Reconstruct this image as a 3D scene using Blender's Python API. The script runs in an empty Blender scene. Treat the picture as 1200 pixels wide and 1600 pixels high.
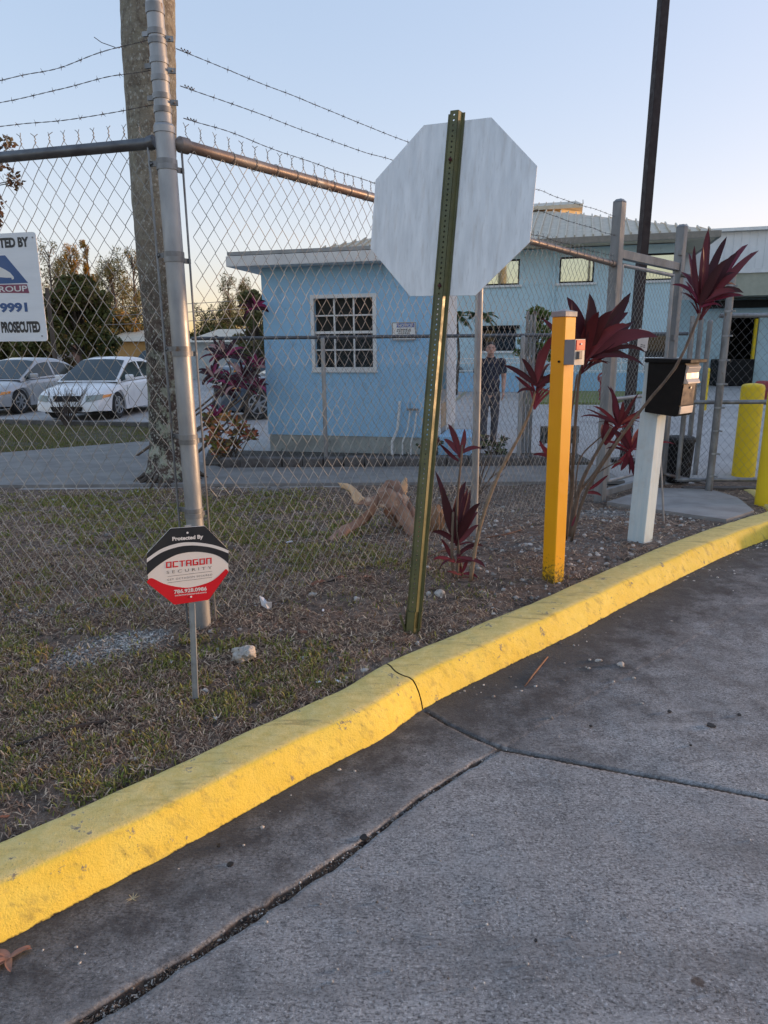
import bpy, bmesh, math, random
import numpy as np
from mathutils import Vector, Matrix
random.seed(7)
RNG = np.random.default_rng(11)
C = bpy.context.scene.collection
SC = bpy.context.scene
rad = math.radians

# ------------------------------------------------------------------ camera, sky, sun, exposure
F_PX = 1062.0                      # focal length for a 1200 x 1600 frame
PITCH = rad(13.5); ROLL = 0.0088
CAM = Vector((0, 0, 1.6))
_cp, _sp = math.cos(PITCH), math.sin(PITCH)
_c, _s = math.cos(ROLL), math.sin(ROLL)
R0 = Vector((1, 0, 0)); U0 = Vector((0, _sp, _cp)); FW = Vector((0, _cp, -_sp))
RT = R0 * _c - U0 * _s
UP = U0 * _c + R0 * _s
cam_d = bpy.data.cameras.new('camera'); cam = bpy.data.objects.new('camera', cam_d); C.objects.link(cam)
cam_d.sensor_fit = 'VERTICAL'; cam_d.sensor_height = 24; cam_d.lens = 24 * F_PX / 1600
cam_d.clip_start = 0.02; cam_d.clip_end = 3000
m = Matrix.Identity(4)
for i in range(3):
    m[i][0] = RT[i]; m[i][1] = UP[i]; m[i][2] = -FW[i]; m[i][3] = CAM[i]
cam.matrix_world = m
SC.camera = cam

SUN_DIR = Vector((0.97, 0.24, 0)).normalized()
SUN_EL = rad(4.0)
w = bpy.data.worlds.new('World'); SC.world = w; w.use_nodes = True
nt = w.node_tree; nt.nodes.clear()
sky = nt.nodes.new('ShaderNodeTexSky'); sky.sky_type = 'NISHITA'; sky.sun_disc = False
sky.sun_elevation = SUN_EL
sky.sun_rotation = math.atan2(SUN_DIR.x, SUN_DIR.y)
sky.air_density = 1.0; sky.dust_density = 1.0; sky.ozone_density = 2.0
bg = nt.nodes.new('ShaderNodeBackground'); bg.inputs[1].default_value = 0.15
wo = nt.nodes.new('ShaderNodeOutputWorld')
hs = nt.nodes.new('ShaderNodeHueSaturation'); hs.inputs['Saturation'].default_value = 1.9
wb = nt.nodes.new('ShaderNodeMix'); wb.data_type = 'RGBA'; wb.blend_type = 'MULTIPLY'; wb.inputs[0].default_value = 1; wb.inputs[7].default_value = (1.10, .93, .99, 1)
gm_ = nt.nodes.new('ShaderNodeGamma'); gm_.inputs[1].default_value = .30; nt.links.new(sky.outputs[0], gm_.inputs[0]); nt.links.new(gm_.outputs[0], hs.inputs['Color']); nt.links.new(hs.outputs[0], wb.inputs[6]); nt.links.new(wb.outputs[2], bg.inputs[0]); nt.links.new(bg.outputs[0], wo.inputs[0])
sl = bpy.data.lights.new('sun', 'SUN'); sl.energy = 0.8; sl.angle = rad(7); sl.color = (1.0, 0.60, 0.33)
so = bpy.data.objects.new('sun', sl); C.objects.link(so)
sd = Vector((SUN_DIR.x * math.cos(SUN_EL), SUN_DIR.y * math.cos(SUN_EL), math.sin(SUN_EL)))
so.rotation_euler = (-sd).to_track_quat('-Z', 'Y').to_euler()
so.location = (30, 5, 12)
SC.view_settings.view_transform = 'Standard'; SC.view_settings.look = 'None'
SC.view_settings.exposure = 2.42; SC.view_settings.gamma = 1.0
SC.cycles.max_bounces = 6; SC.cycles.transparent_max_bounces = 8

# ------------------------------------------------------------------ helpers: photograph pixel -> world point
def ray(px, py):
    return FW * F_PX + RT * (px - 600) + UP * (800 - py)
def atz(px, py, z):
    d = ray(px, py); return CAM + d * ((z - CAM.z) / d.z)
def at(px, py, Y):
    d = ray(px, py); return CAM + d * (Y / d.y)
def sstep(t):
    t = np.clip(t, 0, 1); return t * t * (3 - 2 * t)
def drop(y):
    return -0.18 * sstep((np.asarray(y, float) - 4.6) / 3.1)
def LZ(y): return float(0.13 + drop(y))       # lawn height
def RZ(y): return float(drop(y))              # road height
def onlawn(px, py):
    p = atz(px, py, 0.1)
    for _ in range(12): p = atz(px, py, LZ(p.y))
    return p
def onroad(px, py):
    p = atz(px, py, 0.0)
    for _ in range(12): p = atz(px, py, RZ(p.y))
    return p
LOT = -0.05

def vnoise(x, y, seed=0):
    x = np.asarray(x, float); y = np.asarray(y, float)
    xi = np.floor(x).astype(np.int64); yi = np.floor(y).astype(np.int64); xf = x - xi; yf = y - yi
    def h(a, b):
        n = (a * 374761393 + b * 668265263 + seed * 982451653) & 0x7fffffff
        n = (n ^ (n >> 13)) * 1274126177 & 0x7fffffff
        return ((n ^ (n >> 16)) & 0xffff) / 65535.0
    u = xf * xf * (3 - 2 * xf); v = yf * yf * (3 - 2 * yf)
    return (h(xi, yi) * (1 - u) + h(xi + 1, yi) * u) * (1 - v) + (h(xi, yi + 1) * (1 - u) + h(xi + 1, yi + 1) * u) * v
def fbm(x, y, sc, seed=0, oc=4):
    t = 0; a = 1; s = 0
    for i in range(oc):
        t = t + a * vnoise(np.asarray(x) * sc * 2 ** i, np.asarray(y) * sc * 2 ** i, seed + i * 17); s += a; a *= .5
    return t / s

# ------------------------------------------------------------------ object helpers
def tag(o, label=None, cat=None, group=None, kind=None):
    if label: o['label'] = label
    if cat: o['category'] = cat
    if group: o['group'] = group
    if kind: o['kind'] = kind
    return o
def empty(name, loc, rz=0, label=None, cat=None, group=None):
    o = bpy.data.objects.new(name, None); C.objects.link(o)
    o.location = loc; o.rotation_euler = (0, 0, rz); o.empty_display_size = .1
    return tag(o, label, cat, group)
def kids(o): return [c for c in bpy.data.objects if c.parent == o]
def copy_tree(o, parent=None):
    c = o.copy(); C.objects.link(c); c.parent = parent
    for ch in kids(o):
        if ch is not c: copy_tree(ch, c)
    return c
def origin_of(o):
    v = Vector((0, 0, 0))
    while o is not None:
        v += Vector(o.location); o = o.parent
    return v
def np_mesh(name, v, f, mat=None, cols=None, smooth=False, attrs=None):
    me = bpy.data.meshes.new(name)
    v = np.asarray(v, np.float32); f = np.asarray(f, np.int32)
    k = f.shape[1]
    me.vertices.add(len(v)); me.vertices.foreach_set('co', v.ravel())
    me.loops.add(f.size); me.loops.foreach_set('vertex_index', f.ravel())
    me.polygons.add(len(f)); me.polygons.foreach_set('loop_start', np.arange(0, f.size, k, dtype=np.int32))
    if smooth: me.polygons.foreach_set('use_smooth', np.ones(len(f), bool))
    me.update(calc_edges=True)
    if cols is not None:
        a = me.color_attributes.new('col', 'FLOAT_COLOR', 'POINT')
        c4 = np.ones((len(v), 4), np.float32); c4[:, :3] = cols
        a.data.foreach_set('color', c4.ravel())
    for n_, arr in (attrs or {}).items():
        a = me.attributes.new(n_, 'FLOAT', 'POINT'); a.data.foreach_set('value', np.asarray(arr, np.float32))
    if mat: me.materials.append(mat)
    return me
def np_obj(name, v, f, mat, parent=None, base=(0, 0, 0), **kw):
    base = Vector(base)
    org = origin_of(parent) if parent is not None else base
    v = np.asarray(v, float) - np.array(org)
    o = bpy.data.objects.new(name, np_mesh(name, v, f, mat, **kw)); C.objects.link(o)
    if parent is not None: o.parent = parent
    else: o.location = base
    return o

class MB:
    def __init__(s): s.v = []; s.f = []; s.m = []
    def add(s, vs, fs, mi=0):
        b = len(s.v); s.v += [Vector(p) for p in vs]; s.f += [[b + i for i in f] for f in fs]; s.m += [mi] * len(fs)
    def box(s, c, sz, M=None, mi=0, taper=1.0):
        c = Vector(c); x, y, z = sz[0] / 2, sz[1] / 2, sz[2] / 2
        P = [Vector((a * x * (taper if k > 0 else 1), b * y * (taper if k > 0 else 1), k * z)) for k in (-1, 1) for b in (-1, 1) for a in (-1, 1)]
        if M is not None: P = [M @ p for p in P]
        s.add([p + c for p in P], [(0, 2, 3, 1), (4, 5, 7, 6), (0, 1, 5, 4), (2, 6, 7, 3), (0, 4, 6, 2), (1, 3, 7, 5)], mi)
    def beam(s, p, q, wd, ht, up=(0, 0, 1), mi=0, ext=0):
        p = Vector(p); q = Vector(q); d = (q - p).normalized(); p = p - d * ext; q = q + d * ext
        u = Vector(up); a = d.cross(u)
        if a.length < 1e-5: a = d.cross(Vector((0, 1, 0)))
        a.normalize(); u = a.cross(d).normalized(); a *= wd / 2; u *= ht / 2
        P = [p - a - u, p + a - u, p + a + u, p - a + u, q - a - u, q + a - u, q + a + u, q - a + u]
        s.add(P, [(0, 1, 2, 3), (7, 6, 5, 4), (0, 4, 5, 1), (1, 5, 6, 2), (2, 6, 7, 3), (3, 7, 4, 0)], mi)
    def tube(s, pts, r, n=8, cap=True, mi=0):
        pts = [Vector(p) for p in pts]; N = len(pts)
        rr = r if hasattr(r, '__len__') else [r] * N
        ref = None; b = len(s.v)
        for i, p in enumerate(pts):
            d = (pts[min(i + 1, N - 1)] - pts[max(i - 1, 0)])
            if d.length < 1e-9: d = Vector((0, 0, 1))
            d.normalize()
            if ref is None:
                ref = d.cross(Vector((0, 0, 1)))
                if ref.length < .2: ref = d.cross(Vector((0, 1, 0)))
            ref = ref - d * ref.dot(d); ref.normalize(); bn = d.cross(ref)
            for k in range(n):
                a = 2 * math.pi * k / n
                s.v.append(p + (ref * math.cos(a) + bn * math.sin(a)) * rr[i])
        for i in range(N - 1):
            for k in range(n):
                s.f.append([b + i * n + k, b + i * n + (k + 1) % n, b + (i + 1) * n + (k + 1) % n, b + (i + 1) * n + k]); s.m.append(mi)
        if cap:
            s.f.append([b + k for k in range(n)][::-1]); s.f.append([b + (N - 1) * n + k for k in range(n)]); s.m += [mi, mi]
    def lathe(s, c, prof, n=20, mi=0, M=None):
        c = Vector(c); b = len(s.v); N = len(prof)
        for (r, z) in prof:
            for k in range(n):
                a = 2 * math.pi * k / n; p = Vector((r * math.cos(a), r * math.sin(a), z))
                if M is not None: p = M @ p
                s.v.append(c + p)
        for i in range(N - 1):
            for k in range(n):
                s.f.append([b + i * n + k, b + i * n + (k + 1) % n, b + (i + 1) * n + (k + 1) % n, b + (i + 1) * n + k]); s.m.append(mi)
        s.f.append([b + k for k in range(n)][::-1]); s.f.append([b + (N - 1) * n + k for k in range(n)]); s.m += [mi, mi]
    def prism(s, poly, z0, z1, fr=None, mi=0):
        # poly in (a,b); fr=(origin, A, B, Nrm) maps a,b,z ; default world xy/z
        o, A, B, Nn = fr if fr else (Vector((0, 0, 0)), Vector((1, 0, 0)), Vector((0, 1, 0)), Vector((0, 0, 1)))
        n = len(poly); P = [o + A * a + B * b + Nn * z0 for a, b in poly] + [o + A * a + B * b + Nn * z1 for a, b in poly]
        s.add(P, [list(range(n))[::-1], list(range(n, 2 * n))] + [(i, (i + 1) % n, n + (i + 1) % n, n + i) for i in range(n)], mi)
    def build(s, name, mat, parent=None, base=None, local=False, smooth=False, bevel=0, autos=False):
        org = Vector((0, 0, 0))
        if not local: org = origin_of(parent) if parent is not None else Vector(base or (0, 0, 0))
        me = bpy.data.meshes.new(name)
        me.from_pydata([tuple(p - org) for p in s.v], [], s.f)
        mats = mat if isinstance(mat, (list, tuple)) else [mat]
        for k in mats: me.materials.append(k)
        if len(mats) > 1: me.polygons.foreach_set('material_index', s.m)
        if smooth or autos: me.polygons.foreach_set('use_smooth', [True] * len(me.polygons))
        me.update()
        o = bpy.data.objects.new(name, me); C.objects.link(o)
        if parent is not None: o.parent = parent
        else: o.location = base or (0, 0, 0)
        if autos:
            if hasattr(me, 'set_sharp_from_angle'): me.set_sharp_from_angle(angle=rad(38))
        if bevel:
            b = o.modifiers.new('bevel', 'BEVEL'); b.width = bevel; b.segments = 2; b.limit_method = 'ANGLE'; b.angle_limit = rad(40)
        return o
def Rz(a): return Matrix.Rotation(a, 3, 'Z')

def text_geo(txt, bold=0.0, sx=1.0, spacing=1.0):
    cu = bpy.data.curves.new('t', 'FONT'); cu.body = txt; cu.offset = bold; cu.extrude = 0; cu.resolution_u = 3
    cu.space_character = spacing
    o = bpy.data.objects.new('t', cu); C.objects.link(o)
    dg = bpy.context.evaluated_depsgraph_get(); me = bpy.data.meshes.new_from_object(o.evaluated_get(dg))
    v = [tuple(p.co) for p in me.vertices]; f = [list(p.vertices) for p in me.polygons]
    bpy.data.objects.remove(o); bpy.data.curves.remove(cu); bpy.data.meshes.remove(me)
    return v, f
def put_text(mb, txt, cx, cy, wd, ht, fr, off=.0012, bold=0.0, mi=0, spacing=1.0, skew=0.0):
    v, f = text_geo(txt, bold, spacing=spacing)
    if not v: return
    x0 = min(p[0] for p in v); x1 = max(p[0] for p in v); y0 = min(p[1] for p in v); y1 = max(p[1] for p in v)
    o, A, B, Nn = fr
    P = []
    for p in v:
        b = (p[1] - y0) / (y1 - y0 + 1e-9) - .5; a = (p[0] - x0) / (x1 - x0 + 1e-9) - .5
        P.append(o + A * (cx + a * wd + skew * b * ht) + B * (cy + b * ht) + Nn * off)
    mb.add(P, f, mi)

# ------------------------------------------------------------------ materials
def newmat(name):
    m_ = bpy.data.materials.new(name); m_.use_nodes = True
    n = m_.node_tree; b = n.nodes['Principled BSDF']
    return m_, n, b
def N_(nt_, t, **kw):
    x = nt_.nodes.new(t)
    for k, v_ in kw.items(): setattr(x, k, v_)
    return x
def coords(n, scale=(1, 1, 1), world=False):
    if world:
        g = N_(n, 'ShaderNodeNewGeometry'); src = g.outputs['Position']
    else:
        g = N_(n, 'ShaderNodeTexCoord'); src = g.outputs['Object']
    mp = N_(n, 'ShaderNodeMapping'); mp.inputs['Scale'].default_value = scale
    n.links.new(src, mp.inputs['Vector']); return mp.outputs[0]
def noise(n, vec, scale, detail=5, rough=.55):
    x = N_(n, 'ShaderNodeTexNoise'); x.inputs['Scale'].default_value = scale; x.inputs['Detail'].default_value = detail
    x.inputs['Roughness'].default_value = rough; n.links.new(vec, x.inputs['Vector']); return x.outputs[0]
def ramp(n, fac, stops):
    r = N_(n, 'ShaderNodeValToRGB'); e = r.color_ramp.elements
    while len(e) < len(stops): e.new(.5)
    for k, (p, c) in enumerate(stops):
        e[k].position = p
        e[k].color = (c, c, c, 1) if not hasattr(c, '__len__') else (*c, 1)
    n.links.new(fac, r.inputs[0]); return r.outputs[0]
def mixc(n, fac, a, b, mode='MIX'):
    x = N_(n, 'ShaderNodeMix', data_type='RGBA', blend_type=mode)
    for key, val in ((0, fac), (6, a), (7, b)):
        if hasattr(val, 'links') or hasattr(val, 'is_linked'): n.links.new(val, x.inputs[key])
        elif hasattr(val, '__len__'): x.inputs[key].default_value = (*val[:3], 1)
        else: x.inputs[key].default_value = val
    return x.outputs[2]
def math_(n, op, a, b=0.0):
    x = N_(n, 'ShaderNodeMath', operation=op)
    for key, val in ((0, a), (1, b)):
        if hasattr(val, 'is_linked'): n.links.new(val, x.inputs[key])
        else: x.inputs[key].default_value = val
    return x.outputs[0]
def bump(n, b, h, strength=.3, dist=.01):
    x = N_(n, 'ShaderNodeBump'); x.inputs['Strength'].default_value = strength; x.inputs['Distance'].default_value = dist
    n.links.new(h, x.inputs['Height']); n.links.new(x.outputs[0], b.inputs['Normal'])
def attr(n, name):
    x = N_(n, 'ShaderNodeAttribute'); x.attribute_name = name; return x
def surf(name, c1, c2=None, scale=8, rough=.6, metal=0, bmp=.15, bscale=60, stretch=(1, 1, 1), lo=.35, hi=.65, c3=None, c3scale=30, c3thr=.62, rv=.12, bdist=.004):
    m_, n, b = newmat(name); c2 = c2 or tuple(x * .75 for x in c1)
    v = coords(n, stretch)
    f = ramp(n, noise(n, v, scale), [(lo, 0.0), (hi, 1.0)])
    col = mixc(n, f, c1, c2)
    if c3:
        f3 = ramp(n, noise(n, v, c3scale, 6, .65), [(c3thr, 0.0), (c3thr + .06, 1.0)])
        col = mixc(n, f3, col, c3)
    n.links.new(col, b.inputs['Base Color'])
    b.inputs['Metallic'].default_value = metal
    rr = ramp(n, noise(n, v, scale * 2.3), [(.3, max(0.02, rough - rv)), (.7, min(1, rough + rv))])
    n.links.new(rr, b.inputs['Roughness'])
    if bmp: bump(n, b, noise(n, v, bscale), bmp, bdist)
    return m_

M = {}
M['galv'] = surf('galvanized_steel', (.42, .43, .44), (.28, .29, .30), 9, .5, .6, .12, 120, (1, 1, .35), c3=(.30, .27, .24), c3scale=14, c3thr=.66)
M['galv_old'] = surf('weathered_galvanized', (.30, .31, .32), (.17, .17, .17), 12, .5, .55, .2, 90, (1, 1, .4), c3=(.16, .11, .08), c3scale=10, c3thr=.6)
M['rail_rust'] = surf('stained_rail', (.27, .24, .22), (.19, .14, .12), 6, .45, .5, .15, 100, c3=(.30, .31, .32), c3scale=5, c3thr=.58)
M['mesh'] = surf('chain_wire', (.38, .38, .355), (.26, .25, .23), 12, .6, .15, 0, 60)
M['mesh_far'] = surf('chain_wire_dull', (.24, .24, .24), (.16, .16, .16), 12, .6, .15, 0, 60)
M['barb'] = surf('barbed_wire_rusty', (.12, .10, .095), (.06, .05, .05), 20, .6, .5, 0)
M['alu'] = None
M['dark'] = surf('black_plastic', (.008, .008, .009), (.012, .012, .012), 8, .6, 0, .05)
M['dark'].node_tree.nodes['Principled BSDF'].inputs['Specular IOR Level'].default_value = .2
M['rubber'] = surf('rubber', (.018, .018, .018), (.03, .03, .03), 10, .8, 0, .2)
M['white'] = surf('white_paint', (.85, .85, .83), (.74, .74, .72), 5, .5, 0, .08)
M['black_ink'] = surf('black_ink', (.02, .022, .028), (.025, .027, .03), 8, .4, 0, 0)
M['white_ink'] = surf('white_ink', (.78, .76, .74), (.7, .69, .67), 8, .4, 0, 0)
M['cream_ink'] = surf('cream_sign_face', (.85, .78, .72), (.80, .74, .68), 5, .35, 0, 0)
M['red_ink'] = surf('red_ink', (.70, .012, .022), (.64, .01, .02), 5, .35, 0, 0)
M['grey_ink'] = surf('grey_ink', (.12, .12, .13), (.14, .14, .14), 5, .4, 0, 0)
M['navy_ink'] = surf('navy_ink', (.035, .10, .27), (.03, .09, .24), 5, .4, 0, 0)
M['maroon_ink'] = surf('maroon_ink', (.27, .06, .11), (.22, .05, .1), 5, .4, 0, 0)
M['blue_ink'] = surf('blue_ink', (.05, .13, .42), (.05, .12, .38), 5, .4, 0, 0)
# ------------------------------------------------------------------ material: concrete road, kerb, soil
def mat_road():
    m_, n, b = newmat('driveway_concrete')
    v = coords(n); vs = coords(n, (1, 1, 1)); vs = None
    mp = N_(n, 'ShaderNodeMapping'); mp.inputs['Rotation'].default_value = (0, 0, rad(14)); mp.inputs['Scale'].default_value = (62, 190, 60)
    tc = N_(n, 'ShaderNodeTexCoord'); n.links.new(tc.outputs['Object'], mp.inputs[0])
    wv = N_(n, 'ShaderNodeTexNoise'); wv.inputs['Scale'].default_value = 5; n.links.new(v, wv.inputs['Vector'])
    wa = N_(n, 'ShaderNodeVectorMath', operation='MULTIPLY_ADD'); n.links.new(wv.outputs['Color'], wa.inputs[0]); wa.inputs[1].default_value = (9, 9, 9); n.links.new(mp.outputs[0], wa.inputs[2])
    broom = noise(n, wa.outputs[0], 1.0, 5, .7)
    big = noise(n, v, 1.3, 6, .6); mid = noise(n, v, 9, 6, .65); fine = noise(n, v, 120, 4, .7)
    col = mixc(n, ramp(n, big, [(.3, 0.), (.7, 1.)]), (.24, .24, .24), (.38, .38, .378))
    mid2 = noise(n, v, 42, 5, .75)
    col = mixc(n, ramp(n, mid, [(.50, 0.), (.75, .6)]), col, (.15, .15, .153))
    col = mixc(n, ramp(n, mid2, [(.50, 0.), (.62, .65)]), col, (.13, .13, .132))
    col = mixc(n, ramp(n, broom, [(.50, 0.), (.62, .8)]), col, (.065, .065, .067))
    col = mixc(n, ramp(n, fine, [(.56, 0.), (.70, .75)]), col, (.66, .66, .66))
    col = mixc(n, ramp(n, fine, [(.34, .9), (.45, 0.)]), col, (.035, .035, .036))
    st = N_(n, 'ShaderNodeMapping'); st.inputs['Rotation'].default_value = (0, 0, rad(-42)); st.inputs['Scale'].default_value = (.5, 3.2, 1); n.links.new(tc.outputs['Object'], st.inputs[0])
    tr = noise(n, st.outputs[0], 1.6, 6, .6); col = mixc(n, ramp(n, tr, [(.52, 0.), (.70, .5)]), col, (.10, .10, .10)); col = mixc(n, ramp(n, tr, [(.30, .45), (.44, 0.)]), col, (.50, .49, .48))
    g = attr(n, 'grime').outputs['Fac']
    gg = math_(n, 'ADD', g, math_(n, 'MULTIPLY', math_(n, 'SUBTRACT', noise(n, v, 4.5, 9, .72), .5), 1.35))
    col = mixc(n, ramp(n, gg, [(.30, 0.), (.85, .86)]), col, (.034, .032, .033))
    pale = attr(n, 'pale').outputs['Fac']
    pn = math_(n, 'MULTIPLY', pale, ramp(n, noise(n, v, 26, 6, .7), [(.42, 0.), (.62, 1.)]))
    col = mixc(n, pn, col, (.30, .29, .28))
    d = attr(n, 'groove').outputs['Fac']
    dirt = mixc(n, ramp(n, noise(n, v, 40), [(.4, 0.), (.6, 1.)]), (.03, .022, .018), (.12, .08, .055))
    col = mixc(n, ramp(n, d, [(.2, 0.), (.45, 1.)]), col, dirt)
    # spalled pit with brown bottom
    p0 = onroad(1092, 1532)
    vm = N_(n, 'ShaderNodeVectorMath', operation='DISTANCE'); n.links.new(tc.outputs['Object'], vm.inputs[0]); vm.inputs[1].default_value = p0
    pd = math_(n, 'ADD', vm.outputs['Value'], math_(n, 'MULTIPLY', math_(n, 'SUBTRACT', noise(n, v, 30, 3), .5), .03))
    col = mixc(n, ramp(n, pd, [(.014, .85), (.02, 0.)]), col, (.06, .045, .038))
    n.links.new(col, b.inputs['Base Color'])
    n.links.new(ramp(n, mid, [(.3, .62), (.7, .9)]), b.inputs['Roughness'])
    h = math_(n, 'ADD', math_(n, 'MULTIPLY', broom, .55), fine)
    h = math_(n, 'ADD', h, math_(n, 'MULTIPLY', mid, .6))
    bump(n, b, h, .75, .005)
    return m_
def mat_kerb():
    m_, n, b = newmat('yellow_kerb_paint')
    v = coords(n)
    top = attr(n, 'top').outputs['Fac']
    big = noise(n, v, 4, 6, .6); mid = noise(n, v, 22, 6, .7); fine = noise(n, v, 130, 4, .7)
    face = mixc(n, ramp(n, big, [(.3, 0.), (.7, 1.)]), (.80, .555, .05), (.88, .66, .10))
    worn = mixc(n, ramp(n, mid, [(.35, 0.), (.65, 1.)]), (.64, .49, .14), (.74, .60, .24))
    t = math_(n, 'ADD', top, math_(n, 'MULTIPLY', math_(n, 'SUBTRACT', big, .5), .5))
    col = mixc(n, ramp(n, t, [(.35, 0.), (.65, 1.)]), face, worn)
    # grime specks and scuffs
    sp = ramp(n, fine, [(.60, 0.), (.70, .85)])
    gate_ = ramp(n, noise(n, v, 7, 5, .7), [(.44, 0.05), (.60, 1.)])
    col = mixc(n, math_(n, 'MULTIPLY', sp, gate_), col, (.10, .075, .03))
    mp = N_(n, 'ShaderNodeMapping'); mp.inputs['Rotation'].default_value = (0, 0, rad(-45)); mp.inputs['Scale'].default_value = (6, 40, 20)
    tc = N_(n, 'ShaderNodeTexCoord'); n.links.new(tc.outputs['Object'], mp.inputs[0])
    scuff = ramp(n, noise(n, mp.outputs[0], 1, 6, .7), [(.56, 0.), (.72, .6)])
    col = mixc(n, scuff, col, (.30, .22, .07))
    chip = ramp(n, noise(n, v, 11, 8, .78), [(.61, 0.), (.63, .9)])
    col = mixc(n, chip, col, mixc(n, ramp(n, fine, [(.4, 0.), (.6, 1.)]), (.16, .14, .11), (.30, .27, .20)))
    rub = ramp(n, noise(n, mp.outputs[0], .55, 5, .6), [(.56, 0.), (.74, .6)]); col = mixc(n, rub, col, (.17, .13, .05))
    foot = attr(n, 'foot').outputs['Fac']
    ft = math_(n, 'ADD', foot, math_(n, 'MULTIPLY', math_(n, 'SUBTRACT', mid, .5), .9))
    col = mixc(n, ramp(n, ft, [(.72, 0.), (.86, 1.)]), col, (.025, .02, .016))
    n.links.new(col, b.inputs['Base Color'])
    n.links.new(ramp(n, mid, [(.3, .55), (.7, .8)]), b.inputs['Roughness'])
    h = math_(n, 'ADD', fine, math_(n, 'MULTIPLY', mid, 1.5))
    bump(n, b, h, .6, .005)
    return m_
def mat_soil():
    m_, n, b = newmat('soil')
    v = coords(n)
    big = noise(n, v, 1.6, 6, .6); mid = noise(n, v, 14, 6, .7); fine = noise(n, v, 150, 5, .75)
    col = mixc(n, ramp(n, big, [(.35, 0.), (.65, 1.)]), (.17, .115, .085), (.31, .225, .17))
    col = mixc(n, ramp(n, mid, [(.42, 0.), (.62, 1.)]), col, (.06, .042, .032))
    col = mixc(n, ramp(n, fine, [(.55, 0.), (.68, 1.)]), col, (.44, .38, .32))
    col = mixc(n, ramp(n, fine, [(.30, 1.), (.42, 0.)]), col, (.02, .015, .012))
    gr = attr(n, 'gravel').outputs['Fac']
    vo = N_(n, 'ShaderNodeTexVoronoi'); vo.inputs['Scale'].default_value = 130; n.links.new(v, vo.inputs['Vector'])
    gc = mixc(n, ramp(n, vo.outputs['Distance'], [(.25, 0.), (.6, 1.)]), (.55, .53, .50), (.10, .09, .08))
    gf = math_(n, 'ADD', gr, math_(n, 'MULTIPLY', math_(n, 'SUBTRACT', mid, .5), .8))
    col = mixc(n, ramp(n, gf, [(.45, 0.), (.6, .8)]), col, gc)
    n.links.new(col, b.inputs['Base Color']); b.inputs['Roughness'].default_value = .95
    bump(n, b, math_(n, 'ADD', fine, math_(n, 'MULTIPLY', mid, 2)), .8, .012)
    return m_
def mat_col(name, rough=.6, trans=0.0, spec=.3, mul=1.0):
    """colour comes from a per-blade / per-leaf colour attribute"""
    m_, n, b = newmat(name)
    a = attr(n, 'col'); col = a.outputs['Color']
    n.links.new(col, b.inputs['Base Color']); b.inputs['Roughness'].default_value = rough
    b.inputs['Specular IOR Level'].default_value = spec
    if trans:
        out = n.nodes['Material Output']
        tr = N_(n, 'ShaderNodeBsdfTranslucent'); n.links.new(col, tr.inputs['Color'])
        mx = N_(n, 'ShaderNodeMixShader'); mx.inputs[0].default_value = trans
        n.links.new(b.outputs[0], mx.inputs[1]); n.links.new(tr.outputs[0], mx.inputs[2]); n.links.new(mx.outputs[0], out.inputs[0])
    return m_
M['road'] = mat_road(); M['kerb'] = mat_kerb(); M['soil'] = mat_soil()
M['grass'] = mat_col('grass_blades', .6, .25); M['leaf'] = mat_col('tree_leaves', .6, .3)
M['asphalt'] = surf('old_asphalt', (.19, .18, .17), (.26, .25, .235), 2.5, .85, 0, .6, 140, c3=(.2, .195, .19), c3scale=160, c3thr=.6, bdist=.004)
M['lot'] = surf('parking_asphalt', (.46, .44, .42), (.36, .34, .33), 1.2, .85, 0, .4, 120, c3=(.22, .21, .21), c3scale=90, c3thr=.62)
M['pad'] = surf('concrete_pad', (.36, .345, .33), (.26, .245, .235), 3, .85, 0, .5, 120, c3=(.08, .07, .065), c3scale=60, c3thr=.64)
M['stone'] = surf('limestone', (.50, .47, .43), (.32, .29, .25), 30, .9, 0, .6, 120, c3=(.12, .1, .08), c3scale=60, c3thr=.58)
M['block'] = surf('edging_block', (.14, .13, .125), (.075, .065, .06), 8, .9, 0, .6, 70, c3=(.15, .14, .13), c3scale=20, c3thr=.6)

# ------------------------------------------------------------------ ground sheets
def resample(P, step):
    P = [np.array(p[:2], float) for p in P]
    # Catmull-Rom
    out = []
    for i in range(len(P) - 1):
        p0 = P[max(i - 1, 0)]; p1 = P[i]; p2 = P[i + 1]; p3 = P[min(i + 2, len(P) - 1)]
        n = max(2, int(np.linalg.norm(p2 - p1) / step))
        for k in range(n):
            t = k / n
            out.append(.5 * ((2 * p1) + (-p0 + p2) * t + (2 * p0 - 5 * p1 + 4 * p2 - p3) * t * t + (-p0 + 3 * p1 - 3 * p2 + p3) * t ** 3))
    out.append(P[-1]); return np.array(out)
def sdist(X, Y, L):
    """distance to polyline L and side sign (+ on the left of travel direction)"""
    X = np.asarray(X, float); Y = np.asarray(Y, float)
    best = np.full(X.shape, 1e9); sg = np.ones(X.shape)
    for i in range(len(L) - 1):
        a = L[i]; d = L[i + 1] - a; l2 = (d ** 2).sum() + 1e-12
        t = np.clip(((X - a[0]) * d[0] + (Y - a[1]) * d[1]) / l2, 0, 1)
        dx = X - a[0] - t * d[0]; dy = Y - a[1] - t * d[1]; q = dx * dx + dy * dy
        m_ = q < best; best = np.where(m_, q, best)
        sg = np.where(m_, np.sign(d[0] * dy - d[1] * dx), sg)
    return np.sqrt(best) * np.where(sg == 0, 1, sg)
foot_px = [(0, 1475), (200, 1371), (350, 1289), (500, 1205), (600, 1153), (663, 1108), (735, 1070), (870, 1004), (960, 957), (1060, 905), (1200, 843)]
fp = [onroad(*p) for p in foot_px]
d0 = (fp[0] - fp[1]).normalized()
pre = [fp[0] + d0 * (.25 * k) for k in range(24, 0, -1)]
d1 = (fp[-1] - fp[-2]).normalized()
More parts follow.
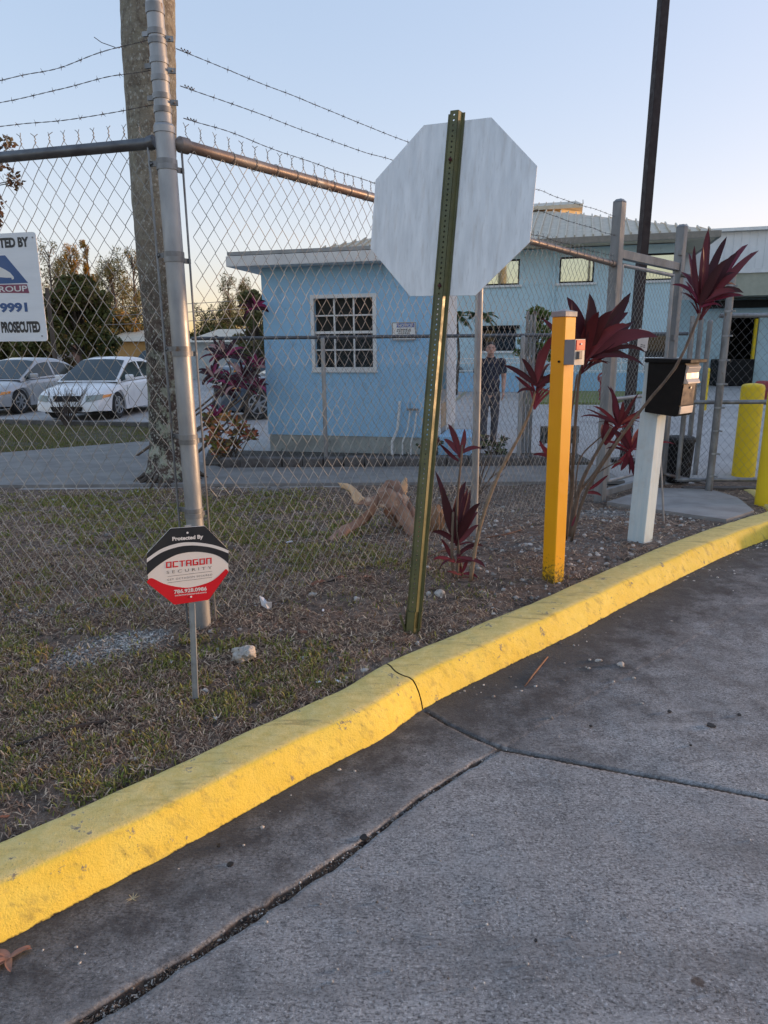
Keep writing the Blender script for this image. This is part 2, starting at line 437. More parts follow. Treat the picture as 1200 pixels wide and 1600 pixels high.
post_ = [fp[-1] + d1 * (.4 * k) for k in range(1, 11)]
FOOT = resample(pre + fp + post_, .05)
FOOTC = FOOT[::5]

def axis(*segs):
    out = []
    for a, b, st in segs: out += list(np.arange(a, b, st))
    out.append(segs[-1][1]); return np.array(out)
def grid(xs, ys):
    X, Y = np.meshgrid(xs, ys); nx = len(xs); ny = len(ys)
    i = np.arange(nx * ny).reshape(ny, nx)
    f = np.stack([i[:-1, :-1].ravel(), i[:-1, 1:].ravel(), i[1:, 1:].ravel(), i[1:, :-1].ravel()], 1)
    return X, Y, f
# the driveway: a height field with real joints
xs = axis((-9, -1.9, .5), (-1.9, 2.8, .0085), (2.8, 5.2, .04), (5.2, 14, .5))
ys = axis((-6, .95, .5), (.95, 3.6, .0085), (3.6, 4.4, .014), (4.4, 7.4, .04), (7.4, 8.2, .4))
X, Y, F = grid(xs, ys)
J1 = np.array([onroad(*p)[:2] for p in [(-60, 1715), (130, 1598), (300, 1495), (415, 1420), (560, 1322), (650, 1252), (720, 1206), (782, 1170)]])
J2 = np.array([onroad(*p)[:2] for p in [(665, 1112), (700, 1133), (740, 1152), (782, 1170), (1000, 1210), (1200, 1248), (1500, 1304)]])
dk = sdist(X, Y, FOOTC)
j1 = np.abs(sdist(X, Y, J1)) + (fbm(X, Y, 18, 3) - .5) * .018
j2 = np.abs(sdist(X, Y, J2)) + (fbm(X, Y, 14, 5) - .5) * .007
w1 = .0055 + .006 * sstep((fbm(X, Y, 3, 9) - .45) / .1) + .007 * sstep((-X + .3) / 1.0)
g1 = sstep((w1 - j1) / .011 + .5); g2 = sstep((.0050 - j2) / .014 + .5)
groove = np.maximum(g1, g2)
Z = drop(Y) + (fbm(X, Y, 2.2, 21) - .5) * .012 - groove * .022 * (.6 + .8 * fbm(X, Y, 30, 8))
side1 = sdist(X, Y, J1)
Z += np.where((side1 > 0) & (dk < 0), .003, 0)
Z = np.where(dk > .10, -.26, Z)
apron = sstep((.62 + dk) / .55)
side2 = sdist(X, Y, J2)
grime = .80 * np.exp(np.minimum(dk, 0) / .50) + np.where((side1 > 0) & (side2 < 0) & (dk < 0), .12 * sstep((1.3 + dk) / .5), 0)
grime += .35 * np.exp(-(np.abs(j2)) / .03) * .5
for (a_, b_, w_, g_) in (((1090, 1278), (948, 1362), .004, .5), ((948, 1362), (880, 1400), .003, .25), ((1120, 1255), (1000, 1310), .003, .2), ((1128, 1392), (1138, 1358), .010, .35), ((660, 1490), (720, 1450), .003, .3)):
    grime += g_ * np.exp(-np.abs(sdist(X, Y, np.array([onroad(*a_)[:2], onroad(*b_)[:2]]))) / w_) * sstep((fbm(X, Y, 40, 77) - .35) / .2)
grime += np.where(side2 > 0, .10 + .20 * sstep((1.9 + dk) / 1.4), 0)
pale = np.exp(-np.abs(j1 - .03) / .03) * .6 + np.exp(-np.abs(j2 - .02) / .02) * .35 + np.exp(-np.abs(sdist(X, Y, np.array([onroad(560 + 300, 1172 - 5)[:2], onroad(1010, 1150)[:2]]))) / .006) * .9
V = np.stack([X, Y, Z], -1).reshape(-1, 3)
o = np_obj('driveway', V, F, M['road'], smooth=True, attrs={'grime': grime.ravel(), 'pale': pale.ravel(), 'groove': groove.ravel()})
tag(o, kind='structure')
# faint scratch and oil blots are in the material; blots are real thin spots below

# kerb in two castings with a crack between them
def sweep_kerb(name, path, s_a, s_b, seed):
    prof = [(-.02, -.06, 0), (.0, .0, 0), (.012, .035, 0), (.03, .075, 0), (.048, .108, .1), (.060, .127, .3), (.078, .137, .72), (.13, .141, 1), (.21, .141, 1), (.245, .138, 1), (.262, .126, 1), (.268, .05, 1), (.268, -.1, 1)]
    # refine the profile
    pr = []
    for i in range(len(prof) - 1):
        for k in range(3):
            t = k / 3; pr.append(tuple(prof[i][j] * (1 - t) + prof[i + 1][j] * t for j in range(3)))
    pr.append(prof[-1])
    seg = np.linalg.norm(np.diff(path, axis=0), axis=1); S = np.concatenate([[0], np.cumsum(seg)])
    n = int((s_b - s_a) / .02); ss = np.linspace(s_a, s_b, n)
    V = []; top = []; ft = []
    for k, s0 in enumerate(ss):
        for (o_, z_, t_) in pr:
            s_ = s0
            wave = .012 * math.sin(o_ * 28 + 1.0) + .10 * o_
            fa = max(0, 1 - abs(s0 - s_a) / .3) if s_a > 1 and seed == 2 else 0
            fb = max(0, 1 - abs(s_b - s0) / .3) if seed == 1 else 0
            s_ += (wave - .02) * max(fa, fb)
            x = np.interp(s_, S, path[:, 0]); y = np.interp(s_, S, path[:, 1])
            x2 = np.interp(s_ + .05, S, path[:, 0]); y2 = np.interp(s_ + .05, S, path[:, 1])
            x1 = np.interp(s_ - .05, S, path[:, 0]); y1 = np.interp(s_ - .05, S, path[:, 1])
            d = np.array([x2 - x1, y2 - y1]); d /= np.linalg.norm(d); nn = np.array([-d[1], d[0]])
            w_ = (fbm(s_, o_ * 3 + z_ * 2, 3, 40) - .5) * .016
            V.append((x + nn[0] * (o_ + w_), y + nn[1] * (o_ + w_), drop(y) + z_ + float(fbm(s_, o_, 6, 50) - .5) * .008 * (t_ + .3)))
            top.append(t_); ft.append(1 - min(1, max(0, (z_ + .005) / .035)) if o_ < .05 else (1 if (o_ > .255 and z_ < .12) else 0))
    m_ = len(pr); i = np.arange(n * m_).reshape(n, m_)
    f = np.stack([i[:-1, :-1].ravel(), i[1:, :-1].ravel(), i[1:, 1:].ravel(), i[:-1, 1:].ravel()], 1)
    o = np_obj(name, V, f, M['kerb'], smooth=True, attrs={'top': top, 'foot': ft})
    # end caps
    tag(o, kind='structure'); return o
seg = np.linalg.norm(np.diff(FOOT, axis=0), axis=1); SF = np.concatenate([[0], np.cumsum(seg)])
ck = np.array(onroad(664, 1109)[:2]); ic = int(np.argmin(((FOOT - ck) ** 2).sum(1))); sc = SF[ic]
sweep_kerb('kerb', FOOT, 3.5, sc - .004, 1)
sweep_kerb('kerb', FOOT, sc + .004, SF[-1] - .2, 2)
# the short yellow kerb that returns beside the concrete pad
sp = [onroad(1262, 850), onroad(1215, 818), onroad(1196, 800), onroad(1181, 789), onroad(1170, 783)]
SP = resample([p for p in sp][::-1], .03)
def small_kerb(path):
    V = []; top = []; ft = []
    pr = [(-.09, -.1, 0), (-.088, .10, .2), (-.07, .135, .8), (.0, .14, 1), (.07, .135, .8), (.088, .10, .2), (.09, -.1, 0)]
    for k in range(len(path)):
        d = path[min(k + 1, len(path) - 1)] - path[max(0, k - 1)]; d /= np.linalg.norm(d); nn = np.array([-d[1], d[0]])
        for o_, z_, t_ in pr:
            V.append((path[k][0] + nn[0] * o_, path[k][1] + nn[1] * o_, drop(path[k][1]) + z_ + .004)); top.append(t_ * .9); ft.append(0)
    n = len(path); m_ = len(pr); i = np.arange(n * m_).reshape(n, m_)
    f = list(np.stack([i[:-1, :-1].ravel(), i[:-1, 1:].ravel(), i[1:, 1:].ravel(), i[1:, :-1].ravel()], 1))
    for b_ in (0, (n - 1) * m_): f += [np.array([b_, b_ + 1, b_ + 5, b_ + 6]), np.array([b_ + 1, b_ + 2, b_ + 4, b_ + 5])]
    o = np_obj('kerb', V, f, M['kerb'], smooth=True, attrs={'top': top, 'foot': ft}); tag(o, kind='structure')
small_kerb(SP)

# ------------------------------------------------------------------ lawn height field
xs = axis((-12, -2.4, .25), (-2.4, 3.2, .025), (3.2, 7.5, .12))
ys = axis((-5, 1.4, .3), (1.4, 5.0, .025), (5.0, 8.45, .05))
X, Y, F = grid(xs, ys)
BK = FOOTC
dk = sdist(X, Y, BK)
def gravel_mask(x, y):
    g = np.zeros_like(np.asarray(x, float))
    for (px, py, r, a) in [(165, 1010, .22, .9), (120, 1030, .16, .8), (215, 992, .16, .9), (0, 945, .35, .5), (120, 925, .22, .5), (880, 850, .7, .55), (1000, 840, .6, .5), (760, 940, .7, .35), (940, 800, .4, .8), (420, 760, .6, .6), (110, 752, .5, .4), (260, 755, .5, .4), (1060, 840, .5, .5)]:
        c = onlawn(px, py); g = np.maximum(g, a * np.exp(-(((x - c.x) * .75) ** 2 + ((y - c.y) * 1.15) ** 2) / r ** 2))
    return g
def bare(x, y):
    """1 where the bed is bare soil, 0 where turf grows"""
    b = sstep((x * 1.0 + (y - 3.1) * .28 - .05) / 1.0)
    return np.clip(b + 0.0, 0, 1)
Z = .13 + drop(Y) - .012 + (fbm(X, Y, 1.4, 70) - .5) * .05 + (fbm(X, Y, 14, 71) - .5) * .022 + (fbm(X, Y, 50, 72) - .5) * .008
Z += -.015 * np.exp(-np.abs(dk - .28) / .05)
Z = np.where(dk < .16, -.20 + drop(Y), Z)
LAWN_X, LAWN_Y, LAWN_Z = xs, ys, Z.copy()
def lawn_z(x, y):
    x = np.asarray(x, float); y = np.asarray(y, float)
    i = np.clip(np.searchsorted(LAWN_X, x) - 1, 0, len(LAWN_X) - 2); j = np.clip(np.searchsorted(LAWN_Y, y) - 1, 0, len(LAWN_Y) - 2)
    u = np.clip((x - LAWN_X[i]) / (LAWN_X[i + 1] - LAWN_X[i]), 0, 1); v = np.clip((y - LAWN_Y[j]) / (LAWN_Y[j + 1] - LAWN_Y[j]), 0, 1)
    z = LAWN_Z
    return z[j, i] * (1 - u) * (1 - v) + z[j, i + 1] * u * (1 - v) + z[j + 1, i] * (1 - u) * v + z[j + 1, i + 1] * u * v
V = np.stack([X, Y, Z], -1).reshape(-1, 3)
o = np_obj('soil_bed', V, F, M['soil'], smooth=True, attrs={'gravel': gravel_mask(X, Y).ravel()})
tag(o, kind='structure')

# far ground, parking lot, path, second lawn
mb = MB(); mb.add([(-900, -300, -.42), (900, -300, -.42), (900, 1500, -.42), (-900, 1500, -.42)], [(0, 1, 2, 3)])
M['field'] = surf('far_ground', (.07, .075, .04), (.1, .09, .06), .05, .95, 0, 0)
tag(mb.build('ground', M['field']), kind='structure')
mb = MB(); z = LOT - .012
mb.add([(-70, 8.3, z), (60, 8.3, z), (60, 75, z), (-70, 75, z)], [(0, 1, 2, 3)]); mb.add([(-70, 8.3, -.45), (60, 8.3, -.45)] + [(60, 8.3, z), (-70, 8.3, z)], [(0, 1, 2, 3)])
tag(mb.build('parking_lot', M['lot']), kind='structure')
zp = LOT + .03
def lotp(px, py, z=LOT): return atz(px, py, z)
# asphalt footpath between the lawn and the inner fence
P1 = [(-12, 8.42), (7.0, 8.40)]
path_poly = [(-12, 8.36), (-6, 8.40), (-3.5, 8.36), (-1, 8.33), (2.4, 8.30), (3.0, 8.3), (3.0, 9.5), (-2.3, 9.55), (-3.0, 10.4), (-3.9, 12.6), (-3.9, 14.6), (-4.6, 12.4), (-6.5, 11.1), (-12, 9.6)]
mb = MB(); mb.prism(path_poly, LOT - .1, zp)
tag(mb.build('footpath', M['asphalt']), kind='structure')
# concrete pad by the gate
pad_px = [(948, 792), (1000, 768), (1046, 762), (1110, 768), (1152, 780), (1178, 801), (1150, 813), (1100, 812), (1020, 800)]
pad_px = [(948, 787), (985, 775), (1026, 765), (1110, 767), (1152, 780), (1178, 801), (1135, 815), (1085, 808), (1037, 801)]
pp = [onlawn(px, py) + Vector((0, 0, .022)) for px, py in pad_px]; np_ = len(pp); pc = sum(pp, Vector((0, 0, 0))) / np_
mb = MB(); mb.add(pp + [p - Vector((0, 0, .15)) for p in pp] + [pc], [(i, (i + 1) % np_, 2 * np_) for i in range(np_)] + [(i, (i + 1) % np_, np_ + (i + 1) % np_, np_ + i) for i in range(np_)])
tag(mb.build('concrete_pad', M['pad']), kind='structure')
# kerb strip in front of the parked cars
mb = MB(); a = lotp(-200, 640); b = lotp(300, 672)
mb.beam(Vector((-22, 19.3, LOT + .05)), Vector((-4.6, 14.9, LOT + .05)), .16, .14)
M['kerb_grey'] = surf('grey_kerb', (.16, .15, .14), (.09, .085, .08), 4, .9, 0, .4, 60)
tag(mb.build('parking_kerb', M['kerb_grey'], bevel=.01), kind='structure')

# ------------------------------------------------------------------ turf (stuff)
def blades(px_, py_, pz_, h, wd, lean, az, col):
    n = len(px_)
    dx = np.cos(az); dy = np.sin(az); sx = -dy * wd / 2; sy = dx * wd / 2
    h1 = h * .55; l1 = lean * .35 * h; l2 = lean * h; zt = h * np.sqrt(np.clip(1 - (lean * .8) ** 2, .05, 1))
    V = np.zeros((n, 5, 3))
    V[:, 0] = np.stack([px_ - sx, py_ - sy, pz_ - .003], 1); V[:, 1] = np.stack([px_ + sx, py_ + sy, pz_ - .003], 1)
    mx = px_ + dx * l1; my = py_ + dy * l1; mz = pz_ + zt * .62
    V[:, 2] = np.stack([mx + sx * .8, my + sy * .8, mz], 1); V[:, 3] = np.stack([mx - sx * .8, my - sy * .8, mz], 1)
    V[:, 4] = np.stack([px_ + dx * l2, py_ + dy * l2, pz_ + zt * .95], 1)
    b = np.arange(n)[:, None] * 5
    F_ = np.concatenate([b + [0, 1, 2], b + [0, 2, 3], b + [3, 2, 4]])
    return V.reshape(-1, 3), F_, np.repeat(col, 5, 0)
def palette(n, cols, jit=.25):
    cols = np.array(cols); c = cols[RNG.integers(0, len(cols), n)]
    return c * (1 + (RNG.random((n, 1)) - .5) * 2 * jit)
def scatter(x0, x1, y0, y1, n, dens):
    x = RNG.uniform(x0, x1, n); y = RNG.uniform(y0, y1, n)
    p = dens(x, y); k = RNG.random(n) < p
    return x[k], y[k]
def turf_density(x, y):
    d = sdist(x, y, FOOTC)
    p = (.10 + .90 * sstep((fbm(x, y, 1.7, 101, 5) - .44) / .12)) * sstep((fbm(x, y, 11, 102, 3) - .36) / .25) * 1.15
    p = p * (1 - .985 * bare(x, y)) * (1 - .9 * np.clip(gravel_mask(x, y) * 1.6, 0, 1))
    p = p * np.where((y > 3.3) & (y < 3.75), .45, 1)
    return np.where((d > .285), p, 0)
def turf_density2(x, y):
    v = (x / np.maximum(y, .5)); return np.where(np.abs(v) < .95, turf_density(x, y), 0)
GREEN = [(.20, .24, .045), (.29, .30, .07), (.11, .16, .03), (.38, .35, .10), (.27, .22, .07), (.33, .22, .10)]
STRAW = [(.44, .30, .20), (.28, .17, .11), (.70, .54, .38), (.15, .09, .06), (.42, .29, .21)]
parts = []
for (x0, x1, y0, y1, n, hs, ws) in [(-2.8, 1.4, 1.5, 3.0, 98000, 1.0, 1.0), (-4.4, 1.6, 3.0, 5.0, 135000, 1.15, 1.3), (-7.5, 2.0, 5.0, 8.2, 135000, 1.4, 2.0)]:
    x, y = scatter(x0, x1, y0, y1, n, turf_density2); k = len(x)
    h = RNG.uniform(.012, .034, k) * hs; h *= np.where(RNG.random(k) < .06, 1.5, 1)
    parts.append(blades(x, y, lawn_z(x, y), h, RNG.uniform(.0030, .0068, k) * ws, RNG.uniform(.3, 1.1, k), RNG.uniform(0, 6.28, k), palette(k, GREEN)))
def join_parts(parts):
    V = []; F_ = []; Cc = []; o = 0
    for v, f, c in parts:
        V.append(v); F_.append(f + o); Cc.append(c); o += len(v)
    return np.concatenate(V), np.concatenate(F_), np.concatenate(Cc)
v, f, c = join_parts(parts)
tag(np_obj('grass', v, f, M['grass'], cols=c), 'short patchy green grass growing behind the yellow kerb', 'grass', kind='stuff')
# dry runners and thatch
def dry_density(x, y):
    d = sdist(x, y, FOOTC); v = x / np.maximum(y, .5)
    p = (.30 + .70 * sstep((fbm(x, y, 3, 131) - .4) / .2)) * (1 - .55 * bare(x, y)) * (1 - .7 * np.clip(gravel_mask(x, y) * 1.5, 0, 1))
    return np.where((d > .28) & (np.abs(v) < .95), p, 0)
parts = []
for (x0, x1, y0, y1, n, s) in [(-2.8, 1.4, 1.5, 3.0, 74000, 1.1), (-4.4, 3.0, 3.0, 5.0, 105000, 1.4), (-7.5, 4.2, 5.0, 8.2, 72000, 2.0)]:
    x, y = scatter(x0, x1, y0, y1, n, dry_density); k = len(x)
    L = RNG.uniform(.015, .05, k) * s; az = RNG.uniform(0, 6.28, k); wd = RNG.uniform(.0010, .0022, k) * s
    z = lawn_z(x, y) + RNG.uniform(.002, .012, k)
    V_ = np.zeros((k, 5, 3)); dx = np.cos(az); dy = np.sin(az); bend = RNG.uniform(-.35, .35, k)
    for q, t in enumerate((0, 1)):
        pass
    ax = x - dx * L / 2; ay = y - dy * L / 2; bx = x + dx * L / 2; by = y + dy * L / 2
    mx = x - dy * bend * L; my = y + dx * bend * L; sx = -dy * wd; sy = dx * wd; up_ = RNG.uniform(0, .016, k)
    V_[:, 0] = np.stack([ax - sx, ay - sy, z - .003], 1); V_[:, 1] = np.stack([ax + sx, ay + sy, z - .003], 1)
    V_[:, 2] = np.stack([mx + sx, my + sy, z + up_], 1); V_[:, 3] = np.stack([mx - sx, my - sy, z + up_], 1); V_[:, 4] = np.stack([bx, by, z], 1)
    b_ = np.arange(k)[:, None] * 5
    parts.append((V_.reshape(-1, 3), np.concatenate([b_ + [0, 1, 2], b_ + [0, 2, 3], b_ + [3, 2, 4]]), np.repeat(palette(k, STRAW, .3), 5, 0)))
v, f, c = join_parts(parts)
tag(np_obj('dry_thatch', v, f, M['grass'], cols=c), 'brown dead grass runners lying over the soil bed', 'dead grass', kind='stuff')
# second lawn between path and cars
poly2 = [(-30, 9.8), (-12, 9.6), (-6.5, 11.1), (-4.6, 12.4), (-4.25, 14.7), (-22, 19.2), (-30, 21)]
mb = MB(); mb.prism(poly2, LOT - .1, LOT + .02)
o = mb.build('soil_strip', surf('soil_far', (.10, .085, .045), (.06, .05, .03), 2, .95, 0, .5, 40)); tag(o, kind='structure')
def in2(x, y):
    e = np.ones_like(x, bool); n = len(poly2)
    for i in range(n):
        a = poly2[i]; b = poly2[(i + 1) % n]
        if i in (0, 1, 2, 3, 4): pass
    lo = np.interp(x, [-30, -12, -6.5, -4.6], [9.8, 9.6, 11.1, 12.4]); hi = np.interp(x, [-30, -22, -4.25], [21, 19.2, 14.7])
    return (y > lo) & (y < hi) & (x < -4.3)
x, y = scatter(-12, -4.2, 9.6, 17.2, 90000, lambda x, y: np.where(in2(x, y), .3 + .7 * sstep((fbm(x, y, .9, 150) - .42) / .12), 0)); k = len(x)
pal = palette(k, [(.16, .19, .045), (.21, .21, .06), (.28, .22, .11), (.22, .16, .08), (.13, .16, .04)])
v, f, c = blades(x, y, np.full(k, LOT + .02), RNG.uniform(.02, .06, k), RNG.uniform(.005, .010, k), RNG.uniform(.2, .9, k), RNG.uniform(0, 6.28, k), pal)
tag(np_obj('grass', v, f, M['grass'], cols=c), 'dry grass strip in front of the parked cars', 'grass', kind='stuff')

# ------------------------------------------------------------------ loose stones
def stone_verts(c, r, seed, squash=.7):
    rs = np.random.default_rng(seed); bm = bmesh.new(); bmesh.ops.create_icosphere(bm, subdivisions=1 if r < .012 else (3 if r < .04 else 5), radius=1)
    s = rs.uniform(.65, 1.2, 3); ang = rs.uniform(0, 6.28)
    V = np.array([v_.co for v_ in bm.verts]); F_ = np.array([[l.index for l in f_.verts] for f_ in bm.faces]); bm.free()
    if len(V) < 50: V = V * (1 + (rs.random((len(V), 1)) - .5) * .45)
    else:
        o_ = seed % 97; g = (fbm(V[:, 0] + V[:, 2] * .7 + o_, V[:, 1] - V[:, 2] * .6 + o_, 1.3, seed, 5) - .5) * 1.1 + (fbm(V[:, 0] * 1.1 - V[:, 2] + 5, V[:, 1] + V[:, 2] * .8, 7, seed + 3, 3) - .5) * .22
        V = V * (1 + g)[:, None]
    V = V * s * r; V[:, 2] *= squash
    ca, sa = math.cos(ang), math.sin(ang); V = V @ np.array([[ca, sa, 0], [-sa, ca, 0], [0, 0, 1]])
    return V + np.array(c), F_
def gravel_obj(name, pts, label, cat, mat):
    V = []; F_ = []; Cc = []; o = 0
    for i, (c, r) in enumerate(pts):
        v, f = stone_verts(c, r, 900 + i); V.append(v); F_.append(f + o); o += len(v)
        g = random.choice((.12, .2, .3, .42, .6)); Cc.append(np.tile([g, g * .95, g * .88], (len(v), 1)))
    return tag(np_obj(name, np.concatenate(V), np.concatenate(F_), mat, cols=np.concatenate(Cc)), label, cat, kind='stuff')
M['gravel'] = mat_col('gravel_stone', .9)
pts = []
def gscatter(n, x0, x1, y0, y1, dens, rmin, rmax):
    x, y = scatter(x0, x1, y0, y1, n, dens)
    for a, b, z in zip(x, y, lawn_z(x, y)):
        r = rmin + (rmax - rmin) * random.random() ** 4
        if sdist(np.array([a]), np.array([b]), FOOTC)[0] > .29: pts.append(((a, b, z + r * .2), r))
gscatter(9000, -2.6, 0, 2.4, 3.9, lambda x, y: np.clip(gravel_mask(x, y) * 1.2 - .45, 0, 1) * .9, .004, .011)
gscatter(6000, -2.4, 3.5, 2.2, 5.0, lambda x, y: np.full_like(x, .14) + .35 * np.clip(gravel_mask(x, y) - .2, 0, 1), .004, .015)
gscatter(11000, .6, 3.6, 3.4, 7.0, lambda x, y: .22 + .55 * np.clip(gravel_mask(x, y) - .1, 0, 1), .005, .020)
gscatter(1800, -4.5, 3.4, 4.8, 8.3, lambda x, y: .12 + .5 * np.clip(gravel_mask(x, y) - .15, 0, 1) + .5 * (y > 8.0), .006, .024)
for (x0, y0, x1, y1, sx, sy, n) in ((90, 1030, 240, 996, 22, 7, 1500), (150, 1005, 225, 993, 14, 6, 500), (0, 958, 60, 950, 20, 6, 250), (60, 948, 230, 955, 14, 5, 300), (330, 945, 410, 940, 14, 5, 160)):
    for i in range(n):
        t_ = random.random(); q = onlawn(x0 + (x1 - x0) * t_ + random.gauss(0, sx), y0 + (y1 - y0) * t_ + random.gauss(0, sy)); r = random.uniform(.003, .0085); pts.append(((q.x, q.y, float(lawn_z(q.x, q.y)) + r * .3), r))
gravel_obj('gravel', pts, 'small pale limestone gravel scattered over the soil bed', 'gravel', M['gravel'])
# grit on the road along the kerb
pts = []
for i in range(2300):
    s_ = random.uniform(SF[ic] + .15, SF[-1] - 3.2); d_ = .02 + random.expovariate(1 / .09)
    if random.random() > .12 + .88 * max(0, math.sin(s_ * 1.3 - .4)) ** 2: continue
    x = np.interp(s_, SF, FOOT[:, 0]); y = np.interp(s_, SF, FOOT[:, 1]); x2 = np.interp(s_ + .05, SF, FOOT[:, 0]); y2 = np.interp(s_ + .05, SF, FOOT[:, 1])
    l = math.hypot(x2 - x, y2 - y) + 1e-9; nx, ny = (y2 - y) / l, -(x2 - x) / l
    r = .002 + .010 * random.random() ** 3; pts.append(((x + nx * d_, y + ny * d_, RZ(y) + r * .4), r))
for i in range(90):
    t = random.random(); a, b = J1[1], J1[-1]; q = a + (b - a) * t + np.array([random.gauss(0, .012), random.gauss(0, .012)])
    r = random.uniform(.002, .005); pts.append(((q[0], q[1], RZ(q[1]) - .004), r))
for i in range(160):
    q = onroad(random.uniform(150, 1200), random.uniform(1010, 1560))
    if sdist(np.array([q.x]), np.array([q.y]), FOOTC)[0] < -.02: r = random.uniform(.0015, .0042); pts.append(((q.x, q.y, q.z + r * .4), r))
gravel_obj('road_grit', pts, 'fine pale grit washed up along the foot of the yellow kerb', 'grit', M['gravel'])
# brown organic crumbs packed into the slab joint
M['crumb'] = mat_col('joint_crumb', .9)
k = 1700; t = RNG.random(k) ** 2.2; L_ = np.array(J1[1:-1]); sg_ = t * (len(L_) - 1); ii = np.minimum(sg_.astype(int), len(L_) - 2); fr_ = (sg_ - ii)[:, None]; Q = L_[ii] * (1 - fr_) + L_[ii + 1] * fr_ + RNG.normal(0, .006, (k, 2)) * (1.4 - t)[:, None]
az = RNG.uniform(.2, 1.2, k); ln = RNG.uniform(.0015, .006, k); zz_ = drop(Q[:, 1]) - RNG.uniform(.004, .016, k); az = RNG.uniform(0, 3.1, k)
Vc = np.zeros((k, 4, 3)); dx = np.cos(az) * ln; dy = np.sin(az) * ln
for j, (u, v_) in enumerate(((-1, -.25), (1, -.25), (1, .25), (-1, .25))): Vc[:, j, 0] = Q[:, 0] + dx * u - dy * v_; Vc[:, j, 1] = Q[:, 1] + dy * u + dx * v_; Vc[:, j, 2] = zz_ + RNG.uniform(-.002, .003, k)
tag(np_obj('joint_debris', Vc.reshape(-1, 3), np.arange(4 * k).reshape(k, 4), M['crumb'], cols=np.repeat(palette(k, [(.12, .07, .045), (.07, .04, .03), (.22, .15, .10), (.04, .03, .025), (.35, .32, .28)]), 4, 0)), 'brown plant crumbs packed into the open joint of the slab', 'debris', kind='stuff')
# countable bigger stones
def stone(px, py, wpx, label, group=None, on='lawn', sq=.7, name='stone'):
    p = onlawn(px, py) if on == 'lawn' else onroad(px, py)
    if on == 'lawn': p.z = float(lawn_z(p.x, p.y))
    r = wpx / F_PX * (p - CAM).dot(FW) / 2 * (1 if name == 'rock' else .8)
    v, f = stone_verts((p.x, p.y, p.z + r * (.5 if name == 'rock' else .2)), r, int(px * 7 + py), sq)
    o = np_obj(name, v, f, M['stone'], base=p, smooth=False); tag(o, label, 'stone', group)
stone(383, 1030, 40, 'large rough grey limestone lump in the grass right of the yard sign', sq=.95, name='rock')
for (x, y, wd) in [(410, 1294, 11), (381, 1322, 9), (455, 1244, 8), (438, 1269, 6), (119, 1481, 9), (132, 1492, 9), (124, 1507, 10), (67, 1486, 7), (71, 1511, 6), (3, 1490, 12), (416, 1441, 7), (530, 1204, 9), (555, 1206, 9), (563, 1210, 5)]:
    stone(x, y, wd, 'small white pebble lying on the dark gutter strip below the yellow kerb', 'pebbles on the gutter strip', 'road', name='pebble')
for (x, y, wd) in [(970, 1040, 16), (935, 1033, 12), (1003, 1100, 8), (920, 1045, 9), (990, 1060, 7), (958, 1066, 8)]:
    stone(x, y, wd, 'pale pebble on the dark road beside the far stretch of kerb', 'pebbles on the far road', 'road', name='pebble')
for (x, y, wd) in [(489, 930, 14), (476, 1027, 13), (557, 936, 16), (670, 1088 - 160, 14), (667, 889, 16), (687, 929, 22), (570, 1046, 15), (110, 982, 12), (330, 988, 15), (505, 960, 8), (148, 980, 11), (55, 1046, 16), (540, 1058, 12), (770, 948, 9), (818, 908, 10), (440, 985, 10), (704, 984, 9), (345, 893, 9), (437, 845, 9)]:
    stone(x, y, wd, 'pale limestone pebble lying in the patchy grass and soil', 'pebbles on the lawn', name='pebble')
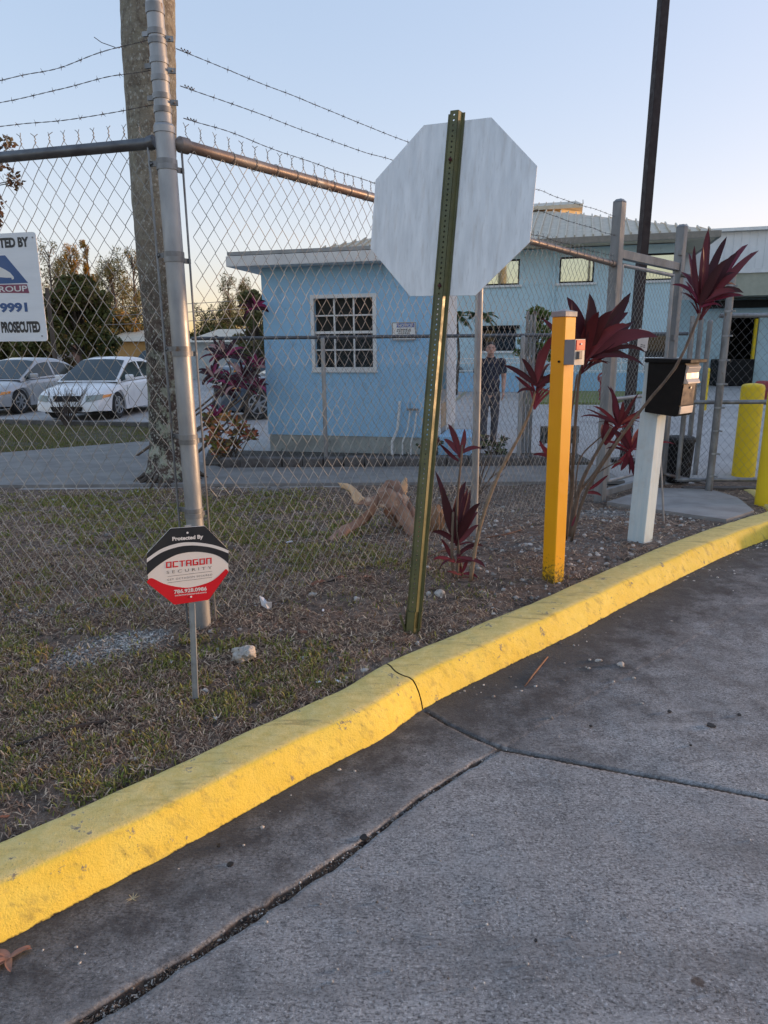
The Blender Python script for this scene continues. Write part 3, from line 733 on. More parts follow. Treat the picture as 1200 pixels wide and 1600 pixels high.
# ------------------------------------------------------------------ chain link
def chain_mesh(A, B, z0a, z0b, ztop, W=.083, H=.114, r=.0017, n=4, barbs=True, nrm_wave=.004, seed=0, spikes_bottom=False, kink=True):
    """woven mesh between plan points A and B (2D), bottom heights z0a,z0b; returns an MB"""
    A = Vector((A[0], A[1], 0)); B = Vector((B[0], B[1], 0)); L = (B - A).length; u = (B - A) / L; nv = Vector((-u.y, u.x, 0))
    rs = random.Random(seed); ncol = int(L / (W / 2)); V = []; 
    mb = MB()
    def wob(s, z):   # slow distortion of the mesh
        return (float(fbm(s, z, .9, seed + 3, 2)) - .5) * .03, (float(fbm(s, z, 1.1, seed + 9, 2)) - .5) * .05
    for i in range(ncol):
        pts = []; j = 0
        zb = z0a + (z0b - z0a) * (i / ncol) + rs.uniform(-.01, .01)
        nlev = int((ztop - zb) / (H / 2))
        for q in range(nlev + 1):
            j = nlev - q            # count from the top down
            z = ztop - q * H / 2
            k = i if (i + q) % 2 == 0 else i + 1
            s = k * W / 2; side = -1 if k == i else 1
            du, dn = wob(s, z)
            e = .0065 if kink else 0
            off = .0028 * (1 if q % 2 == 0 else -1)
            if kink:
                pts.append(A + u * (s + du - side * .0035) + nv * (dn + off) + Vector((0, 0, z + e)))
                pts.append(A + u * (s + du - side * .0035 * .2 + side * .0016) + nv * (dn - off * .2) + Vector((0, 0, z)))
                pts.append(A + u * (s + du - side * .0035) + nv * (dn - off) + Vector((0, 0, z - e)))
            else: pts.append(A + u * (s + du) + nv * dn + Vector((0, 0, z)))
        mb.tube(pts, r, n, cap=False)
        if barbs:
            k = i if i % 2 == 0 else i + 1
            if (i % 2 == 0) or i == ncol - 1:
                s = k * W / 2; du, dn = wob(s, ztop); t = rs.uniform(-.006, .006); hh = rs.uniform(.028, .036)
                p = A + u * (s + du) + nv * dn + Vector((0, 0, ztop))
                pp_ = [p + u * (.003 * math.sin(a * 2.2)) + nv * (.003 * math.cos(a * 2.2)) + Vector((0, 0, hh * a / 5)) for a in range(6)]
                mb.tube(pp_, r * 1.5, n)
                e = p + Vector((0, 0, hh)); q_ = rs.uniform(.010, .016)
                mb.tube([e, e + u * (q_ + t) + Vector((0, 0, q_)) + nv * rs.uniform(-.01, .01)], r, n); mb.tube([e, e - u * (q_ - t) + Vector((0, 0, q_)) + nv * rs.uniform(-.01, .01)], r, n)
    return mb
def barbed(p, q, sag, name='barbed_wire', parent=None, step=.115, seed=0, wave=.006, r=.0016):
    rs = random.Random(seed); p = Vector(p); q = Vector(q); L = (q - p).length; n = max(8, int(L / .018)); mb = MB()
    d = (q - p).normalized(); sd_ = d.cross(Vector((0, 0, 1))).normalized(); up_ = sd_.cross(d)
    def pos(t): 
        return p.lerp(q, t) + Vector((0, 0, -sag * 4 * t * (1 - t) + (float(vnoise(t * L * 4, seed)) - .5) * wave * 2)) + sd_ * (float(vnoise(t * L * 3.3, seed + 5)) - .5) * wave * 2
    for ph in (0, math.pi):
        mb.tube([pos(i / n) + (sd_ * math.cos(i * 1.1 + ph) + up_ * math.sin(i * 1.1 + ph)) * r * .9 for i in range(n + 1)], r * .8, 3, cap=False)
    s = step * .5
    while s < L:
        c = pos(s / L); a0 = rs.uniform(0, 6.28)
        mb.tube([c + d * x + (sd_ * math.cos(x * 900 + a0) + up_ * math.sin(x * 900 + a0)) * r * 2 for x in (-.005, -.0025, 0, .0025, .005)], r * .9, 3)
        for k in range(4):
            a = a0 + k * math.pi / 2 + rs.uniform(-.3, .3); x = (k % 2 - .5) * .008
            mb.tube([c + d * x, c + d * (x + rs.uniform(-.006, .006)) + (sd_ * math.cos(a) + up_ * math.sin(a)) * .015], [r, r * .4], 3)
        s += step * rs.uniform(.92, 1.08)
    return mb.build(name, M['barb'], parent)
def band(mb, c, r, hgt=.022, th=.0035, d=(1, 0, 0)):
    c = Vector(c); mb.lathe(c, [(r, -hgt / 2), (r + th, -hgt / 2), (r + th, hgt / 2), (r, hgt / 2)], 20)
    d = Vector(d).normalized(); mb.beam(c + d * (r - .002), c + d * (r + .045), .008, hgt, mi=0)
    mb.tube([c + d * (r + .032) + d.cross(Vector((0, 0, 1))) * .012, c + d * (r + .032) - d.cross(Vector((0, 0, 1))) * .014], .005, 6)

# corner post and the two runs of tall fence
CPb = onlawn(317, 978); CPb.z = float(lawn_z(CPb.x, CPb.y)) - .01
CP = Vector((CPb.x, CPb.y, 0))
zrail = at(262, 222, CP.y).z
zl = at(0, 247, CP.y + .10).z
LDIR = Vector((-1, .06, 0)).normalized()
# left rail passes through pixel (0,247) at height zrail
pl = atz(0, 247, zrail - .005); LDIR = (Vector((pl.x, pl.y, 0)) - CP).normalized()
LE = CP + LDIR * 3.2
GA = at(962, 412, 7.31); GA = Vector((GA.x, GA.y, 0))              # gate post A
MPm = onlawn(736, 832); 
RD = (GA - CP).normalized()
fenL = empty('chain_link_fence', (LE.x + (CP.x - LE.x) * .5, (LE.y + CP.y) / 2, .12), 0, 'chain link fence run left of the tall corner post, carrying the white warning sign', 'fence')
fenR = empty('chain_link_fence', (CP.x, CP.y, .12), 0, 'tall chain link fence run with corner post, from the yard sign to the gate', 'fence')
# corner post
mb = MB(); Rc = .0445
ax = (at(241, 0, CP.y) - CPb); lean = Vector((ax.x, 0, 0)) / ax.z
zs = at(270, 205, CP.y).z
def cpt(z): return Vector((CP.x + lean.x * (z - CPb.z), CP.y, z))
mb.tube([cpt(CPb.z - .1), cpt(zs)], Rc, 28)
cp_o = mb.build('corner_post', M['galv'], fenR, autos=True)
mb = MB()
mb.tube([cpt(zs - .01), cpt(zs + .018), cpt(zs + .030), cpt(zs + .03)], [Rc + .004, Rc + .004, .039, .02], 24)
mb.tube([cpt(zs), cpt(zs + 1.25)], .0375, 24)
mb.build('post_extension', M['galv'], fenR, autos=True)
for py in (12, 18, 52, 66, 96, 124, 152, 173, 198):
    mb = MB(); z = at(255, py, CP.y).z; c = cpt(z); mb.lathe(c, [(.0375, -.012), (.0412, -.012), (.0412, .012), (.0375, .012)], 24); mb.build('wire_band', M['galv_old'], fenR, autos=True)
for py in (60, 110, 160):
    mb = MB(); m2 = MB(); z = at(262, py, CP.y).z; c = cpt(z); mb.beam(c + Vector((.036, 0, 0)), c + Vector((.07, .01, 0)), .01, .022); mb.tube([c + Vector((.056, -.014, 0)), c + Vector((.056, .02, 0))], .006, 6)
    c = c + Vector((0, 0, .02)); m2.beam(c - Vector((.036, 0, 0)), c + Vector((-.068, .01, .0)), .01, .02); m2.build('wire_bracket', M['galv_old'], fenL, autos=True); mb.build('wire_bracket', M['galv_old'], fenR, autos=True)
for py in (218,):
    z = at(268, py, CP.y).z
# tension bars and bands
for fen, d, dirn in ((fenL, LDIR, -1), (fenR, RD, 1)):
    mb = MB(); b = cpt(CPb.z) + d * .088
    t_ = cpt(zrail) + d * .088
    mb.beam(b + Vector((0, -.01, .02)), t_ + Vector((0, -.01, -.02)), .018, .006)
    mb.build('tension_bar', M['galv_old'], fen)
    for k, py in enumerate((262, 406, 553, 690, 805, 928)):
        z = at(285, py + (0 if dirn > 0 else -8), CP.y).z; mb = MB(); band(mb, cpt(z), Rc, .024, .004, d); mb.build('tension_band', M['galv_old'], fen, autos=True)
# rails
mb = MB(); a = cpt(zrail) + LDIR * .055; b = Vector((LE.x, LE.y, zrail - .01))
mb.tube([a + Vector((0, 0, .006)), a + LDIR * .03, a + LDIR * .031, b], [.031, .031, .0255, .0255], 18)
mb.build('top_rail', surf('dark_rail', (.16, .17, .18), (.10, .10, .11), 9, .45, .6, .15, 100), fenL, autos=True)
mb = MB(); a = cpt(zrail + .005) + RD * .075; zr2 = at(958, 413, GA.y).z; b = Vector((GA.x, GA.y, zr2)) - RD * .02
cup = [a - RD * .03, a + RD * .0, a + RD * .045, a + RD * .046, b - RD * .10, b - RD * .1, b]
mb.tube(cup, [.012, .036, .036, .027, .027, .034, .034], 18)
mb.build('top_rail', M['rail_rust'], fenR, autos=True)
# mesh
mb = chain_mesh(LE, CP + LDIR * .085, .16, .15, zrail + .045, seed=4)
mb.build('chain_mesh', M['mesh'], fenL)
zgt = float(lawn_z(GA.x, GA.y))
mb = chain_mesh(CP + RD * .10, GA - RD * .06, .15, max(zgt, -.03) + .02, zrail + .05, W=.083, seed=14)
# follow the rail's gentle fall
Lf = (GA - CP).length
for i, v in enumerate(mb.v):
    s = (Vector((v.x, v.y, 0)) - CP).dot(RD) / Lf; f_ = (v.z - .1) / (zrail - .1)
    mb.v[i] = Vector((v.x, v.y, v.z + (zr2 - zrail) * s * f_))
mb.build('chain_mesh', M['mesh'], fenR)
# tie wires on the right rail, wire wraps that look like ribs far along
for k in range(34):
    mb = MB(); t = .06 + .93 * k / 33; c = (cpt(zrail + .005) + RD * .075).lerp(b, t); mb.tube([c + RD * .002 + Vector((RD.y * math.cos(a_), -RD.x * math.cos(a_), math.sin(a_))) * .031 for a_ in np.linspace(0, 6.28, 12)], .0022, 3); mb.build('tie_wire', M['mesh'], fenR)
# middle line post
mpx = MPm; sm = (Vector((mpx.x, mpx.y, 0)) - CP).dot(RD)
mp = CP + RD * sm + Vector((RD.y, -RD.x, 0)) * -.02
mb = MB(); mb.tube([(mp.x, mp.y, lawn_z(mp.x, mp.y) - .05), (mp.x, mp.y, zrail - .02)], .030, 18); mb.build('line_post', M['galv'], fenR, autos=True)
# barbed wire
WL = [((0, 120), (243, 58)), ((0, 153), (243, 105)), ((0, 192), (250, 162))]
for k, (p, q) in enumerate(WL):
    P_ = at(q[0] - 5, q[1], CP.y + .01); z = P_.z
    e = at(p[0], p[1], pl.y); d = (e - P_); barbed(P_, P_ + d * 1.9, .02, parent=fenL, seed=k * 7 + 1, wave=.008)
mb = MB(); P_ = at(180, 74, CP.y); mb.tube([P_, P_ + Vector((-.06, 0, .02)), at(147, 58, CP.y)], .0016, 4); mb.build('loose_wire_end', M['barb'], fenL)
WR = [((276, 74), (654, 200)), ((282, 132), (627, 233)), ((286, 183), (590, 266))]
GAtop = at(965, 345, GA.y)
for k, (p, q) in enumerate(WR):
    P_ = at(p[0], p[1], CP.y + .01); t = .0
    # far end at the gate post
    f_ = [at(962, 338, GA.y), at(962, 368, GA.y), at(960, 402, GA.y)][k]
    barbed(P_, f_, [.03, .02, .03][k], parent=fenR, seed=k * 5 + 31, wave=.008)
    mb = MB(); c = P_ + RD * .02
    mb.tube([c + RD * (i * .004) + Vector((0, math.cos(i * 1.5), math.sin(i * 1.5))) * .006 for i in range(14)], .002, 4); mb.build('wire_wrap', M['barb'], fenR)

# white warning sign hanging on the left run
def quadframe(px_corners, Y, tl=0):
    pass
ny = Vector((LDIR.y, -LDIR.x, 0)); ny = ny if ny.y < 0 else -ny          # towards the camera
def onfence(px, py, off=.012):
    d = ray(px, py); n3 = ny; t = ((CP + n3 * off) - CAM).dot(n3) / d.dot(n3); return CAM + d * t
tr = onfence(55, 362); br = onfence(75, 533)
Bv = (tr - br).normalized(); Av = Bv.cross(ny).normalized(); Av = Av if Av.x > 0 else -Av
sh = (tr - br).length; sw = sh * 1.30
sc_ = (tr + br) / 2 - Av * sw / 2
# rotate the sheet slightly so its lower edge runs as in the photograph
fr = (sc_, Av, Bv, ny)
sg = empty('warning_sign', sc_, 0, 'white rectangular security warning sign with blue triangle tied to the fence at the left edge', 'sign')
def rrect(w_, h_, r, n=5):
    out = []
    for cx, cy, a0 in ((w_ / 2 - r, h_ / 2 - r, 0), (-w_ / 2 + r, h_ / 2 - r, 90), (-w_ / 2 + r, -h_ / 2 + r, 180), (w_ / 2 - r, -h_ / 2 + r, 270)):
        for k in range(n + 1): a = rad(a0 + 90 * k / n); out.append((cx + r * math.cos(a), cy + r * math.sin(a)))
    return out
mb = MB(); mb.prism(rrect(sw, sh, .018), -.003, 0, fr)
mb.build('sign_panel', surf('white_sign_sheet', (.80, .82, .84), (.74, .76, .78), 3, .5, 0, .12, 20, (1, 1, 9)), sg)
def sp_(px, py):      # pixel on the sign plane -> (a,b)
    d = ray(px, py); t = (sc_ - CAM).dot(ny) / d.dot(ny); p = CAM + d * t - sc_; return p.dot(Av), p.dot(Bv)
mb = MB()
def tx(txt, l, r, t, b_, bold, mi=0):
    """right-aligned text whose visible tail spans px l..r, rows t..b"""
    a1, b1 = sp_(r, (t + b_) / 2); a0, _ = sp_(l, (t + b_) / 2); _, bt = sp_((l + r) / 2, t); _, bb = sp_((l + r) / 2, b_)
    put_text(mb, txt, (a0 + a1) / 2, (bt + bb) / 2, abs(a1 - a0), abs(bt - bb), fr, .0012, bold, mi)
tx('PROTECTED BY', -50, 45, 372, 388, .05); mb.build('heading_lettering', M['black_ink'], sg); mb = MB()
tx('PROSECUTED', 2, 63, 502, 520, .055)
mb.build('footer_lettering', M['black_ink'], sg)
mb = MB(); tx('9991', 0, 43, 473, 488, .05); 
a0, b0 = sp_(8, 399); a1, b1 = sp_(44, 442); a2, b2 = sp_(-64, 442)
mb.prism([(a0, b0), (a0 - (a1 - a0) * .25, b0 + .0), (a2, b1), (a1, b1)][::-1], .0004, .001, fr)
mb.build('blue_emblem', M['navy_ink'], sg)
mb = MB()
pts = [(-12, 420), (0, 417), (8, 421), (16, 426), (22, 433), (22, 436), (19, 437), (18, 434), (10, 434), (-12, 432)]
mb.prism([sp_(*p) for p in pts][::-1], .0012, .0018, fr)
a_, b_ = sp_(47, 442)
mb.build('eagle_mark', M['white_ink'], sg)
mb = MB(); mb.prism([sp_(*p) for p in [(-60, 446), (42, 444), (46, 458), (-60, 457)]][::-1], .0004, .001, fr); mb.build('maroon_banner', M['maroon_ink'], sg)
mb = MB(); tx('GROUP', -14, 43, 447, 456, .015); 
for i, v in enumerate(mb.v): mb.v[i] = v + ny * .001
mb.build('banner_lettering', M['white_ink'], sg)
for px, py in ((51, 371), (66, 525)):
    mb = MB(); a_, b_ = sp_(px, py); c = sc_ + Av * a_ + Bv * b_; mb.tube([c - ny * .004, c + ny * .003], .004, 8); mb.build('bolt', M['galv_old'], sg)

# ------------------------------------------------------------------ octagonal yard sign
SB = onlawn(305, 1093); SB.z = float(lawn_z(SB.x, SB.y))
nrm = Vector((.388, -.919, -.067)).normalized(); YC = Vector((-.8034, 2.67, .7416))
ys_ = empty('yard_sign', SB, 0, 'small octagonal security yard sign, black over white over red, on a thin metal stake', 'sign')
def yp3(u, v, off=0.0):      # 8x detail coordinates of the sign art -> point on the sheet
    d = ray(220 + u / 8, 810 + v / 8); o = YC + nrm * off; return CAM + d * ((o - CAM).dot(nrm) / d.dot(nrm))
Au = (yp3(900, 400) - yp3(300, 460)).normalized(); Bu = nrm.cross(Au); Bu = Bu if Bu.z > 0 else -Bu
OUT = [(370, 125), (800, 95), (1088, 385), (1097, 670), (850, 1018), (420, 1080), (95, 820), (75, 440)]
def yab(u, v): p = yp3(u, v) - YC; return (p.dot(Au), p.dot(Bu))
fr = (YC, Au, Bu, nrm)
mb = MB(); mb.prism([yab(*p) for p in OUT][::-1], -.004, 0, fr); mb.build('sign_panel', M['cream_ink'], ys_)
def lin(P): return lambda u: float(np.interp(u, [p[0] for p in P], [p[1] for p in P]))
def smooth_curve(P):
    P = resample(P, 20); return lin([tuple(p) for p in P])
topo = lin([(75, 440), (370, 125), (800, 95), (1088, 385), (1097, 390)]); boto = lin([(75, 800), (95, 820), (420, 1080), (850, 1018), (1097, 670)])
def ystrip(f0, f1, z, name, mat):
    mb = MB(); N = 60; vs = []; fs = []; ok = []
    for i in range(N + 1):
        u = 75.5 + (1096.5 - 75.5) * i / N; t_, b_ = topo(u), boto(u); a_, c_ = min(max(f0(u), t_), b_), min(max(f1(u), t_), b_); c_ = max(a_, c_); ok.append(c_ - a_ > .5)
        vs += [yp3(u, a_, z), yp3(u, c_, z)]
    for i in range(N):
        if ok[i] or ok[i + 1]: fs.append((2 * i, 2 * i + 1, 2 * i + 3, 2 * i + 2))
    mb.add(vs, fs); return mb.build(name, mat, ys_)
s_top = smooth_curve([(75, 503), (250, 385), (450, 315), (640, 298), (850, 320), (1000, 360), (1097, 402)])
s_bot = smooth_curve([(75, 552), (250, 432), (450, 360), (640, 338), (850, 358), (1000, 400), (1097, 438)])
k_bot = smooth_curve([(75, 712), (200, 600), (350, 500), (500, 440), (700, 418), (900, 445), (1020, 500), (1097, 568)])
r_top = smooth_curve([(75, 795), (130, 745), (300, 820), (500, 862), (650, 858), (850, 800), (960, 730), (1065, 632), (1097, 668)])
ystrip(topo, s_top, .0006, 'black_band', M['black_ink']); ystrip(s_bot, k_bot, .0006, 'black_arc', M['black_ink'])
ystrip(s_top, s_bot, .0006, 'white_stripe', M['white_ink']); ystrip(r_top, boto, .0006, 'red_band', M['red_ink'])
def ytext(mb, txt, u0, v0, u1, v1, h, bold, spacing=1.0, off=.0014):
    """baseline-centre line from (u0,v0) to (u1,v1) in detail coordinates, letter height h"""
    p, q = yp3(u0, v0, 0), yp3(u1, v1, 0); A = (q - p).normalized(); B = nrm.cross(A); B = B if B.z > 0 else -B
    c = (p + q) / 2; hh = (yp3((u0 + u1) / 2, (v0 + v1) / 2 - h / 2) - yp3((u0 + u1) / 2, (v0 + v1) / 2 + h / 2)).length
    put_text(mb, txt, 0, 0, (q - p).length, hh, (c, A, B, nrm), off, bold, spacing=spacing)
mb = MB(); ytext(mb, 'Protected By', 393, 263, 780, 232, 64, .045); mb.build('heading_lettering', M['white_ink'], ys_)
mb = MB(); ytext(mb, '786.928.0986', 415, 918, 824, 875, 50, .03); mb.build('phone_lettering', M['white_ink'], ys_)
mb = MB(); ytext(mb, 'octagonsecured.com', 425, 966, 822, 922, 30, .02); mb.build('web_lettering', M['white_ink'], ys_)
mb = MB(); ytext(mb, 'SECURITY', 322, 675, 888, 612, 36, .0, 1.7); mb.build('grey_lettering', M['grey_ink'], ys_)
mb = MB(); ytext(mb, 'GET OCTAGON SECURED', 330, 768, 892, 700, 22, .0, 1.25); mb.build('slogan_lettering', M['grey_ink'], ys_)
for (u0, v0, u1, v1) in ((335, 727, 890, 660), (335, 806, 890, 735)):
    mb = MB(); mb.beam(yp3(u0, v0, .001), yp3(u1, v1, .001), .0012, .0006, up=nrm); mb.build('rule_line', M['grey_ink'], ys_)
GL = {'O': [(0, 0, 1, .2), (0, .84, 1, 1), (0, 0, .26, 1), (.74, 0, 1, 1)], 'C': [(0, 0, 1, .2), (0, .84, 1, 1), (0, 0, .26, 1)], 'T': [(0, .84, 1, 1), (.37, 0, .63, 1)],
      'A': [(0, .84, .85, 1), (0, 0, .26, 1), (.74, 0, 1, .9), (0, .38, 1, .54)], 'G': [(0, 0, 1, .2), (0, .84, .9, 1), (0, 0, .26, 1), (.74, 0, 1, .55), (.5, .40, 1, .55)], 'N': [(0, .84, 1, 1), (0, 0, .26, 1), (.74, 0, 1, 1)]}
for i, ch in enumerate('OCTAGON'):
    mb = MB(); u0 = 315 + i * 83.5; wv = 70
    def q4(xa, ya): u = u0 + xa * wv; vb = 623 - (u - 315) * .098; return u, vb - ya * 77 + 0
    for j, (xa, ya, xb, yb) in enumerate(GL[ch]):
        z = .0010 + j * .00012; P = [yp3(*q4(xa, ya), z), yp3(*q4(xb, ya), z), yp3(*q4(xb, yb), z), yp3(*q4(xa, yb), z)]; mb.add(P, [(0, 1, 2, 3)])
    mb.build('red_letter', M['red_ink'], ys_)
for (u, v) in ((583, 178), (628, 978)):
    c = yp3(u, v); mb = MB(); mb.tube([c - nrm * .006, c + nrm * .0025], .0042, 10); mb.build('rivet', M['white'], ys_)
top_ = yp3(590, 82, -.008); mid_ = yp3(640, 1060, -.008); bot_ = Vector((SB.x, SB.y, SB.z - .05))
mb = MB(); mb.beam(bot_, mid_, .023, .004, up=(0, -1, 0)); mb.beam(mid_, top_, .026, .004, up=nrm)
for s in (-1, 1): mb.beam(bot_ + Vector((.0105 * s, 0, 0)), mid_ + Vector((.0105 * s, 0, 0)), .003, .010, up=(0, -1, 0))
mb.build('stake', surf('dull_aluminium', (.44, .46, .47), (.34, .36, .37), 20, .45, .5, .1), ys_)

# ------------------------------------------------------------------ stop sign seen from behind, on a green U channel post
PB = onlawn(645, 984); PB.z = float(lawn_z(PB.x, PB.y))
ax = Vector((.0871, .1315, .9875)).normalized()
_t = min(range(1500, 2600), key=lambda q: abs((lambda v: 800 - F_PX * v.dot(UP) / v.dot(FW))(PB + ax * (q / 1000) - CAM) - 176)); tp = PB + ax * (_t / 1000)
st = empty('stop_sign', PB, 0, 'bare aluminium back of a large octagonal sign on a leaning green perforated post', 'sign')
nb = Vector((-.3967, -.9047, .1555)).normalized(); sB = Vector((.0871, .1315, .9875)).normalized(); sA = Vector((.9138, -.4052, -.0267)).normalized()   # back of sign faces the camera
sa = sA
cc0 = Vector((.3166, 3.40, 2.2267)); kS = (PB - nb * .002 - CAM).dot(nb) / (cc0 - CAM).dot(nb); cc = CAM + (cc0 - CAM) * kS
def m_signback():
    m_, n, b = newmat('brushed_aluminium_sheet')
    v = coords(n, (16, 16, .25)); f = noise(n, v, 1.6, 5, .55); v2 = coords(n, (90, 90, 1.0)); f2 = noise(n, v2, 1, 4, .6)
    col = mixc(n, ramp(n, f, [(.34, 0.), (.66, 1.)]), (.66, .665, .67), (.80, .80, .80))
    col = mixc(n, ramp(n, f2, [(.56, 0.), (.74, .28)]), col, (.42, .40, .38))
    g = noise(n, coords(n, (22, 22, 1.0)), 1.3, 4, .5); col = mixc(n, ramp(n, g, [(.56, 0.), (.72, .30)]), col, (.52, .46, .40))
    v3 = coords(n, (1, 1, .25)); sc3 = ramp(n, noise(n, v3, 60, 4, .8), [(.74, 0.), (.80, .8)])
    gate = ramp(n, noise(n, coords(n), 4, 2), [(.58, 0.), (.64, 1.)])
    col = mixc(n, math_(n, 'MULTIPLY', sc3, gate), col, (.06, .06, .065))
    n.links.new(col, b.inputs['Base Color']); b.inputs['Metallic'].default_value = .35
    n.links.new(ramp(n, f2, [(.3, .42), (.7, .6)]), b.inputs['Roughness'])
    bump(n, b, f2, .05, .002); return m_
R8 = .4234 * kS
frs = (cc, sA, sB, nb)
# the sheet: measured tilt of its edges in the photograph
mb = MB(); poly = [(R8 * math.cos(rad(22.5 + 45 * k)), R8 * math.sin(rad(22.5 + 45 * k))) for k in range(8)]
mb.prism(poly, -.0025, 0, frs)
sign_o = mb.build('sign_sheet', m_signback(), st, bevel=.0008)
mb = MB(); mb.prism([(a * .97, b_ * .97) for a, b_ in poly], -.0032, -.0028, frs); mb.build('sign_face', M['red_ink'], st)
mb = MB(); frf = (cc - nb * .0036, -sA, sB, -nb); put_text(mb, 'STOP', 0, 0, .60, .25, frf, 0.0, .03); mb.build('face_lettering', M['white_ink'], st)
# U channel: web with holes facing the camera's left, flanges
M['green_post'] = surf('green_post_paint', (.13, .125, .045), (.085, .088, .036), 9, .45, .1, .1, 80, c3=(.10, .06, .03), c3scale=22, c3thr=.66)
M['green_post2'] = M['green_post']
H = (tp - PB).length + .055
webw = .031; fl = .019
prof = [(-.042, .0), (-.030, .0), (-.021, .033), (.019, .033), (.030, .0), (.042, .0)]
pn = Vector((-.42, -.9, 0)).normalized(); pn = (pn - ax * pn.dot(ax)).normalized(); yaw = rad(-2); ps = pn.cross(ax).normalized(); ps = ps if ps.x > 0 else -ps
def uch(p0, s0, s1_, name, mat, parent, holes=True, z_extra=0):
    pitch = .0254; n = int((s1_ - s0) / pitch); mb = MB(); th = .004
    def P(a, b, s): return p0 + ps * a + pn * b + ax * s
    for side in (0, 1):
        for i in range(5):
            (a0, b0), (a1, b1) = prof[i], prof[i + 1]
            q = Vector((a1 - a0, b1 - b0)).normalized(); off = Vector((-q.y, q.x)) * (-th / 2 if side else th / 2)
            a0 += off.x; a1 += off.x; b0 += off.y; b1 += off.y
            if i != 2 or not holes:
                mb.add([P(a0, b0, s0), P(a1, b1, s0), P(a1, b1, s1_), P(a0, b0, s1_)], [(0, 1, 2, 3)])
            else:
                hr = .0048
                for k in range(n):
                    sa_, sb_ = s0 + k * pitch, s0 + (k + 1) * pitch; sm_ = (sa_ + sb_) / 2; am = (a0 + a1) / 2
                    ring = [(am + hr * math.cos(t), sm_ + hr * math.sin(t)) for t in [rad(-135 + 45 * j) for j in range(8)]]
                    outer = [(a0, sa_), (am, sa_), (a1, sa_), (a1, sm_), (a1, sb_), (am, sb_), (a0, sb_), (a0, sm_)]
                    mb.add([P(x, b0, y) for x, y in ring] + [P(x, b0, y) for x, y in outer], [(j, (j + 1) % 8, 8 + (j + 1) % 8, 8 + j) for j in range(8)])
                mb.add([P(a0, b0, s0 + n * pitch), P(a1, b1, s0 + n * pitch), P(a1, b1, s1_), P(a0, b0, s1_)], [(0, 1, 2, 3)])
    for a, b in ((-.042, 0), (.042, 0)): mb.beam(P(a, b, s0), P(a, b, s1_), .004, .004, up=pn)
    # end thickness at the top
    for i in range(5):
        (a0, b0), (a1, b1) = prof[i], prof[i + 1]; mb.beam(P(a0, b0, s1_ - .001), P(a1, b1, s1_ - .001), th, .002, up=ax)
    return mb.build(name, mat, parent)
uch(PB + pn * .0, .03, H, 'sign_post', M['green_post'], st)
uch(PB - ax * .10 + pn * .006 + ps * -.002, 0, .22, 'ground_stub', M['green_post'], st, holes=False)
mb = MB(); c = PB + ps * -.045 + pn * .02; mb.beam(c + Vector((-.02, 0, .10)), c + Vector((.02, 0, -.03)), .03, .012); mb.build('anchor_clip', M['green_post'], st)
RB = surf('rusty_bolt', (.10, .03, .03), (.06, .02, .02), 30, .7, .3, .2)
for py in (208, 432):
    mb = MB(); c = PB + ax * ((at(705, py, PB.y) - PB).dot(ax)); mb.tube([c + pn * .034, c + pn * .044], [.010, .009], 6); mb.tube([c + pn * .044, c + pn * .050], [.005, .005], 6); mb.build('bolt', RB, st)
# ------------------------------------------------------------------ square yellow post with its button box
YB = onlawn(864, 905); YB.z = float(lawn_z(YB.x, YB.y)); yt = at(884, 487, YB.y)
yp = empty('access_post', YB, 0, 'square orange yellow metal post with grey cap and a red button box', 'post')
M['amber'] = surf('amber_paint', (.80, .36, .008), (.72, .31, .006), 3, .38, 0, .06, 50, c3=(.12, .08, .02), c3scale=90, c3thr=.72)
def m_amber():
    m_, n, b = newmat('amber_post_paint'); v = coords(n)
    tc = N_(n, 'ShaderNodeTexCoord'); sx = N_(n, 'ShaderNodeSeparateXYZ'); n.links.new(tc.outputs['Object'], sx.inputs[0])
    f = math_(n, 'ADD', sx.outputs[2], math_(n, 'MULTIPLY', math_(n, 'SUBTRACT', noise(n, v, 60, 5, .8), .5), .9))
    spk = ramp(n, f, [(.0, .9), (.10, 0.)])
    col = mixc(n, ramp(n, noise(n, v, 3), [(.3, 0.), (.7, 1.)]), (.90, .42, .004), (.84, .37, .003))
    col = mixc(n, ramp(n, sx.outputs[2], [(.02, .55), (.16, 0.)]), col, (.62, .45, .02))
    col = mixc(n, spk, col, (.06, .05, .02)); n.links.new(col, b.inputs['Base Color'])
    n.links.new(ramp(n, noise(n, v, 20), [(.3, .34), (.7, .5)]), b.inputs['Roughness']); return m_
hw = .052; az = rad(36)
ht = (yt.z - YB.z) + .02
lean = Vector((yt.x - YB.x - 0.01, 0, yt.z - YB.z)).normalized()
Mr = Rz(az)
def sqpost(mb, base, top, w_, d_, ang, mi=0):
    base = Vector(base); top = Vector(top); R_ = Rz(ang); o_ = [R_ @ Vector((a * w_ / 2, b * d_ / 2, 0)) for a, b in ((-1, -1), (1, -1), (1, 1), (-1, 1))]
    mb.add([base + p for p in o_] + [top + p for p in o_], [(3, 2, 1, 0), (4, 5, 6, 7), (0, 1, 5, 4), (1, 2, 6, 5), (2, 3, 7, 6), (3, 0, 4, 7)], mi)
topc = Vector((yt.x - .008, YB.y, yt.z - .03))
mb = MB(); sqpost(mb, YB - Vector((0, 0, .1)), topc, .10, .10, az); mb.build('post', m_amber(), yp, bevel=.006)
mb = MB(); sqpost(mb, topc, topc + Vector((0, 0, .03)), .108, .108, az); 
R_ = Rz(az); c4 = [topc + Vector((0, 0, .03)) + R_ @ Vector((a * .054, b * .054, 0)) for a, b in ((-1, -1), (1, -1), (1, 1), (-1, 1))]
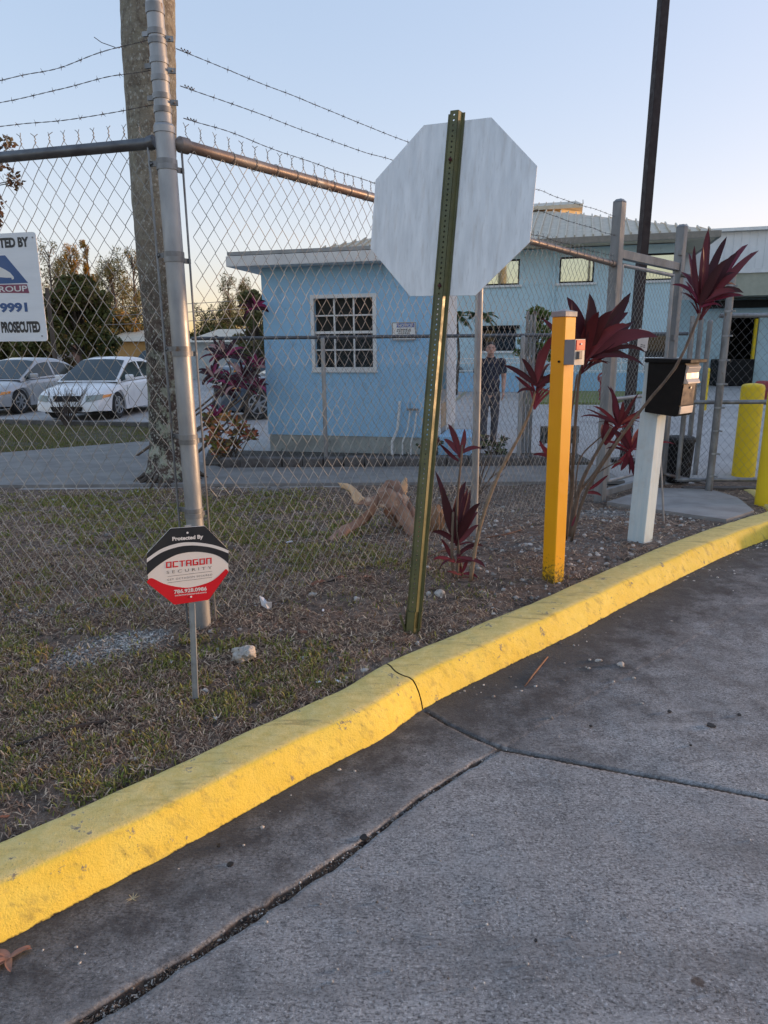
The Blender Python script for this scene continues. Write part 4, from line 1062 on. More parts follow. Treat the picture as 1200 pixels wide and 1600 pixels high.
mb.add(c4 + [topc + Vector((0, 0, .045))], [(0, 1, 4), (1, 2, 4), (2, 3, 4), (3, 0, 4)]); mb.build('cap', surf('grey_cap', (.33, .33, .34), (.27, .27, .28), 8, .5, 0, .1), yp, bevel=.002)
# button box on the right-hand face
fx = Rz(az) @ Vector((0, -1, 0))           # outward normal of the right front face is (sin) ...
faceR = Vector((math.cos(az - math.pi / 2), math.sin(az - math.pi / 2), 0)); sideR = Vector((-faceR.y, faceR.x, 0))
zc_ = at(900, 550, YB.y).z; ctrp = YB.lerp(topc, (zc_ - YB.z) / (topc.z - YB.z)); 
bx = MB(); Mb = Matrix((sideR, faceR, Vector((0, 0, 1)))).transposed()
cb = ctrp + faceR * (.05 + .038) - sideR * .004
bx.box(cb, (.088, .076, .145), Mb); bx.build('button_box', surf('grey_enclosure', (.23, .25, .28), (.21, .23, .25), 5, .4, 0, .05), yp, bevel=.003)
mb = MB(); mb.box(cb + faceR * .0395 , (.090, .004, .148), Mb); mb.build('box_face', surf('beige_box_face', (.62, .56, .48), (.58, .52, .45), 6, .45, 0, .05), yp, bevel=.001)
mb = MB(); mb.box(cb + faceR * .044 + Vector((0, 0, .040)), (.078, .007, .058), Mb); mb.build('red_label', surf('red_label', (.72, .05, .04), (.66, .04, .035), 6, .4, 0, 0), yp, bevel=.001)
mb = MB(); mb.tube([cb + faceR * .046 + Vector((0, 0, .046)), cb + faceR * .052 + Vector((0, 0, .046))], .006, 10); mb.build('indicator', M['white'], yp)
mb = MB(); mb.box(cb + faceR * .052 + Vector((0, 0, -.018)) - sideR * .016, (.03, .022, .045), Mb); mb.build('push_button', M['grey_ink'], yp, bevel=.003)
mb = MB(); faceL = Vector((-math.cos(az), -math.sin(az), 0)); q = ctrp + faceL * .05 + faceR * .02 + Vector((0, 0, -.055)); mb.tube([q, q + faceL * .008], .007, 10); mb.build('cable_hole', M['dark'], yp)

# ------------------------------------------------------------------ mailbox on its timber post
MBp = onlawn(999, 844); MBp.z = float(lawn_z(MBp.x, MBp.y)); 
tl = at(1029, 568, MBp.y)
pm = empty('mailbox_post', MBp, 0, 'weathered pale blue and white timber post leaning slightly under the mailbox', 'post')
def m_wood():
    m_, n, b = newmat('chalky_painted_timber'); v = coords(n, (9, 9, .8)); f = noise(n, v, 3, 6, .65)
    col = mixc(n, ramp(n, f, [(.35, 0.), (.65, 1.)]), (.52, .66, .71), (.64, .74, .76))
    cr = ramp(n, noise(n, coords(n, (14, 14, .45)), 6, 4, .7), [(.66, 0.), (.72, .7)]); col = mixc(n, cr, col, (.2, .22, .22))
    gr = ramp(n, noise(n, coords(n), 5, 5, .7), [(.5, 0.), (.75, .5)]); col = mixc(n, gr, col, (.45, .47, .43))
    n.links.new(col, b.inputs['Base Color']); b.inputs['Roughness'].default_value = .7; bump(n, b, f, .3, .004); return m_
azm = rad(41)
cl = Vector((tl.x - MBp.x, 0, 0))
mb = MB(); topm = Vector((tl.x + .0, MBp.y, tl.z + .0))
sqpost(mb, MBp - Vector((0, 0, .1)), topm, .14, .14, azm); mb.build('timber', m_wood(), pm, bevel=.006)
fR = Vector((math.cos(azm - math.pi / 2), math.sin(azm - math.pi / 2), 0)); sR = Vector((-fR.y, fR.x, 0))
box_ = empty('mailbox', topm + fR * .2, 0, 'black steel mailbox with cream mail slot front, mounted on the pale timber post', 'mailbox')
frm = (Vector((0, 0, 0)), fR, Vector((0, 0, 1)), sR)
z1 = at(1050, 566, MBp.y).z + .02; z0 = z1 - .40; c0 = Vector((topm.x, topm.y, 0)) - fR * .0 - sR * .0
# side profile (a along the front direction, b up)
prof = [(-.02, z1 - .02), (-.02, z0 + .02), (.215, z0 - .0), (.235, z0 + .02), (.255, z1 - .02)]
wd2 = .115
mb = MB()
o_ = c0
mb.prism(prof[::-1], -wd2, wd2, (o_, fR, Vector((0, 0, 1)), sR)); mb.build('body', M['dark'], box_, bevel=.004)
mb = MB(); mb.prism([(-.04, z1 - .02), (.30, z1 - .02), (.30, z1 + .004), (-.04, z1 + .012)][::1], -wd2 - .012, wd2 + .012, (o_, fR, Vector((0, 0, 1)), sR)); mb.build('lid', M['dark'], box_, bevel=.003)
mb = MB(); 
def fpt(b): return .235 + (b - (z0 + .02)) / (z1 - z0 - .04) * .025
P_ = []
for a_, b_ in ((.0, z1 - .03), (.024, z1 - .05), (.012, z1 - .09), (.016, z1 - .13), (.034, z1 - .155), (.034, z1 - .165), (0, z1 - .165)): P_.append((fpt(b_) + .001 + a_, b_))
mb.prism(P_, -wd2 + .01, wd2 - .03, (o_, fR, Vector((0, 0, 1)), sR)); 
M['cream_metal'] = surf('cream_metal', (.62, .55, .47), (.56, .49, .42), 6, .4, .1, .05)
mb.build('mail_slot', M['cream_metal'], box_, bevel=.002)
mb = MB(); mb.prism([(fpt(z0 + .075) + .001, z0 + .075), (fpt(z0 + .075) + .012, z0 + .072), (fpt(z0 + .02) + .012, z0 + .02), (fpt(z0 + .02), z0 + .018)], -wd2 + .01, wd2 - .03, (o_, fR, Vector((0, 0, 1)), sR)); mb.build('lower_trim', M['cream_metal'], box_, bevel=.002)
mb = MB(); mb.prism([(fpt(z1 - .17) + .001, z1 - .17), (fpt(z1 - .17) + .005, z1 - .172), (fpt(z0 + .08) + .005, z0 + .082), (fpt(z0 + .08) + .001, z0 + .08)], -wd2 + .012, wd2 - .035, (o_, fR, Vector((0, 0, 1)), sR)); mb.build('door', surf('bronze_door', (.055, .042, .038), (.05, .038, .034), 8, .35, .3, .05), box_, bevel=.001)
q = c0 + fR * (fpt(z1 - .2) + .008) + Vector((0, 0, z1 - .195)); mb = MB(); mb.tube([q, q + fR * .006], .008, 10); mb.build('lock', M['galv'], box_)
# thin leaning rod
rb = onlawn(1038, 817); rt = at(1031, 690, rb.y + .05); mb = MB(); mb.tube([rb - Vector((0, 0, .03)), rt], .008, 8); mb.tube([rt, rt + (rt - rb).normalized() * .012], .010, 8)
tag(mb.build('metal_rod', M['galv'], base=rb), 'thin pale metal rod leaning behind the mailbox post', 'rod')

# ------------------------------------------------------------------ gate
GB = at(1060, 425, 8.3); GB = Vector((GB.x, GB.y, 0)); gd = (GB - GA).normalized(); gn = Vector((gd.y, -gd.x, 0))
gaz = math.atan2(gd.y, gd.x)
zA = at(970, 316, GA.y).z; zB = at(1064, 355, GB.y).z; g0 = float(LOT)
def pyramid_post(mb, c, z0, z1, w_, ang):
    sqpost(mb, (c.x, c.y, z0), (c.x, c.y, z1), w_, w_, ang)
    R_ = Rz(ang); b = [Vector((c.x, c.y, z1)) + R_ @ Vector((a * (w_ / 2 + .004), d * (w_ / 2 + .004), 0)) for a, d in ((-1, -1), (1, -1), (1, 1), (-1, 1))]
    t = [Vector((c.x, c.y, z1 + .03)) + R_ @ Vector((a * w_ * .28, d * w_ * .28, 0)) for a, d in ((-1, -1), (1, -1), (1, 1), (-1, 1))]
    mb.add(b + t, [(3, 2, 1, 0), (4, 5, 6, 7), (0, 1, 5, 4), (1, 2, 6, 5), (2, 3, 7, 6), (3, 0, 4, 7)])
M['galv_sq'] = surf('square_tube_galvanized', (.30, .31, .32), (.20, .205, .21), 7, .55, .4, .15, 90, (1, 1, .3), c3=(.36, .34, .31), c3scale=8, c3thr=.6)
gf = empty('gate_portal', (GA.x, GA.y, LOT), 0, 'galvanized square tube portal of the pedestrian gate, two tall posts and a header', 'gate')
for c, zt in ((GA, zA), (GB, zB)):
    mb = MB(); pyramid_post(mb, c, -.2, zt, .098, gaz); mb.build('post', M['galv_sq'], gf, bevel=.006)
zh = at(990, 398, GA.y + .1).z
mb = MB(); mb.beam(Vector((GA.x, GA.y, zh)) + gd * .052, Vector((GB.x, GB.y, zh - .03)) - gd * .052, .07, .085); mb.build('header', M['galv_sq'], gf, bevel=.004)
mb = MB(); mb.beam(Vector((GA.x, GA.y, LOT + .08)) + gd * .052, Vector((GB.x, GB.y, LOT + .08)) - gd * .052, .05, .07); mb.build('sill', M['galv_sq'], gf, bevel=.004)
hb = MB()
for z in (zh + .12, 1.7, .9):
    c = Vector((GB.x, GB.y, z)) - gd * .06 + gn * .03; hb.box(c, (.03, .04, .06), Rz(gaz))
hb.build('hinge', M['galv_old'], gf, bevel=.003)
gl = empty('gate_leaf', (GA.x, GA.y, LOT), 0, 'chain link pedestrian gate leaf hanging between the two square posts', 'gate')
a = GA + gd * .13; b = GB - gd * .13; zt = zh - .10; zb_ = LOT + .2
mb = MB(); r = .021
for p, q in (((a.x, a.y, zt), (b.x, b.y, zt - .03)), ((a.x, a.y, zb_), (b.x, b.y, zb_)), ((a.x, a.y, zb_), (a.x, a.y, zt)), ((b.x, b.y, zb_), (b.x, b.y, zt - .03)), ((a.x, a.y, 1.05), (b.x, b.y, 1.05))): mb.tube([p, q], r, 12)
mb.build('leaf_frame', M['galv'], gl, autos=True)
mb = chain_mesh(a, b, zb_, zb_, zt - .01, W=.075, H=.085, r=.0017, n=3, barbs=False, seed=44, kink=False); mb.build('chain_mesh', M['mesh'], gl)
# little paper notice on the gate
c = at(1001, 531, GA.y + .45); nrmg = gn if gn.y < 0 else -gn; frn = (c + nrmg * .03, gd, Vector((0, 0, 1)), nrmg)
nt_ = empty('paper_notice', c, 0, 'small white square notice wired to the gate leaf', 'notice')
rl = rad(-6); frn = (c + nrmg * .03, (gd * math.cos(rl) + Vector((0, 0, 1)) * math.sin(rl)), (Vector((0, 0, 1)) * math.cos(rl) - gd * math.sin(rl)), nrmg)
mb = MB(); mb.prism(rrect(.24, .22, .008, 3), -.002, 0, frn); mb.build('sheet', surf('notice_sheet', (.62, .58, .56), (.57, .54, .52), 8, .5, 0, 0), nt_)
mb = MB()
for y_, w_ in ((.065, .11), (.045, .12), (-.055, .12), (-.075, .13)):
    for k in range(9):
        if (k * 7 + int(y_ * 1000)) % 5: mb.prism([(-w_ / 2 + k * w_ / 9, y_ - .006), (-w_ / 2 + k * w_ / 9 + w_ / 12, y_ - .006), (-w_ / 2 + k * w_ / 9 + w_ / 12, y_ + .006), (-w_ / 2 + k * w_ / 9, y_ + .006)], .0003, .0012, frn)
mb.build('notice_marks', M['grey_ink'], nt_)

# fence panel and post C right of the gate, then the low sliding gate
GC = atz(1107, 770, LOT); GC = Vector((GC.x, GC.y, 0)); zC = at(1131, 432, GC.y).z
sf = empty('chain_link_fence', (GC.x, GC.y, LOT), 0, 'narrow chain link panel and round post right of the pedestrian gate', 'fence')
mb = MB(); mb.tube([(GC.x, GC.y, -.2), (GC.x + .01, GC.y, zC)], .040, 16); mb.tube([(GC.x + .01, GC.y, zC), (GC.x + .01, GC.y, zC + .02), (GC.x + .01, GC.y, zC + .035)], [.044, .044, .02], 16); mb.build('round_post', M['galv_old'], sf, autos=True)
d2 = (GC - GB); dz = d2.normalized()
mb = MB(); mb.tube([Vector((GB.x, GB.y, zh - .12)) + dz * .05, Vector((GC.x, GC.y, zC - .06))], .024, 12); mb.tube([Vector((GB.x, GB.y, LOT + .12)) + dz * .05, Vector((GC.x, GC.y, LOT + .10))], .02, 10); mb.build('rail', M['rail_rust'], sf, autos=True)
mb = chain_mesh(GB + dz * .05, GC - dz * .03, LOT + .04, LOT + .04, zC - .05, W=.07, H=.08, r=.0018, n=3, barbs=False, seed=61, kink=False); mb.build('chain_mesh', M['mesh_far'], sf)
mb = MB()
for z in np.linspace(.15, zC - .1, 9): band(mb, (GC.x + .008, GC.y, z), .040, .02, .004, dz)
mb.build('tension_band', M['galv'], sf, autos=True)
SGY = GC.y + .12
sgt = empty('sliding_gate', (GC.x + .3, SGY, LOT), 0, 'low chain link sliding gate with three horizontal rails at the right edge', 'gate')
zz = [at(1165, 493, SGY).z, at(1150, 628, SGY).z, at(1150, 749, SGY).z]
xr = GC.x + 3.2; xl = GC.x - .32
mb = MB()
for z, x0_ in zip(zz, (GC.x - .02, xl, xl)): mb.tube([(x0_, SGY, z), (xr if z != zz[1] else xr, SGY - .10, z)], .024, 12)
for x_ in (xl, GC.x + 2.2): mb.tube([(x_, SGY, zz[2]), (x_, SGY, zz[0])], .024, 12)
mb.build('gate_frame_tube', M['galv_old'], sgt, autos=True)
mb = chain_mesh((xl, SGY), (xr, SGY - .1), zz[2], zz[2], zz[0] - .0, W=.10, H=.115, r=.0017, n=3, barbs=False, seed=71, kink=False); mb.build('chain_mesh', M['mesh_far'], sgt)
mb = MB(); mb.beam((GC.x - .2, SGY + .1, LOT + .0), (xr, SGY, LOT + .0), .12, .05); mb.build('track', M['block'], sgt, bevel=.005)
for (px_, Yq, zt_) in ((1082, 9.3, 1.95), (1096, 8.9, 1.9), (1070, 9.8, 1.9)):
    q = at(px_, 640, Yq); mb = MB(); mb.tube([(q.x, q.y, -.2), (q.x, q.y, zt_)], .032, 12); mb.tube([(q.x, q.y, zt_), (q.x, q.y, zt_ + .02)], [.036, .02], 12)
    tag(mb.build('fence_post', M['galv_old'], base=(q.x, q.y, LOT), autos=True), {1082: 'grey round post standing alone behind the narrow fence panel', 1096: 'grey round post just left of the round gate post, right of its two neighbours', 1070: 'leftmost grey round post behind the narrow fence panel'}[px_], 'post', 'loose posts behind the gate')

# ------------------------------------------------------------------ bollards
M['bollard'] = surf('yellow_bollard', (.88, .62, .012), (.80, .55, .010), 4, .55, 0, .15, 60, c3=(.3, .24, .03), c3scale=40, c3thr=.68)
def bollard(base, top, r, label, cat='bollard', group='yellow bollards by the sliding gate'):
    mb = MB(); base = Vector(base); h = top - base.z; n = 28
    mb.lathe(base, [(r, -.1), (r, h - r * .35), (r * .97, h - r * .2), (r * .88, h - r * .08), (r * .7, h), (r * .2, h + r * .06)], n)
    tag(mb.build('bollard', M['bollard'], base=base, autos=True), label, cat, group)
def boll_px(pxc, pyb, pyt, wpx, z, label):
    b = atz(pxc, pyb, z); dep = (b - CAM).dot(FW); r = wpx * dep / F_PX / 2; bollard(b, at(pxc, pyt, b.y).z, r, label)
boll_px(1161, 742, 600, 33, LOT, 'round topped yellow bollard standing behind the sliding gate rail')
boll_px(1203, 790, 607, 44, LOT, 'thick yellow bollard cut by the right edge, in front of the sliding gate')
boll_px(1098, 640, 575, 10, LOT, 'distant slim yellow bollard in front of the loading dock')
# bin behind the gate
b = atz(1058, 752, LOT); 
bn = empty('trash_bin', b, 0, 'dark plastic bin standing behind the mailbox and gate post', 'bin')
hb_ = at(1058, 682, b.y).z - LOT
mb = MB(); mb.lathe(b, [(.14, 0), (.165, hb_ - .06)], 20); mb.build('tub', M['dark'], bn, autos=True)
mb = MB(); mb.lathe(b + Vector((0, 0, hb_ - .06)), [(.175, 0), (.175, .04), (.15, .06)], 20); mb.build('lid', M['rubber'], bn, autos=True)

# ------------------------------------------------------------------ low inner fence
LFY = 9.75
fa = at(300, 531, LFY + .25); fb = at(1075, 521, LFY - .25); zf = (fa.z + fb.z) / 2
fa.z = at(507, 527, LFY + .1).z; fb.z = fa.z
lf = empty('low_fence', (0, LFY, LOT), 0, 'chest high chain link fence in front of the blue guard house', 'fence')
mb = MB(); mb.tube([fa, fb], .024, 12); mb.build('top_rail', surf('dark_rail_far', (.14, .15, .16), (.1, .1, .11), 9, .5, .5, 0), lf, autos=True)
mb = chain_mesh(fa, fb, LOT + .06, LOT + .06, fa.z + .03, W=.075, H=.085, r=.0016, n=3, barbs=False, seed=81, kink=False); mb.build('chain_mesh', M['mesh_far'], lf)
for px_, pyb in ((507, 726), (813, 695)):
    Y_ = fa.y + (fb.y - fa.y) * (px_ - 300) / 775; q = at(px_, 620, Y_); mb = MB(); mb.tube([(q.x, q.y - .03, -.1), (q.x, q.y - .03, fa.z - .03)], .030, 14); mb.lathe(Vector((q.x, q.y - .03, fa.z - .05)), [(.033, 0), (.033, .03), (.02, .045)], 14)
    mb.build('fence_post', M['galv'], lf, autos=True)
q = at(826, 600, LFY + .9); mb = MB(); 
for k in (-1, 0, 1): mb.beam(Vector((q.x + k * .055, q.y, LOT)), Vector((q.x + k * .055, q.y, at(826, 486 + (k == 0) * 6, q.y).z)), .04, .05)
tag(mb.build('steel_post', M['galv_old'], base=(q.x, q.y, LOT), bevel=.003), 'ribbed grey steel post rising above the low fence rail', 'post')
# concrete edging blocks below it
for k in range(17):
    px_ = 348 + k * 32; Y_ = 9.62 - .004 * k; q = at(px_ + 14, 728, Y_)
    mb = MB(); w_ = .285 + random.uniform(-.02, .02); mb.box((q.x, Y_, LOT + .07 + random.uniform(-.012, .012)), (w_, .18, .17), Rz(random.uniform(-.05, .05)))
    o = mb.build('edging_block', M['block'], base=(q.x, Y_, LOT), bevel=.014)
    tag(o, 'dark concrete edging block in the row below the low fence', 'block', 'edging blocks under the low fence')
# soil strip between blocks and guard house
mb = MB(); mb.prism([(-2.6, 9.72), (3.0, 9.62), (3.0, 10.5), (.95, 10.6), (.95, 10.4), (-1.9, 11.0), (-2.9, 11.2)], LOT - .1, LOT + .05)
tag(mb.build('planting_bed', surf('bed_soil', (.09, .075, .06), (.05, .042, .035), 6, .95, 0, .7, 50, c3=(.2, .19, .17), c3scale=40, c3thr=.6)), kind='structure')
# valve assemblies on short pipes behind the amber post
vx = empty('valve_stand', atz(875, 712, LOT), 0, 'pair of dark green valve boxes on short pipes behind the amber post', 'valve')
for px_ in (852, 893):
    q = atz(px_, 712, LOT); z1_ = at(px_, 668, q.y).z
    mb = MB(); mb.box((q.x, q.y, LOT + .33), (.16, .12, .26), Rz(.2)); mb.build('valve_box', surf('dark_green_box', (.03, .045, .04), (.02, .03, .03), 8, .5, .2, .1), vx, bevel=.01)
    mb = MB()
    for s in (-.05, .05): mb.tube([(q.x + s, q.y - .07, -.1), (q.x + s, q.y - .07, z1_)], .015, 10); mb.tube([(q.x + s, q.y - .07, z1_), (q.x + s, q.y - .07, z1_ + .03)], .022, 10)
    mb.build('pipe', M['galv_old'], vx, autos=True)
# brown square lamp pole
pb = at(980, 700, 9.9); pt = at(1037, 0, 9.9)
ax_ = (pt - at(987, 600, 9.9)).normalized()
mb = MB(); base_ = at(987, 600, 9.9) - ax_ * 1.9; sqpost(mb, (base_.x - .0, base_.y, LOT - .05), at(987, 600, 9.9) + ax_ * 7, .115, .115, rad(12))
M['bronze'] = surf('bronze_paint', (.020, .009, .010), (.015, .007, .008), 6, .6, 0, .05)
lp = empty('lamp_pole', (base_.x, base_.y, LOT), 0, 'tall dark brown square steel lamp pole behind the pedestrian gate', 'pole')
mb.build('pole_shaft', M['bronze'], lp, bevel=.006)
mb = MB(); mb.box((base_.x, base_.y, LOT + .02), (.36, .36, .05), Rz(rad(12))); mb.build('base_plate', M['bronze'], lp, bevel=.005)
# ------------------------------------------------------------------ facade helper
class Facade:
    def __init__(s, origin, rz):
        s.o = Vector(origin); s.rz = rz; s.u = Vector((math.cos(rz), math.sin(rz), 0)); s.n = Vector((math.sin(rz), -math.cos(rz), 0))
    def px(s, x, y, off=0.0):
        """pixel -> (a, z) local on the plane offset towards the camera"""
        d = ray(x, y); o = s.o + s.n * off; t = (o - CAM).dot(s.n) / d.dot(s.n); p = CAM + d * t - s.o; return p.dot(s.u), p.z
def m_stucco(name, c1, c2):
    return surf(name, c1, c2, 3, .8, 0, .35, 90, c3=tuple(x * .82 for x in c1), c3scale=5, c3thr=.58, bdist=.003)
def m_glass(name, col, metal=.0, rough=.05):
    m_, n, b = newmat(name); b.inputs['Base Color'].default_value = (*col, 1); b.inputs['Metallic'].default_value = metal; b.inputs['Roughness'].default_value = rough
    v = coords(n); bump(n, b, noise(n, v, 1.5, 2), .03, .02); return m_
M['glass_dark'] = m_glass('dark_glass', (.012, .014, .016), 0, .04)
M['glass_mirror'] = m_glass('mirror_glass', (.62, .64, .50), .92, .03)
M['shed_blue'] = m_stucco('light_blue_stucco', (.36, .62, .84), (.33, .58, .80))
M['trim'] = surf('white_trim', (.82, .82, .80), (.70, .70, .69), 5, .55, 0, .1, c3=(.3, .29, .27), c3scale=18, c3thr=.66)
# ------------------------------------------------------------------ guard house
gh0 = atz(421, 708, LOT); rz = -rad(14); FA = Facade(gh0, rz)
wR = FA.px(679, 600)[0]; zEave = FA.px(416, 424)[1]; zPl = FA.px(422, 684)[1]; zPl2 = FA.px(652, 688)[1]; zPl = (zPl + zPl2) / 2
D_ = 2.3
gh = empty('guard_house', gh0, rz, 'small light blue stucco guard house with a flat white roof edge behind the fences', 'building')
H0 = -gh0.z
def LB(): return MB()
mb = LB(); z0 = zPl - gh0.z; z1 = zEave - gh0.z
wx = [FA.px(492, 520)[0], FA.px(583, 520)[0]]; wz = [FA.px(536, 579)[1] - gh0.z, FA.px(536, 471)[1] - gh0.z]
# front wall with a real window opening, other walls
def wallbox(x0, x1, y0, y1, za, zb): mb.box(((x0 + x1) / 2, (y0 + y1) / 2, (za + zb) / 2), (x1 - x0, y1 - y0, zb - za))
wallbox(0, wx[0], 0, .15, z0, z1); wallbox(wx[1], wR, 0, .15, z0, z1); wallbox(wx[0], wx[1], 0, .15, z0, wz[0]); wallbox(wx[0], wx[1], 0, .15, wz[1], z1)
wallbox(0, .15, .15, D_, z0, z1); wallbox(.15, wR - .15, D_ - .15, D_, z0, z1)
mb.build('wall', M['shed_blue'], gh, local=True)
mb = MB(); mb.box((wR - .073, .15 + (D_ - .15) / 2 + .002, (z0 + z1) / 2), (.146, D_ - .16, z1 - z0 - .004)); mb.build('side_wall', M['trim'], gh, local=True)
mb = MB(); mb.box((wR / 2, D_ / 2, z0 / 2 - .03), (wR - .03, D_ - .03, z0 + .06)); mb.build('plinth', surf('concrete_plinth', (.42, .45, .42), (.28, .30, .28), 3, .85, 0, .4, 60, c3=(.09, .1, .09), c3scale=8, c3thr=.62), gh, local=True)
zf1 = FA.px(366, 411)[1] - gh0.z
mb = MB(); 
ov = .42; tk = .15
mb.add([(-ov, -.32, z1 - .0), (wR + .35, -.32, z1), (wR + .35, D_ + .3, z1), (-ov, D_ + .3, z1), (-ov, -.32, z1 + tk), (wR + .35, -.32, z1 + tk), (wR + .35, D_ + .3, z1 + tk), (-ov, D_ + .3, z1 + tk)],
       [(3, 2, 1, 0), (4, 5, 6, 7), (0, 1, 5, 4), (1, 2, 6, 5), (2, 3, 7, 6), (3, 0, 4, 7)])
rf = mb.build('roof', M['trim'], gh, local=True, bevel=.006)
mb = MB(); mb.box(((wR - .07) / 2, D_ / 2 - .01, z1 + tk + .035), (wR + .73, D_ + .6, .05)); mb.build('drip_edge', surf('grey_roofing', (.42, .43, .42), (.32, .33, .33), 5, .7, 0, .2), rf, local=True)
# window
wn = MB(); t = .05; X0, X1 = wx; Z0, Z1 = wz
cw = .055
wn.box(((X0 + X1) / 2, .0, Z0 - cw / 2), (X1 - X0 + 2 * cw, .06, cw)); wn.box(((X0 + X1) / 2, .0, Z1 + cw / 2), (X1 - X0 + 2 * cw, .06, cw))
wn.box((X0 - cw / 2, .0, (Z0 + Z1) / 2), (cw, .06, Z1 - Z0)); wn.box((X1 + cw / 2, .0, (Z0 + Z1) / 2), (cw, .06, Z1 - Z0))
mid = (Z0 + Z1) / 2 + .01
for k in range(1, 3): wn.box((X0 + (X1 - X0) * k / 3, .04, (Z0 + Z1) / 2), (.024, .03, Z1 - Z0))
wn.box(((X0 + X1) / 2, .038, mid), (X1 - X0, .05, .04))
for z in ((Z1 + mid) / 2, (Z0 + mid) / 2): wn.box(((X0 + X1) / 2, .041, z), (X1 - X0, .028, .022))
wo_ = wn.build('window', M['trim'], gh, local=True, bevel=.002)
mb = MB(); mb.box(((X0 + X1) / 2, .075, (Z0 + Z1) / 2), (X1 - X0, .006, Z1 - Z0)); 
gm, n_, b_ = newmat('window_glass'); b_.inputs['Base Color'].default_value = (.02, .02, .02, 1); b_.inputs['Roughness'].default_value = .03; b_.inputs['Transmission Weight'].default_value = .9; b_.inputs['Base Color'].default_value = (.25, .27, .27, 1); b_.inputs['Specular IOR Level'].default_value = .2; b_.inputs['IOR'].default_value = 1.12
mb.build('pane', gm, wo_, local=True)
mb = MB(); mb.box(((X0 + X1) / 2, .02, Z0 - cw - .012), (X1 - X0 + .14, .10, .024)); mb.build('sill', M['trim'], wo_, local=True, bevel=.003)
# things seen inside: shelf, papers, seat back
ig = empty('desk', FA.o + FA.u * (X1 - .3) + Vector((-FA.n.x, -FA.n.y, 0)) * .7 , rz, 'cluttered desk just inside the guard house window', 'desk')
ig.location.z = LOT
mb = MB(); mb.box((-.25, 0, .82), (1.2, .5, .04)); mb.box((-.8, 0, .4), (.04, .48, .8)); mb.box((.3, 0, .4), (.04, .48, .8)); mb.build('desk_top', M['trim'], ig, local=True)
mb = MB(); mb.box((-.02, -.1, 1.08), (.26, .04, .34), Rz(.3)); mb.box((-.06, -.02, 1.32), (.22, .03, .12), Rz(-.2)); mb.build('paper_board', M['white'], ig, local=True)
mb = MB(); mb.box((-.75, .3, 1.2), (.45, .1, .5)); mb.build('seat_back', M['dark'], ig, local=True, bevel=.03)
# side face: tall door opening, door, white frame, block at the foot
mb = MB(); mb.box((wR + .008, .62, z0 + 1.12), (.05, .62, 2.2)); dr = mb.build('door', surf('grey_door', (.30, .32, .33), (.25, .27, .28), 5, .5, 0, .05), gh, local=True, bevel=.004)
mb = MB(); mb.box((wR + .037, .62, z0 + 1.35), (.008, .40, 1.3)); mb.build('door_glass', M['glass_dark'], dr, local=True)
mb = MB(); mb.box((wR + .035, .62, z0 + .30), (.03, .5, .38)); mb.build('wood_panel', surf('tan_panel', (.52, .37, .22), (.44, .3, .18), 8, .6, 0, .1), dr, local=True)
mb = MB(); 
for y_ in (.28, .96): mb.box((wR + .02, y_, z0 + 1.14), (.06, .06, 2.28))
mb.box((wR + .02, .62, z0 + 2.30), (.06, .74, .06)); mb.build('door_frame', M['white'], gh, local=True, bevel=.003)
mb = MB(); mb.box((wR + .30, .55, .16), (.5, 1.0, .34)); mb.build('step', M['shed_blue'], gh, local=True, bevel=.01)
# notice sign
a0, za = FA.px(613, 509); a1, zb2 = FA.px(651, 537); za -= gh0.z; zb2 -= gh0.z
ns = empty('notice_sign', FA.o + FA.u * (a0 + a1) / 2 + FA.n * .02 + Vector((0, 0, (za + zb2) / 2)), rz, 'small NOTICE sign with blue header on the blue guard house wall', 'sign')
hw_, hh_ = (a1 - a0) / 2, (za - zb2) / 2
frl = (Vector((0, -.012, 0)), Vector((1, 0, 0)), Vector((0, 0, 1)), Vector((0, -1, 0)))
mb = MB(); mb.prism(rrect(2 * hw_, 2 * hh_, .01, 3), -.004, 0, frl); mb.build('sign_panel', M['white'], ns, local=True)
mb = MB()
for x0_, x1_, y0_, y1_ in ((-.93, .93, .90, .96), (-.93, .93, -.96, -.90), (-.96, -.92, -.96, .96), (.92, .96, -.96, .96)): mb.prism([(x0_ * hw_, y0_ * hh_), (x1_ * hw_, y0_ * hh_), (x1_ * hw_, y1_ * hh_), (x0_ * hw_, y1_ * hh_)], .0005, .001, frl)
for y_, w_ in ((.2, .55), (.02, .6), (-.2, .5), (-.42, .7), (-.68, .72)):
    k = 0; x_ = -w_
    while x_ < w_:
        l_ = random.uniform(.06, .16); mb.prism([(x_ * hw_, (y_ - .06) * hh_), ((x_ + l_) * hw_, (y_ - .06) * hh_), ((x_ + l_) * hw_, (y_ + .06) * hh_), (x_ * hw_, (y_ + .06) * hh_)], .0005, .001, frl); x_ += l_ + .05
mb.build('small_print', M['black_ink'], ns, local=True)
mb = MB(); mb.prism([(-.6 * hw_, .42 * hh_), (.86 * hw_, .42 * hh_), (.86 * hw_, .86 * hh_), (-.6 * hw_, .86 * hh_)], .0008, .0015, frl); mb.build('blue_header', M['blue_ink'], ns, local=True)
mb = MB(); put_text(mb, 'NOTICE', .1 * hw_, .64 * hh_, 1.15 * hw_, .30 * hh_, frl, .0022, .03); mb.build('header_lettering', M['white_ink'], ns, local=True)
